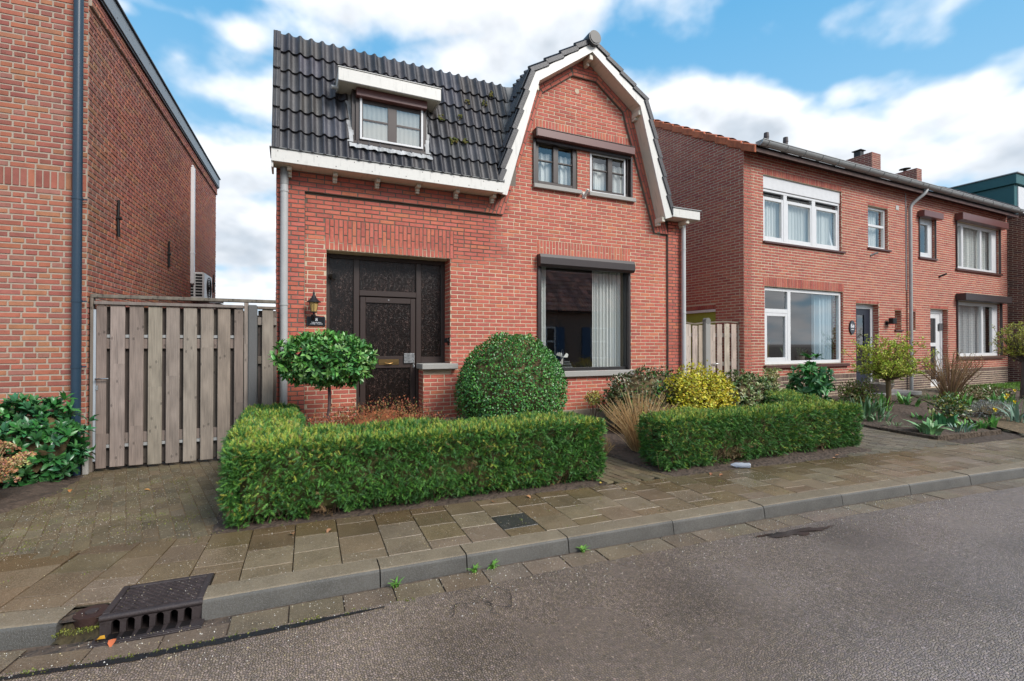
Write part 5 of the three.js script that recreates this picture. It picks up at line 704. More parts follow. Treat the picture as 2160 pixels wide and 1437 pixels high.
{
  const h = scene.getObjectByName('semi_detached_house'), c = h;
  room(c, 0.3, 3.8, 3.5, 5.3, -0.26, -2.6, M.roomPale); room(c, 0.3, 3.8, 0.7, 2.8, -0.26, -3.5, M.room); room(c, 4.4, 5.6, 3.6, 5.2, -0.26, -1.5, M.roomPale); room(c, 5.6, 6.1, 1.6, 2.5, -0.26, -1);
  const up = window_(c, 'window', M.whiteFrame, [0.62, 3.42, 3.71, 4.86], -0.05, 0.05, [[0.74, 1.3, 3.83, 4.63], [1.53, 2.32, 3.83, 4.63], [2.55, 3.3, 3.83, 4.63]], { bars: [[1.36, 1.48, 3.76, 4.81], [2.37, 2.50, 3.76, 4.81], [0.67, 0.74, 3.76, 4.70, 0.008], [1.3, 1.36, 3.76, 4.70, 0.008], [0.74, 1.3, 3.76, 3.83, 0.009], [0.74, 1.3, 4.63, 4.70, 0.009], [1.48, 1.53, 3.76, 4.70, 0.008], [2.32, 2.37, 3.76, 4.70, 0.008], [1.53, 2.32, 3.76, 3.83, 0.009], [1.53, 2.32, 4.63, 4.70, 0.009], [2.5, 2.55, 3.76, 4.70, 0.008], [3.3, 3.37, 3.76, 4.70, 0.008], [2.55, 3.3, 3.76, 3.83, 0.009], [2.55, 3.3, 4.63, 4.70, 0.009]] });
  part('shutter_panel', M.whiteFrame, up, (g) => g.box(0.612, 3.428, 4.87, 5.148, -0.12, -0.035, undefined, 0.006)); part('vent_strip', M.darkFrame, up, (g) => { for (const [a, b] of [[0.68, 1.34], [1.5, 2.35], [2.52, 3.35]]) { g.box(a, b, 4.785, 4.80, -0.06, -0.044); g.box(a, b, 4.735, 4.745, -0.06, -0.046); } });
  part('sill', M.brownFrame, up, (g) => g.box(0.59, 3.52, 3.655, 3.699, -0.2, 0.05, [2.0, 1.3, 1.2], 0.004));
  curtain(c, 0.7, 3.4, 3.74, 4.8, -0.185, 22, 0.02, M.curtain, 3);
  part('tilted_sash', M.whiteFrame, up, (g) => { const f = (x, y, z) => V(x, y, z - 0.13 - 0.16 * (y - 3.84) / 0.8); g.box(2.58, 2.65, 3.84, 4.62, -0.02, 0.02, undefined, 0, f); g.box(3.2, 3.27, 3.84, 4.62, -0.02, 0.02, undefined, 0, f); g.box(2.65, 3.2, 4.55, 4.62, -0.02, 0.02, undefined, 0, f); });
  const bw = window_(c, 'window', M.whiteFrame, [4.53, 5.42, 3.91, 4.96], -0.07, 0.055, [[4.58, 5.37, 3.96, 4.47], [4.58, 5.37, 4.53, 4.91]], { bars: [[4.58, 5.37, 4.47, 4.53]] });
  part('sill', M.brownFrame, bw, (g) => g.box(4.49, 5.5, 3.855, 3.899, -0.2, 0.05, [2.0, 1.3, 1.2], 0.004)); curtain(c, 4.58, 5.37, 3.95, 4.9, -0.24, 6, 0.015, M.curtain, 8);
  const lw = window_(c, 'window', M.whiteFrame, [0.65, 3.46, 1.01, 2.71], -0.05, 0.075, [[0.725, 1.48, 2.24, 2.635], [0.80, 1.41, 1.16, 2.08], [1.59, 3.385, 1.085, 2.635]], { bars: [[1.48, 1.59, 1.085, 2.635], [0.725, 1.48, 2.15, 2.24], [0.725, 0.80, 1.085, 2.15, 0.006], [1.41, 1.48, 1.085, 2.15, 0.006], [0.80, 1.41, 1.085, 1.16, 0.007], [0.80, 1.41, 2.08, 2.15, 0.007]] });
  part('sill', M.brownFrame, lw, (g) => g.box(0.6, 3.62, 0.93, 0.999, -0.2, 0.07, [2.2, 1.3, 1.2], 0.005)); curtain(c, 2.62, 3.3, 1.02, 2.7, -0.2, 9, 0.025, std({ roughness: 1, color: new THREE.Color(.52, .62, .68), side: THREE.DoubleSide }), 5);
  window_(c, 'window', M.whiteFrame, [5.73, 6.02, 1.85, 2.34], -0.14, 0.045, [[5.775, 5.975, 1.895, 2.295]]); part('sill', M.brownFrame, c, (g) => g.box(5.69, 6.07, 1.80, 1.839, -0.2, 0.04, [2, 1.3, 1.2]));
  const df = part('door_frame', M.whiteFrame, c, (g) => { g.box(3.992, 4.06, 0.32, 2.468, -0.2, -0.13, grey(0.9)); g.box(4.86, 4.978, 0.32, 2.468, -0.2, -0.13, grey(0.9)); g.box(4.06, 4.86, 2.36, 2.467, -0.2, -0.131, grey(0.9)); });
  const dl = part('door', M.navy, c, (g) => { g.box(4.06, 4.30, 0.32, 2.36, -0.19, -0.15); g.box(4.62, 4.86, 0.32, 2.36, -0.19, -0.15); g.box(4.3, 4.62, 2.2, 2.36, -0.19, -0.151); g.box(4.3, 4.62, 0.32, 0.75, -0.19, -0.151); g.box(4.3, 4.62, 1.35, 1.40, -0.19, -0.152); });
  for (const [a, b] of [[0.75, 1.35], [1.40, 2.2]]) part('pane', M.glass, dl, (g) => g.quad(V(4.3, a, -0.17), V(4.62, a, -0.17), V(4.62, b, -0.17), V(4.3, b, -0.17))); room(c, 4.0, 4.97, 0.32, 2.5, -0.26, -1.6);
  part('doorstep', M.concrete, c, (g) => g.box(3.75, 5.35, 0.0, 0.31, -0.2, 0.75, [0.75, 0.77, 0.8], 0.008));
  part('air_brick', M.whitePaint, c, (g) => g.box(5.78, 5.92, 5.0, 5.12, 0.002, 0.014, grey(0.7), 0.003)); part('overflow_pipe', M.zinc, c, (g) => g.tube([V(4.62, 3.70, 0), V(4.7, 3.76, 0.14)], 0.025, 8));
}
const W3 = [6.92, 7.74, 3.85, 4.95], W4 = [8.94, 11.62, 3.67, 5.06], W5 = [8.96, 11.66, 1.09, 2.72], D2 = [7.49, 8.45, 0.25, 2.45], K2 = [6.42, 6.73, 1.83, 2.34];
const nb2 = pairHouse({
  name: 'semi_detached_house', label: 'red brick house of the pair with a white front door and brown shutter boxes', span: [6.27, 12.2], seed: 700, roofMat: M.tileBrown, roofCol: [1.0, .9, .95], holes: [W3, W4, W5, D2, K2], soldier: [[7.49, 8.45, 2.45, 2.56], [6.4, 6.75, 2.34, 2.435]],
  onRoof(h, roof) {
    const F = frame(V(0, 5.70, 0.30), V(1, 0, 0), V(0, 0.51, -0.86), V(0, 0.86, 0.51)), l = []; tiles(l, F, { s0: 8.3, s1: 12.2, t0: 0.02, rows: 2, w: 0.3, tone: palette([[1, .8, .75], [.8, .7, .7], [1.2, 1, .9]], 0.15), seed: 711 }); pieces(roof, h, 'roof_tile', 'more_roof_tiles', l, M.tile, 40);
  },
});
{
  // chimneys stand on the ridge: brick boxes with real courses
  const chimney = (name, s0, s1, z0, z1, y0, y1, seed) => { const l = [], o = part(name, M.mortar, nb2, (g) => g.box(s0, s1, y0, y1, z0, z1)); const tn = palette([[.30, .095, .075], [.33, .11, .085], [.26, .09, .075]], 0.14); lay(l, frame(V(s0, 0, z1), V(1, 0, 0), V(0, 1, 0), V(0, 0, 1)), { t0: y0, t1: y1, spans: () => [[0, s1 - s0]], tone: tn, seed }); lay(l, frame(V(s0, 0, z1), V(0, 0, -1), V(0, 1, 0), V(-1, 0, 0)), { t0: y0, t1: y1, spans: () => [[0, z1 - z0]], tone: tn, seed: seed + 1 }); pieces(o, nb2, 'brick', 'brickwork', l, M.brick, 120); return o; };
  const c1 = chimney('chimney', 7.78, 8.25, -2.4, -1.6, 6.45, 7.45, 721); part('chimney_cap', M.iron, c1, (g) => { g.box(7.9, 8.1, 7.45, 7.66, -2.2, -2.0, grey(2.5), 0.01); g.box(7.86, 8.14, 7.67, 7.69, -2.24, -1.96, grey(2.5)); });
  const c2 = chimney('chimney', 10.38, 10.68, -2.35, -1.6, 6.45, 7.36, 731); part('chimney_cap', M.iron, c2, (g) => { g.tube([V(10.5, 7.36, -2.0), V(10.5, 7.47, -2.0)], 0.05, 8); g.add(new THREE.ConeGeometry(0.17, 0.05, 16), new THREE.Matrix4().makeTranslation(10.5, 7.49, -2.0)); });
  const c = nb2; room(c, 8.7, 11.9, 3.5, 5.3, -0.26, -2.6, M.roomPale); room(c, 8.7, 11.9, 0.8, 2.8, -0.26, -3.2, M.room); room(c, 6.8, 7.9, 3.6, 5.2, -0.26, -1.5); room(c, 6.35, 6.8, 1.6, 2.5, -0.26, -1);
  const box = (p, a, b, y0, y1, d, m) => { part('shutter_box', m, p, (g) => g.box(a, b, y0, y1, 0.008, d, undefined, 0.008)); };
  const w3 = window_(c, 'window', M.whiteFrame, [6.93, 7.73, 3.86, 4.94], -0.05, 0.09, [[7.06, 7.5, 4.0, 4.78]], { bars: [[7.02, 7.06, 3.95, 4.85], [7.5, 7.64, 3.95, 4.85], [7.06, 7.5, 3.95, 4.0], [7.06, 7.5, 4.78, 4.85]] }); box(w3, 6.85, 7.86, 4.93, 5.10, 0.17, M.redBox); part('shutter_guide', M.brownBox, w3, (g) => { g.box(6.9, 6.93, 3.86, 4.93, 0.008, 0.03); g.box(7.735, 7.765, 3.86, 4.93, 0.008, 0.04); }); part('sill', M.brownFrame, w3, (g) => g.box(6.88, 7.82, 3.80, 3.85, -0.2, 0.05, [2, 1.3, 1.2]));
  const w4 = window_(c, 'window', M.whiteFrame, [8.95, 11.61, 3.68, 5.05], -0.05, 0.08, [[9.03, 9.4, 3.76, 4.97], [9.5, 10.55, 3.76, 4.97], [10.65, 11.3, 3.8, 4.93]], { bars: [[9.4, 9.5, 3.76, 4.97], [10.55, 10.65, 3.76, 4.97], [11.3, 11.53, 3.76, 4.97]] }); box(w4, 8.87, 11.76, 5.06, 5.26, 0.2, M.redBox); part('shutter_guide', M.brownBox, w4, (g) => { g.box(8.91, 8.945, 3.68, 5.06, 0.008, 0.04); g.box(11.615, 11.66, 3.68, 5.06, 0.008, 0.05); }); part('sill', M.brownFrame, w4, (g) => g.box(8.88, 11.75, 3.61, 3.67, -0.2, 0.06, [2, 1.3, 1.2])); curtain(c, 9.0, 11.5, 3.7, 5.0, -0.2, 16, 0.02, M.curtain, 11);
  const w5 = window_(c, 'window', M.whiteFrame, [8.97, 11.65, 1.10, 2.71], -0.05, 0.09, [[9.06, 10.6, 1.19, 2.62], [10.72, 11.3, 1.25, 2.56]], { bars: [[10.6, 10.72, 1.19, 2.62], [11.3, 11.56, 1.19, 2.62]] }); box(w5, 8.88, 11.8, 2.73, 2.93, 0.25, M.brownBox); part('shutter_guide', M.brownBox, w5, (g) => { g.box(8.92, 8.965, 1.1, 2.73, 0.008, 0.04); g.box(11.655, 11.7, 1.1, 2.73, 0.008, 0.06); }); part('sill', M.brownFrame, w5, (g) => g.box(8.9, 11.85, 1.02, 1.089, -0.2, 0.07, [2.4, 2.0, 1.8])); curtain(c, 9.1, 11.2, 1.12, 2.7, -0.22, 14, 0.03, std({ roughness: 1, color: new THREE.Color(.6, .59, .6), side: THREE.DoubleSide }), 12);
  window_(c, 'window', M.whiteFrame, [6.43, 6.72, 1.84, 2.33], -0.14, 0.045, [[6.475, 6.675, 1.885, 2.285]]);
  const dr = part('door', M.whiteFrame, c, (g) => { g.box(7.495, 7.58, 0.26, 2.448, -0.2, -0.12); g.box(8.33, 8.448, 0.26, 2.448, -0.2, -0.12); g.box(7.58, 8.33, 2.34, 2.447, -0.2, -0.121); g.box(7.58, 7.68, 0.26, 2.34, -0.19, -0.14); g.box(8.1, 8.33, 0.26, 2.34, -0.19, -0.14); g.box(7.68, 8.1, 2.2, 2.34, -0.19, -0.141); g.box(7.68, 8.1, 1.4, 1.5, -0.19, -0.141); g.box(7.68, 8.1, 0.26, 0.45, -0.19, -0.141); });
  for (const [a, b] of [[0.45, 1.4], [1.5, 2.2]]) part('pane', M.figured, dr, (g) => g.box(7.68, 8.1, a, b, -0.18, -0.165)); part('handle', M.steel, dr, (g) => g.tube([V(8.15, 1.25, -0.14), V(8.15, 1.25, -0.09), V(8.26, 1.25, -0.09)], 0.012, 6));
  part('door_bell', M.iron, c, (g) => { g.box(8.22, 8.42, 1.86, 2.06, -0.12, -0.1, grey(8), 0.004); }); part('overflow_pipe', M.iron, c, (g) => g.tube([V(7.95, 3.36, 0), V(8.06, 3.44, 0.14)], 0.025, 8));
  part('down_pipe', M.zinc, c, (g) => { g.tube([V(6.62, 5.56, 0.33), V(6.55, 5.45, 0.3), V(6.36, 5.18, 0.1), V(6.33, 5.08, 0.08)], 0.042, 12, undefined, true); g.tube([V(6.33, 5.1, 0.08), V(6.33, 0, 0.08)], 0.042, 12); for (const y of [4.6, 3.3, 2.1, 0.9]) g.tube([V(6.33, y, 0.08), V(6.33, y + 0.03, 0.08)], 0.047, 12); });
  part('cable', M.whiteFrame, c, (g) => g.tube([V(6.25, 5.5, 0.012), V(6.25, 2.9, 0.012)], 0.012, 6, grey(0.6)));
}
{ // small things on the pair
  const W = (s, y, z) => { const v = V(s, y, z).applyAxisAngle(V(0, 1, 0), NB.turn); return [v.x + NB.pos[0], v.y, v.z + NB.pos[2]]; };
  const cv = document.createElement('canvas'); cv.width = 128; cv.height = 192; const c = cv.getContext('2d'); c.fillStyle = '#3c4048'; c.fillRect(0, 0, 128, 192); c.fillStyle = '#f2f2f4'; c.textAlign = 'center'; c.font = 'bold 74px sans-serif'; c.fillText('6a', 64, 100); c.fillRect(34, 122, 60, 8);
  const ct = new THREE.CanvasTexture(cv); ct.colorSpace = THREE.SRGBColorSpace;
  const s = thing('oval_number_plate', 'grey oval house number plate reading 6a beside the navy door', 'sign', W(3.80, 1.70, 0.01), NB.turn);
  part('plate', M.iron, s, (g) => g.add(new THREE.CylinderGeometry(1, 1, 0.02, 28), new THREE.Matrix4().makeScale(0.115, 0.17, 1).multiply(new THREE.Matrix4().makeRotationX(Math.PI / 2)).setPosition(0, 0.17, 0.01)));
  const f = part('plate_face', new THREE.MeshStandardMaterial({ map: ct, roughness: 0.3 }), s, (g) => { for (let k = 0; k < 28; k++) { const P = (a) => V(0.11 * Math.cos(a), 0.17 + 0.165 * Math.sin(a), 0.0215), u = (a) => [0.5 + 0.5 * Math.cos(a), 0.5 + 0.5 * Math.sin(a)], a = k / 28 * 6.2832, b = (k + 1) / 28 * 6.2832; const n = V(0, 0, 1), i = [g.v(V(0, 0.17, 0.0215), n, [1, 1, 1], [0.5, 0.5]), g.v(P(a), n, [1, 1, 1], u(a)), g.v(P(b), n, [1, 1, 1], u(b))]; g.i.push(...i); } }); f.geometry.deleteAttribute('color');
  const l = thing('wall_spotlight', 'small black twin wall spotlight between the navy door and the narrow window', 'lamp', W(5.3, 2.0, 0.008), NB.turn); part('lamp_head', M.iron, l, (g) => { g.box(-0.03, 0.03, -0.05, 0.05, 0, 0.03, undefined, 0.004); g.tube([V(0, 0, 0.03), V(0, 0.0, 0.08)], 0.02, 8); g.box(-0.02, 0.16, -0.02, 0.13, 0.06, 0.17, undefined, 0.01); });
  const tub = thing('stone_planter', 'round stone planter with a small shrub beside the navy door', 'planter', W(4.1, 0.31, 0.45), NB.turn); part('tub', M.concrete, tub, (g) => g.add(new THREE.LatheGeometry([[0.001, 0], [.2, 0], [.3, .2], [.31, .22], [.28, .22], [.25, .17], [.001, .17]].map(([a, b]) => new THREE.Vector2(a, b)), 20), null, [.6, .55, .52]));
  globalThis.__planter = tub;
}
// the next house along, of which a side wall and a teal dormer show
{
  const h = thing('end_house', 'dark brick house beyond the pair with a teal clad roof dormer', 'house', [21.5, 0, 1.4]), list = [], tn = palette([[.20, .055, .045], [.24, .07, .055], [.16, .05, .045], [.27, .085, .06]], 0.14);
  part('wall', M.mortar, h, (g) => g.box(0, 7, 0, 5.6, -9, 0)); lay(list, frame(V(0, 0, 0), V(0, 0, -1), V(0, 1, 0), V(-1, 0, 0)), { t0: 0, t1: 5.6, spans: () => [[0, 3.2]], tone: tn, seed: 801 }); pieces(h, h, 'brick', 'brickwork', list, M.brick, 200);
  part('roof', M.tileBrown, h, (g) => g.box(-0.05, 7.1, 5.601, 5.68, -9.1, 0.1));
  const d = part('dormer', M.teal, h, (g) => { g.box(0.7, 5, 5.6, 6.86, -6, -1.95, undefined, 0.01); }); part('dormer_fascia', M.teal, d, (g) => { g.box(0.62, 5.1, 6.86, 7.2, -6.1, -1.87, undefined, 0.01); }); part('dormer_trim', M.zinc, d, (g) => g.box(0.58, 5.15, 7.201, 7.23, -6.15, -1.82)); part('dormer_window', M.whiteFrame, d, (g) => g.box(0.9, 4.6, 5.75, 6.8, -1.949, -1.92));
}
// the house across the street, which the window panes mirror
{
  const h = thing('opposite_house', 'low brick house across the street with blue shutters, mirrored in the big window', 'house', [2, 0, 13]);
  part('wall', std({ map: T.brick, roughness: 0.9, color: new THREE.Color(0.3, 0.21, 0.17) }), h, (g) => g.box(0, 18, -0.1, 3.1, 0, 5));
  const F = frame(V(18.2, 3.05, -0.3), V(-1, 0, 0), V(0, 0.7, 0.714), V(0, 0.714, -0.7)), l = []; tiles(l, F, { s0: 0, s1: 18.4, t0: 0, rows: 12, w: 0.3, len: 0.34, amp: 0.05, tone: palette([[1, 1, 1], [.8, .75, .75], [1.3, 1.2, 1.1]], 0.15), seed: 811 });
  const rf = part('roof', M.tileBrown, h, (g) => { g.quad(V(-0.2, 3.0, -0.3), V(18.2, 3.0, -0.3), V(18.2, 5.85, 2.6), V(-0.2, 5.85, 2.6)); g.quad(V(-0.2, 5.85, 2.6), V(18.2, 5.85, 2.6), V(18.2, 3.0, 5.4), V(-0.2, 3.0, 5.4)); }); pieces(rf, h, 'roof_tile', 'more_roof_tiles', l, std({ map: T.tile, roughness: 0.6, color: new THREE.Color(0.58, 0.31, 0.25) }), 0);
  for (const x of [3.0, 6.0, 9.1, 12.1, 15.2]) { window_(h, 'window', M.whiteFrame, [x - 0.5, x + 0.5, 0.75, 2.3], -0.01, 0.08, [[x - 0.42, x - 0.03, 0.83, 1.55], [x + 0.03, x + 0.42, 0.83, 1.55], [x - 0.42, x - 0.03, 1.65, 2.22], [x + 0.03, x + 0.42, 1.65, 2.22]], { bars: [[x - 0.03, x + 0.03, 0.83, 2.22], [x - 0.42, x + 0.42, 1.55, 1.65, 0.004]], glass: M.darkFrame }); for (const s of [-1, 1]) part('shutter', std({ roughness: 0.5, color: new THREE.Color(0.02, 0.1, 0.22) }), h, (g) => { const a = x + s * 0.76; g.box(a - 0.24, a + 0.24, 0.75, 2.3, -0.06, -0.01, undefined, 0.006); }); }
}
// ================= plants =================
const leafM = (o) => new THREE.MeshPhysicalMaterial({ roughness: 0.42, side: THREE.DoubleSide, ...o });
const ML = { glossy: leafM({ roughness: 0.33 }), soft: leafM({ roughness: 0.6 }), dry: leafM({ roughness: 0.9 }) };
const leafG = (len, w, fold = 0.12, curl = 0.1) => { const p = [0, 0, 0, -w * 0.85, len * 0.32, fold * w, w * 0.85, len * 0.32, fold * w, 0, len * 0.5, -curl * len * 0.1, -w * 0.75, len * 0.7, fold * w - curl * len * 0.25, w * 0.75, len * 0.7, fold * w - curl * len * 0.25, 0, len, -curl * len], g = new THREE.BufferGeometry(); g.setAttribute('position', new THREE.Float32BufferAttribute(p, 3)); g.setIndex([0, 2, 3, 0, 3, 1, 2, 5, 3, 1, 3, 4, 3, 5, 6, 3, 6, 4]); g.computeVertexNormals(); g.setAttribute('uv', new THREE.Float32BufferAttribute(new Float32Array(14), 2)); return g; };
const sprigG = (len, needles, nl, nw, seed) => { const r = rng(seed), gs = []; for (let k = 0; k < needles; k++) { const t = (k + 0.5) / needles, s = k % 2 ? 1 : -1, y = t * len, L = nl * (1 - 0.45 * t) * (0.8 + 0.4 * r()), a = 0.75 + (r() - 0.5) * 0.5, dz = (r() - 0.5) * 0.5; const tip = [s * Math.sin(a) * L, y + Math.cos(a) * L, dz * L]; gs.push([0, y - nw, 0, 0, y + nw, 0.001, ...tip]); } gs.push([-nw * 0.6, 0, 0, nw * 0.6, 0, 0, 0, len * 1.05, 0]); const p = gs.flat(), g = new THREE.BufferGeometry(); g.setAttribute('position', new THREE.Float32BufferAttribute(p, 3)); g.setAttribute('uv', new THREE.Float32BufferAttribute(new Float32Array(p.length / 3 * 2), 2)); g.computeVertexNormals(); return g; };
function foliage(parent, name, geo, m, items) {
  const o = new THREE.InstancedMesh(geo, m, items.length), mt = new THREE.Matrix4(), c = new THREE.Color(), X = V(0, 0, 0), Y = V(0, 0, 0), Z = V(0, 0, 0);
  items.forEach((q, k) => { Y.copy(q.d).normalize(); Z.copy(q.n ?? V(0, 1, 0)); Z.addScaledVector(Y, -Z.dot(Y)); if (Z.lengthSq() < 1e-4) Z.set(1, 0, 0).addScaledVector(Y, -Y.x); Z.normalize(); X.crossVectors(Y, Z); mt.makeBasis(X.clone().multiplyScalar(q.s), Y.clone().multiplyScalar(q.s), Z.clone().multiplyScalar(q.s)).setPosition(q.p); o.setMatrixAt(k, mt); o.setColorAt(k, c.setRGB(...q.c)); });
  o.name = name; o.userData.kind = 'stuff'; o.castShadow = o.receiveShadow = true; parent.add(o); return o;
}
const pick = (r, l, wild = 0.15) => { const p = l[Math.floor(r() * l.length)], k = 1 + (r() - 0.5) * 2 * wild; return [p[0] * k, p[1] * k, p[2] * k]; };
const sphere = (r) => { const z = 2 * r() - 1, a = r() * 6.2832, s = Math.sqrt(1 - z * z); return V(s * Math.cos(a), z, s * Math.sin(a)); };
const jitter = (r, k) => V((r() - .5) * k, (r() - .5) * k, (r() - .5) * k);

// ---------- clipped yew hedges ----------
function hedge(name, label, boxes, seed, perM2, bare = []) {
  const [X0, Z0] = boxes[0].c, t = thing(name, label, 'hedge', [X0, 0, Z0]), r = rng(seed), items = [[], []];
  const loc = (b, u, v) => V(b.c[0] + Math.cos(b.a) * u + Math.sin(b.a) * v - X0, 0, b.c[1] - Math.sin(b.a) * u + Math.cos(b.a) * v - Z0);
  const inside = (p, b, e) => { const dx = p.x + X0 - b.c[0], dz = p.z + Z0 - b.c[1], u = Math.cos(b.a) * dx - Math.sin(b.a) * dz, v = Math.sin(b.a) * dx + Math.cos(b.a) * dz; return Math.abs(u) < b.l / 2 - e && Math.abs(v) < b.w / 2 - e && p.y < b.h - e; };
  for (const b of boxes) {
    const faces = [[b.l * b.w, 0], [b.l * b.h, 1], [b.l * b.h, 2], [b.w * b.h, 3], [b.w * b.h, 4]], tot = faces.reduce((s, f) => s + f[0], 0);
    for (let k = 0; k < tot * perM2; k++) {
      let f = r() * tot, q = 0; while (f > faces[q][0]) { f -= faces[q][0]; q++; }
      let u = (r() - 0.5) * b.l, v = (r() - 0.5) * b.w, y = 0.015 + r() * (b.h - 0.015), n; const ca = Math.cos(b.a), sa = Math.sin(b.a), nu = V(ca, 0, -sa), nv = V(sa, 0, ca);
      if (q === 0) { y = b.h; n = V(0, 1, 0); } else if (q === 1) { v = b.w / 2; n = nv.clone(); } else if (q === 2) { v = -b.w / 2; n = nv.clone().negate(); } else if (q === 3) { u = b.l / 2; n = nu.clone(); } else { u = -b.l / 2; n = nu.clone().negate(); }
      const R = 0.07, lim = (x, h) => { const e = Math.abs(x) - (h - R); return e > 0 ? e : 0; }, eu = lim(u, b.l / 2), ev = lim(v, b.w / 2), ey = Math.max(0, y - (b.h - R)), ex = Math.hypot(eu, ev, ey); if (ex > R) { const s = R / ex; u -= Math.sign(u) * eu * (1 - s); v -= Math.sign(v) * ev * (1 - s); y -= ey * (1 - s); }
      const lump = 0.055 * (fbm(u * 3.2 + b.c[0], y * 4 + v * 3.2, 3, 0, seed) - 0.5) * 2, p = loc(b, u, v); p.y = y; if (y < 0.14) p.addScaledVector(n, -0.09 * smooth(0.14, 0, y)); p.addScaledVector(n, lump - Math.pow(r(), 1.6) * 0.085);
      if (boxes.some((o) => o !== b && inside(p, o, 0.06))) continue;
      if (q && r() < 0.75 * smooth(0.47, 0.36, fbm(u * 11 + 3, y * 11 + v * 11, 3, 0, seed + 9))) continue;
      let brown = 0; for (const [bx, by, bz, br] of bare) { const d = Math.hypot(p.x + X0 - bx, (p.y - by) * 1.3, p.z + Z0 - bz); if (d < br * (0.25 + 1.5 * fbm(u * 5, y * 6, 3))) brown = 1; } if (brown && r() < 0.72) continue;
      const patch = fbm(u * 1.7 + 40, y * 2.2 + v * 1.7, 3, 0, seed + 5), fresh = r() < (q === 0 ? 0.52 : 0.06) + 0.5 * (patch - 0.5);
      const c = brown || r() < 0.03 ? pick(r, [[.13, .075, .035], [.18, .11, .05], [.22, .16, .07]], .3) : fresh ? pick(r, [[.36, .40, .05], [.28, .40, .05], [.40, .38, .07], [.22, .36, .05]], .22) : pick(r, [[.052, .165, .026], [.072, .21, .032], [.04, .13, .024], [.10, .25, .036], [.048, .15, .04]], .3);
      const d = n.clone().multiplyScalar(0.75).add(jitter(r, 1.7)).add(V(0, q ? 0.1 : 0.1, 0));
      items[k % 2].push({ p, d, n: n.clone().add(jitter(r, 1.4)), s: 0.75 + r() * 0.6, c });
    }
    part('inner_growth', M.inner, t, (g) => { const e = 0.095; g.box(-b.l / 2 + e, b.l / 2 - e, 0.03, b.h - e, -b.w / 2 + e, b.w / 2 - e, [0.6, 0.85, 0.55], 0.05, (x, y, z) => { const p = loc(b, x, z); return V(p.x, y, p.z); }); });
    part('stem', M.twig, t, (g) => { for (let k = 0; k < b.l * 34; k++) { const u = (r() - .5) * b.l, sgn = r() < .8 ? 1 : -1, a = loc(b, u, sgn * (b.w / 2 - 0.12)), c = loc(b, u + (r() - .5) * 0.25, sgn * (b.w / 2 - 0.02 - r() * 0.05)); a.y = 0; c.y = 0.12 + r() * 0.32; g.tube([a, V((a.x + c.x) / 2, c.y * 0.4, (a.z + c.z) / 2), c], 0.006, 5, pick(r, [[.10, .065, .04], [.14, .09, .055]], .3), false, 0.002); } });
  }
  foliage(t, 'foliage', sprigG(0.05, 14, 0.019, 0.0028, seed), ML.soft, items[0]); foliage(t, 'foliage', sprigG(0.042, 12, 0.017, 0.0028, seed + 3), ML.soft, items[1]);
  return t;
}
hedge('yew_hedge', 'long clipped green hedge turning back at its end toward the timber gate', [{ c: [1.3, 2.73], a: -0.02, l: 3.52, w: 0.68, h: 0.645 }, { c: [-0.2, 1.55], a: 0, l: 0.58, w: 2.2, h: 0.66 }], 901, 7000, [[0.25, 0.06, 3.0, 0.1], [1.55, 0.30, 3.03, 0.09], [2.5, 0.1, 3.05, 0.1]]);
hedge('yew_hedge', 'clipped green hedge with a brown bare patch beside the yellow shrub', [{ c: [5.6, 2.9], a: -0.02, l: 3.5, w: 0.5, h: 0.6 }, { c: [7.55, 1.85], a: 0.95, l: 1.9, w: 0.58, h: 0.61 }], 911, 6200, [[4.8, 0.14, 3.1, 0.17], [6.5, 0.06, 3.1, 0.12]]);

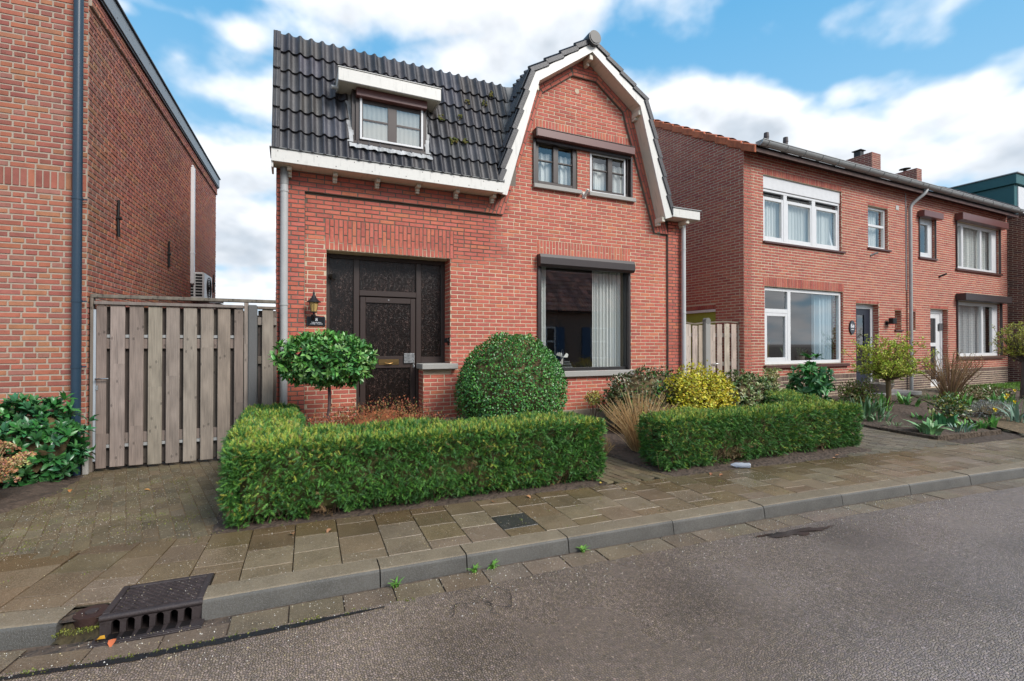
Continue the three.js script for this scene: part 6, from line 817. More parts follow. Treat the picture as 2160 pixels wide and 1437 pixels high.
// ---------- shrubs and small trees ----------
function bush(name, label, cat, base, { cy, rx, ry, rz, n, geo, m = ML.glossy, cols, depth = 0.35, lump = 0.16, lf = 2.6, up = 0.3, whorl = 1, size = [0.8, 1.25], core = 0.72, coreCol = [1, 1, 1], stems = 8, stemCol = [.10, .07, .05], seed, flat = 0.0, group, tr = 0.02, bottom = -1 }) {
  const t = thing(name, label, cat, base, 0, group), r = rng(seed), items = [], C = V(0, cy, 0);
  for (let k = 0; k < n; k++) {
    const d = sphere(r); if (d.y < bottom) continue; const l = 1 + lump * (fbm(d.x * lf + 7, d.y * lf + d.z * lf * 1.3 + 3, 3, 0, seed) - 0.5) * 2, q = l * (1 - depth * Math.pow(r(), 1.7)), p = V(d.x * rx * q, d.y * ry * q, d.z * rz * q).add(C); if (p.y < 0.02) continue;
    const o = V(d.x / rx, d.y / ry, d.z / rz).normalize(), c0 = pick(r, cols, 0.16);
    for (let w = 0; w < whorl; w++) { const dd = o.clone().multiplyScalar(whorl > 1 ? 0.55 : 0.6).add(jitter(r, whorl > 1 ? 1.9 : 1.5)).add(V(0, up, 0)); items.push({ p: p.clone(), d: dd, n: o.clone().add(V(0, 0.7, 0)).add(jitter(r, 0.9)), s: lerp(size[0], size[1], r()), c: c0.map((v) => v * (0.85 + 0.3 * r())) }); }
  }
  foliage(t, 'foliage', geo, m, items);
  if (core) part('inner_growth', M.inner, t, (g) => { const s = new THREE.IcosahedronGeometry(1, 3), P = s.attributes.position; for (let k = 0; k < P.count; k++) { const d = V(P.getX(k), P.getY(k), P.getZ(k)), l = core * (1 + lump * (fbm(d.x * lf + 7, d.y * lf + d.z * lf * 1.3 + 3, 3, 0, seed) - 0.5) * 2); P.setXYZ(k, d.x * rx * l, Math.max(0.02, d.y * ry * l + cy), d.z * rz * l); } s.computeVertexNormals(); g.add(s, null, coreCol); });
  if (stems) part('stem', M.twig, t, (g) => { for (let k = 0; k < stems; k++) { const d = sphere(r); d.y = Math.abs(d.y) * 0.6 + 0.4; const e = V(d.x * rx * 0.85, cy + (d.y - 0.35) * ry * 0.9, d.z * rz * 0.85); if (e.y < 0.1) e.y = 0.1; g.tube([V(d.x * 0.05, 0, d.z * 0.05), V(e.x * 0.4, e.y * 0.45, e.z * 0.4), e], tr, 6, stemCol, true, tr * 0.25); } });
  return t;
}
{ // bay standard by the door: one stem, wide head of whorled leaves
  const t = bush('bay_standard', 'clipped evergreen standard with glossy leaves on a bare stem before the door', 'small tree', [0.42, 0, 1.12], { cy: 1.265, rx: 0.55, ry: 0.31, rz: 0.46, n: 820, whorl: 7, geo: leafG(0.074, 0.016, 0.2, 0.18), cols: [[.085, .25, .045], [.12, .31, .06], [.06, .19, .045], [.18, .36, .10], [.09, .27, .08]], depth: 0.34, lump: 0.2, up: 0.35, core: 0.6, stems: 0, seed: 921 });
  part('trunk', M.bark, t, (g) => g.tube([V(0.0, 0, 0), V(-0.03, 0.35, 0.01), V(0.01, 0.7, -0.01), V(0.0, 1.1, 0)], 0.026, 9, [.16, .10, .10], true, 0.018)); part('limb', M.bark, t, (g) => { const r = rng(922); for (let k = 0; k < 12; k++) { const a = k / 12 * 6.283; g.tube([V(0, 0.95, 0), V(Math.cos(a) * 0.18, 1.1, Math.sin(a) * 0.15), V(Math.cos(a) * 0.42, 1.2 + r() * 0.15, Math.sin(a) * 0.35)], 0.01, 5, [.14, .09, .08], false, 0.004); } });
}
bush('clipped_ball_shrub', 'large round clipped dark green shrub between the front door and window', 'shrub', [2.98, 0, 0.85], { cy: 0.78, rx: 0.84, ry: 0.82, rz: 0.62, n: 21000, geo: leafG(0.034, 0.0115, 0.25, 0.15), cols: [[.055, .19, .035], [.08, .25, .045], [.04, .145, .03], [.11, .30, .055], [.06, .19, .06]], depth: 0.17, lump: 0.085, lf: 3.4, up: 0.05, core: 0.86, stems: 0, seed: 931 });
bush('heather_shrub', 'low rust red twiggy shrub showing above the hedge before the door', 'shrub', [0.95, 0, 1.35], { cy: 0.41, rx: 0.86, ry: 0.33, rz: 0.42, n: 9000, geo: leafG(0.026, 0.007, 0.1, 0.2), m: ML.dry, cols: [[.26, .075, .035], [.34, .11, .045], [.19, .06, .03], [.30, .16, .06], [.12, .12, .035]], depth: 0.5, lump: 0.5, lf: 4.5, up: 0.5, core: 0.6, coreCol: [1.8, 0.9, 0.7], stems: 60, stemCol: [.15, .07, .04], tr: 0.006, seed: 941 });
bush('golden_standard', 'tiny shrub with a yellow tuft of leaves on bare stems under the window', 'shrub', [4.57, 0, 0.6], { cy: 0.56, rx: 0.13, ry: 0.11, rz: 0.12, n: 420, geo: leafG(0.034, 0.010), cols: [[.42, .36, .05], [.33, .33, .06], [.46, .38, .10], [.2, .24, .06]], depth: 0.6, lump: 0.4, core: 0, stems: 7, tr: 0.01, stemCol: [.14, .09, .06], seed: 951 });
bush('olive_shrub', 'broad dull olive green shrub with brown flower buds under the window', 'shrub', [5.55, 0, 0.85], { cy: 0.52, rx: 0.95, ry: 0.52, rz: 0.55, n: 1900, whorl: 4, geo: leafG(0.062, 0.014, 0.15, 0.2), cols: [[.10, .12, .045], [.13, .13, .055], [.05, .12, .025], [.17, .15, .08], [.20, .165, .10], [.06, .15, .03]], depth: 0.3, lump: 0.3, lf: 3, up: 0.3, core: 0.8, stems: 26, seed: 961, tr: 0.012 });
bush('golden_shrub', 'bright yellow variegated shrub behind the clipped hedge', 'shrub', [5.95, 0, 1.55], { cy: 0.62, rx: 0.52, ry: 0.47, rz: 0.42, n: 4200, whorl: 2, geo: leafG(0.04, 0.012, 0.2, 0.15), m: ML.soft, cols: [[.55, .47, .02], [.62, .54, .03], [.46, .42, .02], [.36, .38, .03], [.66, .60, .10]], depth: 0.5, lump: 0.5, lf: 3.4, up: 0.4, core: 0.6, coreCol: [1.6, 1.7, 0.7], stems: 20, seed: 971 });
{ const t = bush('pale_pieris_shrub', 'pale green shrub with creamy shoots before the pale gate', 'shrub', [7.3, 0, 1.25], { cy: 0.52, rx: 0.66, ry: 0.42, rz: 0.45, n: 900, whorl: 6, geo: leafG(0.07, 0.013, 0.15, 0.25), cols: [[.12, .20, .05], [.20, .27, .09], [.28, .32, .14], [.08, .16, .05], [.33, .34, .17]], depth: 0.35, lump: 0.35, lf: 3, up: 0.5, core: 0.72, stems: 24, seed: 981 });
  const r = rng(982), it = []; for (let k = 0; k < 46; k++) { const p = V(0.52 + (r() - .5) * 0.28, 0.86 + (r() - .5) * 0.26, 0.1 + (r() - .5) * 0.2), c = pick(r, [[.40, .36, .16], [.30, .33, .12], [.46, .36, .20]], .2); for (let w = 0; w < 8; w++) it.push({ p, d: sphere(r).add(V(0, 0.5, 0)), n: sphere(r), s: 0.8 + r() * 0.5, c }); } foliage(t, 'top_foliage', leafG(0.07, 0.012, 0.15, 0.25), ML.glossy, it); part('limb', M.twig, t, (g) => { for (let k = 0; k < 6; k++) g.tube([V(0.1, 0.4, 0), V(0.3, 0.6 + r() * 0.1, 0.05), V(0.45 + r() * 0.2, 0.8 + r() * 0.2, 0.1 + (r() - .5) * 0.2)], 0.012, 6, [.16, .11, .07], true, 0.006); }); }
bush('laurel_shrub', 'upright cherry laurel with big glossy leaves under the white window', 'shrub', [9.55, rise(9.55, 0.95), 0.95], { cy: 0.55, rx: 0.42, ry: 0.48, rz: 0.35, n: 90, whorl: 7, geo: leafG(0.16, 0.034, 0.25, 0.25), cols: [[.045, .19, .045], [.07, .25, .065], [.05, .16, .06], [.10, .28, .085]], depth: 0.6, lump: 0.45, up: 0.2, core: 0, stems: 14, tr: 0.014, stemCol: [.07, .12, .03], seed: 991 });
bush('corner_laurel', 'dark glossy laurel shrub against the brick wall beside the blue pipe', 'shrub', [-2.47, 0, 0.72], { cy: 0.42, rx: 0.45, ry: 0.44, rz: 0.3, n: 420, whorl: 7, geo: leafG(0.095, 0.021, 0.22, 0.22), cols: [[.035, .15, .035], [.05, .20, .05], [.03, .115, .035], [.08, .24, .07], [.045, .16, .07]], depth: 0.45, lump: 0.35, lf: 3, up: 0.45, core: 0.66, stems: 20, seed: 1001 });
{ // dead flower heads of the hydrangea at the corner
  const t = thing('dried_hydrangea', 'hydrangea with dried tan flower heads at the corner of the drive', 'shrub', [-2.66, 0, 1.45]), r = rng(1011), it = [];
  part('stem', M.twig, t, (g) => { for (let k = 0; k < 70; k++) { const a = r() * 6.28, q = r() * 0.42, h = 0.2 + r() * 0.35; g.tube([V(Math.cos(a) * q * 0.3, 0, Math.sin(a) * q * 0.3), V(Math.cos(a) * q * 0.7, h * 0.6, Math.sin(a) * q * 0.7), V(Math.cos(a) * q, h, Math.sin(a) * q)], 0.005, 5, pick(r, [[.36, .25, .13], [.28, .19, .10], [.42, .31, .17]], .2), false, 0.003); } });
  for (let k = 0; k < 70; k++) { const a = r() * 6.28, q = Math.sqrt(r()) * 0.46, c = V(Math.cos(a) * q, 0.1 + (0.55 - 0.5 * q) * (0.4 + 0.6 * r()), Math.sin(a) * q), base = pick(r, [[.36, .19, .09], [.42, .28, .13], [.30, .15, .075], [.33, .28, .12]], .15); for (let w = 0; w < 70; w++) { const d = sphere(r); it.push({ p: V(c.x + d.x * 0.062, c.y + Math.abs(d.y) * 0.034, c.z + d.z * 0.062), d: d.clone().add(jitter(r, 1)), n: d, s: 0.7 + r() * 0.6, c: base.map((v) => v * (0.7 + 0.6 * r())) }); } }
  foliage(t, 'flower_heads', leafG(0.02, 0.009, 0.2, 0.3), ML.dry, it);
}
function stalks(name, label, base, n, spread, h, cols, seed, rad = 0.005) { const t = thing(name, label, 'dry stalks', base), r = rng(seed); part('stalks', M.twig, t, (g) => { for (let k = 0; k < n; k++) { const a = r() * 6.28, q = Math.pow(r(), 0.6), l = h * (0.55 + 0.5 * r()), e = V(Math.cos(a) * q * spread, l * (1 - 0.28 * q * q), Math.sin(a) * q * spread), b = V(e.x * 0.18, 0, e.z * 0.18), c = pick(r, cols, .18); g.tube([b, V(lerp(b.x, e.x, .4), e.y * 0.55, lerp(b.z, e.z, .4)), e], rad, 5, c, true, rad * 0.45); if (r() < 0.7) { const m = V(lerp(b.x, e.x, .6), e.y * 0.72, lerp(b.z, e.z, .6)); g.tube([m, V(m.x + (r() - .5) * 0.12, m.y + 0.1 + r() * 0.06, m.z + (r() - .5) * 0.12)], rad * 0.6, 4, c, false, rad * 0.3); } } }); return t; }
stalks('dry_perennial', 'fan of bare straw coloured stalks beside the clipped hedge end', [4.32, 0, 2.1], 260, 0.6, 0.86, [[.50, .33, .15], [.44, .27, .11], [.56, .40, .20], [.38, .22, .10]], 1021);
stalks('cut_perennial', 'short tuft of cut dry stalks on bare soil by the path', [3.72, 0, 2.1], 40, 0.17, 0.2, [[.40, .28, .12], [.33, .22, .10]], 1022, 0.004);
// trees with branching limbs
function branchTree(name, label, base, { r0, h0, rx, ry, cols, barkCol, n, leaf, seed, lean = 0, limbs = 80 }) {
  const t = thing(name, label, 'tree', base), r = rng(seed), tips = [], top = V(lean, h0, 0);
  part('trunk', M.bark, t, (g) => g.tube([V(0, -0.02, 0), V(lean * 0.4, h0 * 0.5, 0.01), top], r0, 12, barkCol, true, r0 * 0.8));
  part('limb', M.bark, t, (g) => { for (let k = 0; k < limbs; k++) { const d = sphere(r), q = Math.pow(r(), 0.4); if (d.y < -0.5) d.y *= -1; const e = V(top.x + d.x * rx * q, h0 + ry * 0.75 + d.y * ry * q, d.z * rx * 0.9 * q), m = V(lerp(top.x, e.x, 0.45) + (r() - .5) * 0.06, lerp(h0, e.y, 0.35) + (r() - .5) * 0.05, e.z * 0.45 + (r() - .5) * 0.06), w = k < 7 ? 0.4 : 0.15; g.tube([V(top.x, h0 - 0.03 - r() * 0.04, 0), m, e], r0 * w, 5, barkCol, true, 0.0025); for (let c = 0; c < 7; c++) { const u = 0.3 + r() * 0.7, b = u < 0.5 ? top.clone().lerp(m, u * 2) : m.clone().lerp(e, u * 2 - 1), f = b.clone().add(V((r() - .5) * 0.3, (r() - 0.25) * 0.24, (r() - .5) * 0.3)); g.tube([b, f], 0.004, 4, barkCol, false, 0.0018); if (Math.hypot((f.x - top.x) / rx, (f.y - h0 - ry * 0.75) / ry) > 0.25) tips.push([f, f.clone().sub(b)], [b.clone().lerp(f, 0.6), f.clone().sub(b)]); } } });
  const it = []; for (let k = 0; k < n; k++) { const [p, d] = tips[Math.floor(r() * tips.length)], c = pick(r, cols, .2); it.push({ p: p.clone().add(jitter(r, 0.07)), d: d.clone().normalize().add(jitter(r, 1.8)).add(V(0, .3, 0)), n: sphere(r), s: 0.7 + r() * 0.6, c }); } foliage(t, 'crown', leaf, ML.soft, it); return t;
}
{ const p = onGround(1873, 869); branchTree('small_maple', 'small standard tree in fresh yellow green leaf in the bed before the pair', [p.x, p.y, p.z], { r0: 0.05, h0: 0.66, rx: 0.85, ry: 0.5, cols: [[.34, .50, .04], [.42, .56, .05], [.48, .46, .07], [.30, .40, .04], [.52, .50, .08]], barkCol: [.17, .115, .06], n: 9000, leaf: leafG(0.03, 0.012, 0.2, 0.2), seed: 1031 }); }
{ const p = onGround(2143, 846); branchTree('hawthorn_tree', 'small tree with a dark twisted trunk beside the lawn', [p.x + 0.35, p.y, p.z], { r0: 0.07, h0: 0.95, rx: 0.75, ry: 0.6, cols: [[.36, .42, .05], [.44, .50, .07], [.32, .25, .06]], barkCol: [.12, .10, .09], n: 7000, leaf: leafG(0.03, 0.011), seed: 1041, lean: 0.08 }); }
{ const p = onGround(2003, 845), t = thing('forsythia_shrub', 'bare many stemmed brown shrub before the white door', 'shrub', [p.x, p.y, p.z]), r = rng(1051), it = []; part('stem', M.twig, t, (g) => { for (let k = 0; k < 90; k++) { const a = r() * 6.28, q = Math.sqrt(r()) * 0.75, h = 0.75 + r() * 0.5, e = V(Math.cos(a) * q, h * (1 - 0.3 * q), Math.sin(a) * q * 0.8), c = pick(r, [[.26, .15, .08], [.20, .12, .07], [.32, .20, .10]], .2); g.tube([V(e.x * .12, 0, e.z * .12), V(e.x * .55, e.y * .6, e.z * .55), e], 0.009, 5, c, true, 0.004); for (let w = 0; w < 4; w++) { const u = 0.5 + r() * 0.5, m = V(e.x * u, e.y * u, e.z * u), f = m.clone().add(V((r() - .5) * 0.22, 0.08 + r() * 0.14, (r() - .5) * 0.22)); g.tube([m, f], 0.004, 4, c, false, 0.002); if (r() < .8) it.push({ p: f, d: sphere(r), n: sphere(r), s: .7 + r() * .6, c: pick(r, [[.26, .28, .05], [.24, .15, .05]], .2) }); } } }); foliage(t, 'buds', leafG(0.026, 0.008), ML.soft, it); }
// strap leaved bulbs
const strap = (g, b, a, len, w, bend, col, tw = 0) => { const n = 5, dx = Math.cos(a), dz = Math.sin(a), P = []; for (let k = 0; k <= n; k++) { const u = k / n, h = len * (u - bend * 0.55 * u * u), o = len * bend * u * u, ww = w * Math.sin(Math.PI * (0.14 + 0.86 * Math.min(1, u * 0.98 + 0.02))) + 0.001; const c = V(b.x + dx * o, b.y + h, b.z + dz * o), s = V(-dz, 0, dx); P.push([c.clone().addScaledVector(s, -ww), c.clone().add(V(-dx * ww * 0.35, 0.0, -dz * ww * 0.35)), c.clone().addScaledVector(s, ww)]); } for (let k = 0; k < n; k++) { g.quad(P[k][0], P[k][1], P[k + 1][1], P[k + 1][0], col); g.quad(P[k][1], P[k][2], P[k + 1][2], P[k + 1][1], col); } };
function clump(name, label, cat, px, py, n, len, w, cols, seed, bend = [0.15, 0.8], spread = 0.1, flowers = null, group) {
  const p = typeof px === 'object' ? px : onGround(px, py), t = thing(name, label, cat, [p.x, p.y + 0.03, p.z], 0, group), r = rng(seed);
  part('leaves', M.leaf, t, (g) => { for (let k = 0; k < n; k++) { const a = r() * 6.28, q = Math.sqrt(r()) * spread; strap(g, V(Math.cos(a) * q, -0.02, Math.sin(a) * q), a + (r() - .5) * 1.5, len * (0.65 + 0.5 * r()), w * (0.75 + 0.5 * r()), lerp(bend[0], bend[1], r()), pick(r, cols, .2)); } });
  if (flowers) for (const [fx, fy, fz, kind] of flowers) part('flower', kind === 'bud' ? M.leaf : M.leafDry, t, (g) => { g.tube([V(fx * 0.3, 0, fz * 0.3), V(fx, fy, fz)], 0.004, 5, [.12, .22, .06]); if (kind === 'bud') { g.add(new THREE.SphereGeometry(0.016, 8, 8), new THREE.Matrix4().makeScale(1, 2.1, 1).setPosition(fx, fy + 0.02, fz), [.42, .45, .18]); } else { const Rm = new THREE.Matrix4().makeRotationX(1.1).setPosition(fx, fy, fz); for (let k = 0; k < 6; k++) { const a = k * 1.047, l = 0.042; const q = [V(0, 0, 0), V(Math.cos(a - .38) * l * .7, 0.004, Math.sin(a - .38) * l * .7), V(Math.cos(a) * l, 0.008, Math.sin(a) * l), V(Math.cos(a + .38) * l * .7, 0.004, Math.sin(a + .38) * l * .7)].map((v) => v.applyMatrix4(Rm)); g.quad(...q, [.72, .58, .015]); } g.add(new THREE.CylinderGeometry(0.019, 0.011, 0.032, 10, 1, true), Rm.clone().multiply(new THREE.Matrix4().makeTranslation(0, 0.018, 0)), [.75, .48, .01]); } });
  return t;
}
const TUL = [[.20, .38, .17], [.25, .45, .21], [.30, .48, .26], [.14, .30, .11]], GRN = [[.10, .29, .06], [.15, .38, .08], [.09, .24, .07], [.20, .42, .08]], BLU = [[.19, .31, .22], [.24, .36, .27]];
clump('tulip_clump', 'big grey green tulip leaves and closed buds at the bed corner', 'tulips', 1962, 918, 16, 0.34, 0.05, TUL, 1101, [0.35, 1.15], 0.13, [[-.03, .33, 0, 'bud'], [.04, .35, .02, 'bud'], [.1, .32, -.02, 'bud']]);
clump('tulip_clump', 'upright bright green tulip leaves behind the tulip buds', 'tulips', 1992, 903, 12, 0.30, 0.048, [[.06, .24, .08], [.09, .30, .11], [.07, .20, .09]], 1102, [0.1, 0.6], 0.11);
clump('daffodil_clump', 'low green bulb leaves along the edging below the rose', 'bulbs', 2038, 908, 22, 0.2, 0.016, GRN, 1103, [0.2, 0.8], 0.14);
clump('daffodil_clump', 'blue green bulb leaves beside the low green ones at the edging', 'bulbs', 2022, 912, 18, 0.2, 0.016, BLU, 1104, [0.2, 0.8], 0.16);
clump('daffodil_clump', 'bulb leaves with one yellow daffodil at the edging end', 'daffodils', 2092, 905, 16, 0.25, 0.02, GRN, 1105, [0.1, 0.5], 0.08, [[.02, .3, .02, 'daf']]);
clump('daffodil_clump', 'green bulb leaves with a yellow daffodil beside the small maple trunk', 'daffodils', 1852, 868, 26, 0.42, 0.018, GRN, 1106, [0.15, 0.7], 0.2, [[.3, .62, .1, 'daf']]);
clump('iris_clump', 'tall blue green iris leaves at the hedge end', 'irises', 1832, 880, 40, 0.45, 0.018, [[.10, .20, .09], [.13, .25, .12], [.08, .17, .06]], 1107, [0.1, 0.75], 0.3);
clump('iris_clump', 'broad green leaves under the maple beside the front path', 'irises', 1912, 858, 18, 0.36, 0.035, GRN, 1108, [0.25, 0.95], 0.2);
clump('crocus_tuft', 'tuft of thin spring leaves in the bare soil near the edging', 'spring flowers', 1882, 904, 22, 0.15, 0.007, [[.13, .20, .08], [.18, .24, .12]], 1109, [0.3, 0.9], 0.1);
clump('daffodil_clump', 'tall green bulb leaves with yellow daffodils beside the lavender', 'daffodils', 2108, 872, 22, 0.42, 0.025, GRN, 1110, [0.05, 0.45], 0.13, [[-.05, .30, .1, 'daf'], [.14, .34, .06, 'daf'], [.05, .22, .2, 'daf']]);
clump('daffodil_clump', 'leaning grey green bulb leaves with a daffodil at the lavender end', 'daffodils', 2147, 893, 26, 0.48, 0.02, BLU, 1111, [0.1, 0.9], 0.15, [[.0, .56, .1, 'daf']]);
clump('iris_clump', 'green bulb leaves in front of the bare brown shrub', 'bulbs', 2024, 858, 26, 0.35, 0.022, GRN, 1112, [0.1, 0.7], 0.22);
clump('snowdrop_clump', 'thin pale leaves on the mossy soil beside the bare shrub', 'spring flowers', 1972, 845, 20, 0.2, 0.012, GRN, 1113, [0.2, 0.8], 0.2);
clump('daffodil_clump', 'tuft of bulb leaves between the rose and the far edging', 'bulbs', 2062, 905, 20, 0.2, 0.018, GRN, 1114, [0.2, 0.8], 0.12);
clump('iris_clump', 'green leaves in the bare soil behind the big tulip leaves', 'bulbs', 1945, 888, 16, 0.2, 0.02, GRN, 1115, [0.3, 0.9], 0.16);
clump('iris_clump', 'broad low leaves beside the hedge end and edging', 'bulbs', 1850, 892, 22, 0.26, 0.02, [[.14, .26, .12], [.18, .32, .15]], 1116, [0.3, 0.9], 0.2);
clump('daffodil_clump', 'green leaves with a daffodil beside the twisted tree trunk', 'daffodils', 2128, 862, 22, 0.34, 0.024, GRN, 1117, [0.1, 0.5], 0.14, [[.05, .36, .06, 'daf']]);
{ const p = onGround(2003, 893); bush('rose_shrub', 'small leafy rose with yellow tinged leaves beside the path', 'shrub', [p.x, p.y, p.z], { cy: 0.27, rx: 0.33, ry: 0.25, rz: 0.25, n: 700, geo: leafG(0.05, 0.016), cols: [[.06, .12, .03], [.10, .16, .03], [.30, .27, .05], [.05, .09, .03]], depth: 0.7, lump: 0.4, core: 0, stems: 22, tr: 0.007, stemCol: [.12, .10, .05], seed: 1121 }); }
{ const p = onGround(2092, 880); bush('lavender_row', 'mound of silver grey lavender along the far edging', 'shrub', [p.x, p.y, p.z], { cy: 0.14, rx: 0.75, ry: 0.17, rz: 0.25, n: 3000, geo: leafG(0.05, 0.004), m: ML.soft, cols: [[.30, .31, .28], [.22, .24, .20], [.38, .38, .36], [.17, .19, .14]], depth: 0.6, lump: 0.4, lf: 5, up: 0.6, core: 0.6, stems: 0, seed: 1131 }); }
{ const p = onGround(2065, 845); bush('ground_cover', 'brown and green ground cover between the bare shrub and lawn', 'shrub', [p.x, p.y, p.z], { cy: 0.1, rx: 1.3, ry: 0.2, rz: 0.45, n: 2600, geo: leafG(0.05, 0.014), cols: [[.12, .16, .04], [.20, .15, .07], [.28, .24, .12], [.08, .14, .03]], depth: 0.6, lump: 0.6, lf: 5, up: 0.5, core: 0.5, stems: 0, seed: 1141 }); }
{ const p = onGround(1808, 858); bush('euphorbia_shrub', 'low yellow green shrub between hedge end and stone planter', 'shrub', [p.x, p.y, p.z], { cy: 0.27, rx: 0.38, ry: 0.26, rz: 0.3, n: 700, whorl: 3, geo: leafG(0.05, 0.012), cols: [[.20, .26, .04], [.12, .20, .04], [.30, .22, .09]], depth: 0.6, lump: 0.4, core: 0.5, stems: 16, seed: 1151 }); }
{ const t = globalThis.__planter, r = rng(1161), it = []; for (let k = 0; k < 500; k++) { const d = sphere(r); d.y = Math.abs(d.y); it.push({ p: V(d.x * 0.3, 0.2 + d.y * 0.22, d.z * 0.26), d: d.clone().add(jitter(r, 1.4)), n: sphere(r), s: .7 + r() * .6, c: pick(r, [[.08, .12, .04], [.12, .15, .06], [.16, .12, .07]], .2) }); } const b = thing('planter_shrub', 'grey green shrub growing in the round stone planter', 'shrub', [t.position.x, t.position.y + 0.17, t.position.z]); foliage(b, 'foliage', leafG(0.045, 0.009), ML.soft, it.map((q) => ({ ...q, p: q.p.clone().add(V(0, -0.17, 0)) }))); }
{ const r = rng(1171), it = []; for (let k = 0; k < 9000; k++) { const x = 17.5 + r() * 8.5, z = -0.1 + r() * 1.7; it.push({ p: V(x, 0.232, z), d: V((r() - .5) * .8, 1, (r() - .5) * .8), n: sphere(r), s: .7 + r() * .8, c: pick(r, [[.12, .26, .02], [.16, .32, .03], [.09, .2, .02]], .2) }); } const o = foliage(scene, 'lawn', leafG(0.05, 0.004), ML.soft, it); o.userData.label = 'small bright green lawn before the end house'; o.userData.category = 'lawn'; }
{ // moss and weeds in the joints
  const r = rng(1181), it = []; const add = (p, n, s, c) => { for (let k = 0; k < n; k++) it.push({ p: V(p.x + (r() - .5) * s, p.y + 0.002, p.z + (r() - .5) * s), d: V((r() - .5) * 1.4, 0.8, (r() - .5) * 1.4), n: sphere(r), s: .5 + r() * .8, c: pick(r, c, .25) }); };
  const MO = [[.14, .16, .02], [.19, .20, .03], [.09, .12, .02]]; for (let k = 0; k < 330; k++) { const x = -3.2 + r() * 2.6, z = 1.0 + Math.pow(r(), 0.8) * 1.9; if (fbm(x * 1.6, z * 1.6, 3, 0, 1182) > 0.52) add(V(x, 0.0, z), 9, 0.11, MO); }
  for (let k = 0; k < 90; k++) { const x = -1.8 + r() * 13, b = 1.06 + r() * 0.05; add(alongKerb(x, b), 7, 0.07, [[.10, .12, .02], [.12, .09, .04]]); } for (let k = 0; k < 60; k++) { const x = -1.6 + Math.round(r() * 30) * 0.3; add(alongKerb(x + 0.01, 0.2 + r() * 0.85), 4, 0.03, MO); }
  for (let k = 0; k < 60; k++) add(V(-1.02 + (r() - .5) * 0.18, -0.06, kerbZ(-1) + (r() - .5) * 0.06), 4, 0.04, MO); for (let k = 0; k < 70; k++) { const x = -1.5 + r() * 2.2; add(alongKerb(x, -0.25 - r() * 0.02, -0.1), 5, 0.04, MO); }
  const o = foliage(scene, 'joint_moss', leafG(0.009, 0.0035), ML.soft, it); o.userData.label = 'yellow green moss in the joints of drive and pavement'; o.userData.category = 'moss';
  for (const [x, back] of [[0.62, -0.06], [1.15, -0.06], [1.28, -0.055], [2.0, -0.05]]) { const p = alongKerb(x, back, -0.1); const t = thing('kerb_weed', 'tiny green weed sprouting at the foot of the kerb', 'weed', [p.x, p.y, p.z], 0, 'weeds along the kerb'); part('leaves', M.leaf, t, (g) => { for (let k = 0; k < 14; k++) strap(g, V((r() - .5) * 0.03, 0, (r() - .5) * 0.02), r() * 6.28, 0.05 + r() * 0.035, 0.006, 0.5 + r() * 0.6, pick(r, [[.12, .30, .04], [.17, .35, .05]], .2)); }); }
  { const gr = new THREE.OctahedronGeometry(1, 0), put = [], add2 = (p, s, c) => put.push({ p, d: sphere(r), n: sphere(r), s, c }); const PALE = [[.55, .48, .36], [.62, .58, .5], [.42, .34, .24], [.5, .42, .22], [.68, .66, .62]];
    for (let k = 0; k < 15000; k++) { const x = -3.6 + r() * 3.1, z = 0.45 + r() * 2.55; if (fbm(x * 2.2, z * 2.2, 3, 0, 1183) + 0.25 * r() > 0.52) add2(V(x, 0.001, z), 0.0012 + r() * r() * 0.0032, pick(r, PALE, .25).map((v) => v * 0.75)); }
    for (let k = 0; k < 5200; k++) { const x = -2 + r() * 9; add2(alongKerb(x, 0.03 + r() * 1.05, 0.002), 0.001 + r() * r() * 0.0028, pick(r, PALE, .25)); } for (let k = 0; k < 2600; k++) { const x = -2 + r() * 8; add2(alongKerb(x, -0.06 - Math.pow(r(), 1.5) * 0.5, -0.096), 0.0012 + r() * r() * 0.004, pick(r, PALE, .25)); }
    const o2 = foliage(scene, 'loose_grit', gr, ML.dry, put); o2.userData.label = 'pale loose grit strewn over drive, pavement and gutter'; o2.userData.category = 'grit'; }
  // fallen leaves and litter
  const L1 = 'brown leaf on the pavement along the foot of the long hedge', L2 = 'brown leaf under the far end of the shorter hedge', lg = leafG(0.055, 0.02, 0.35, 0.3); for (const [px, py, c, lab] of [[305, 1036, [.45, .22, .06], 'orange brown leaf lying on the drive before the timber gate'], [1265, 1022, [.55, .38, .06], 'dull yellow leaf on the path between the two hedges'], [1320, 1035, [.6, .45, .10], 'bright yellow leaf on the pavement before the path'], [1500, 1000, [.30, .12, .06], 'dark red brown leaf under the hedge beside the plastic bottle'], [1525, 1003, [.35, .15, .07], 'red brown leaf on the slabs below the plastic bottle'], [1770, 962, [.35, .17, .09], L2], [1755, 968, [.4, .2, .1], L2], [1180, 1020, [.42, .28, .08], L1], [150, 1035, [.40, .16, .05], 'brown leaf beside the corner laurel on the drive'], [620, 1130, [.30, .15, .07], L1], [700, 1118, [.33, .16, .08], L1], [1110, 1048, [.40, .20, .09], L1], [1040, 1062, [.28, .13, .06], L1]]) { const p = onGround(px, py); const m = new THREE.Mesh(lg, new THREE.MeshStandardMaterial({ color: new THREE.Color(...c), roughness: 0.7, side: THREE.DoubleSide })); m.name = 'fallen_leaf'; m.position.set(p.x, 0.014, p.z); m.rotation.set(-1.5, 0, r() * 6.28); m.castShadow = m.receiveShadow = true; scene.add(m); tag(m, lab, 'leaf', 'fallen leaves on the paving'); }
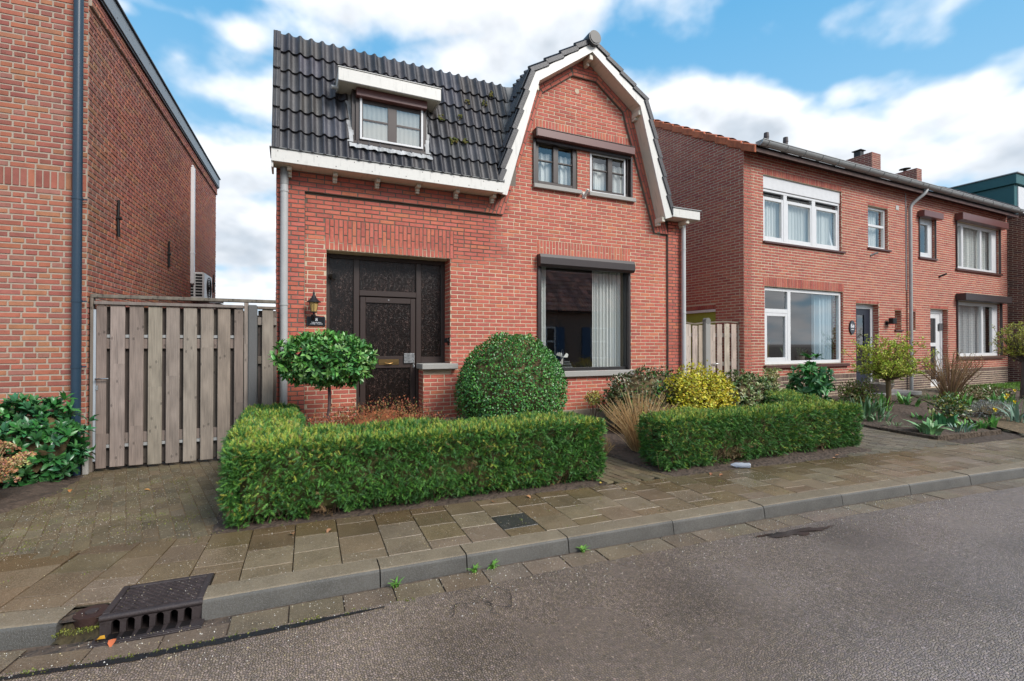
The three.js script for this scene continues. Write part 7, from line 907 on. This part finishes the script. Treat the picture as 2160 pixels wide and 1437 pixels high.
  for (const [dx, dz, c] of [[-0.19, 0.055, [.62, .30, .02]], [-0.15, 0.075, [.55, .14, .05]]]) { const m = new THREE.Mesh(lg, new THREE.MeshStandardMaterial({ color: new THREE.Color(...c), roughness: 0.6, side: THREE.DoubleSide })); m.name = 'drain_leaf'; m.position.set(-0.685 + dx, -0.084, kerbZ(-0.685) + dz); m.rotation.set(-1.5, 0, r() * 6); scene.add(m); tag(m, 'orange autumn leaf lying on the drain apron', 'leaf', 'leaves on the drain apron'); }
  const p = onGround(1555, 985), bt = thing('plastic_bottle', 'crushed clear plastic bottle lying under the bare hedge patch', 'bottle', [p.x, 0.0, p.z + 0.05], -0.6);
  part('bottle', new THREE.MeshPhysicalMaterial({ color: new THREE.Color(.75, .8, .88), roughness: 0.15, transmission: 0.6, thickness: 0 }), bt, (g) => { g.add(new THREE.LatheGeometry([[0.001, -.1], [.026, -.1], [.031, -.09], [.027, -.04], [.031, 0], [.027, .03], [.03, .06], [.012, .1], [.012, .115], [.001, .115]].map(([a, b]) => new THREE.Vector2(a, b)), 14), new THREE.Matrix4().makeRotationZ(Math.PI / 2).setPosition(0, 0.035, 0)); }).geometry.deleteAttribute('color');
}
{ // plants standing in the neighbour's window
  const W = (s, y, z) => { const v = V(s, y, z).applyAxisAngle(V(0, 1, 0), NB.turn); return V(v.x + NB.pos[0], v.y, v.z + NB.pos[2]); };
  const pot = (name, label, s, y, leafs, len, w, cols, seed, bend) => { const p = W(s, y, -0.42), t = thing(name, label, 'pot plant', [p.x, p.y, p.z], NB.turn), r = rng(seed); part('pot', M.concrete, t, (g) => g.add(new THREE.LatheGeometry([[.001, 0], [.07, 0], [.09, .15], [.08, .15], [.001, .13]].map(([a, b]) => new THREE.Vector2(a, b)), 14), null, [.5, .42, .38])); part('leaves', M.leaf, t, (g) => { for (let k = 0; k < leafs; k++) strap(g, V((r() - .5) * 0.1, 0.13, (r() - .5) * 0.08), r() * 6.28, len * (.6 + .5 * r()), w, lerp(bend[0], bend[1], r()), pick(r, cols, .2)); }); };
  part('window_board', M.concrete, scene.getObjectByName('semi_detached_house'), (g) => g.box(0.4, 3.7, 0.97, 1.02, -0.62, -0.252));
  pot('reed_pot', 'pot of reddish upright grass in the white window', 0.98, 1.02, 60, 0.62, 0.006, [[.28, .24, .05], [.35, .18, .06], [.18, .24, .05]], 1191, [0.05, 0.25]); pot('reed_pot', 'second pot of upright grass beside the window mullion', 1.25, 1.02, 60, 0.55, 0.006, [[.26, .25, .05], [.36, .16, .06]], 1192, [0.05, 0.25]);
  pot('flower_pot', 'pot plant with cream flower heads in the white window', 1.95, 1.02, 30, 0.3, 0.02, [[.10, .16, .05]], 1193, [0.2, 0.7]); pot('succulent_pot', 'dark leaved pot plant beside the pale blue curtain', 2.5, 1.02, 26, 0.32, 0.022, [[.05, .09, .04], [.08, .12, .05]], 1194, [0.2, 0.7]);
}
renderer.render(scene, camera);
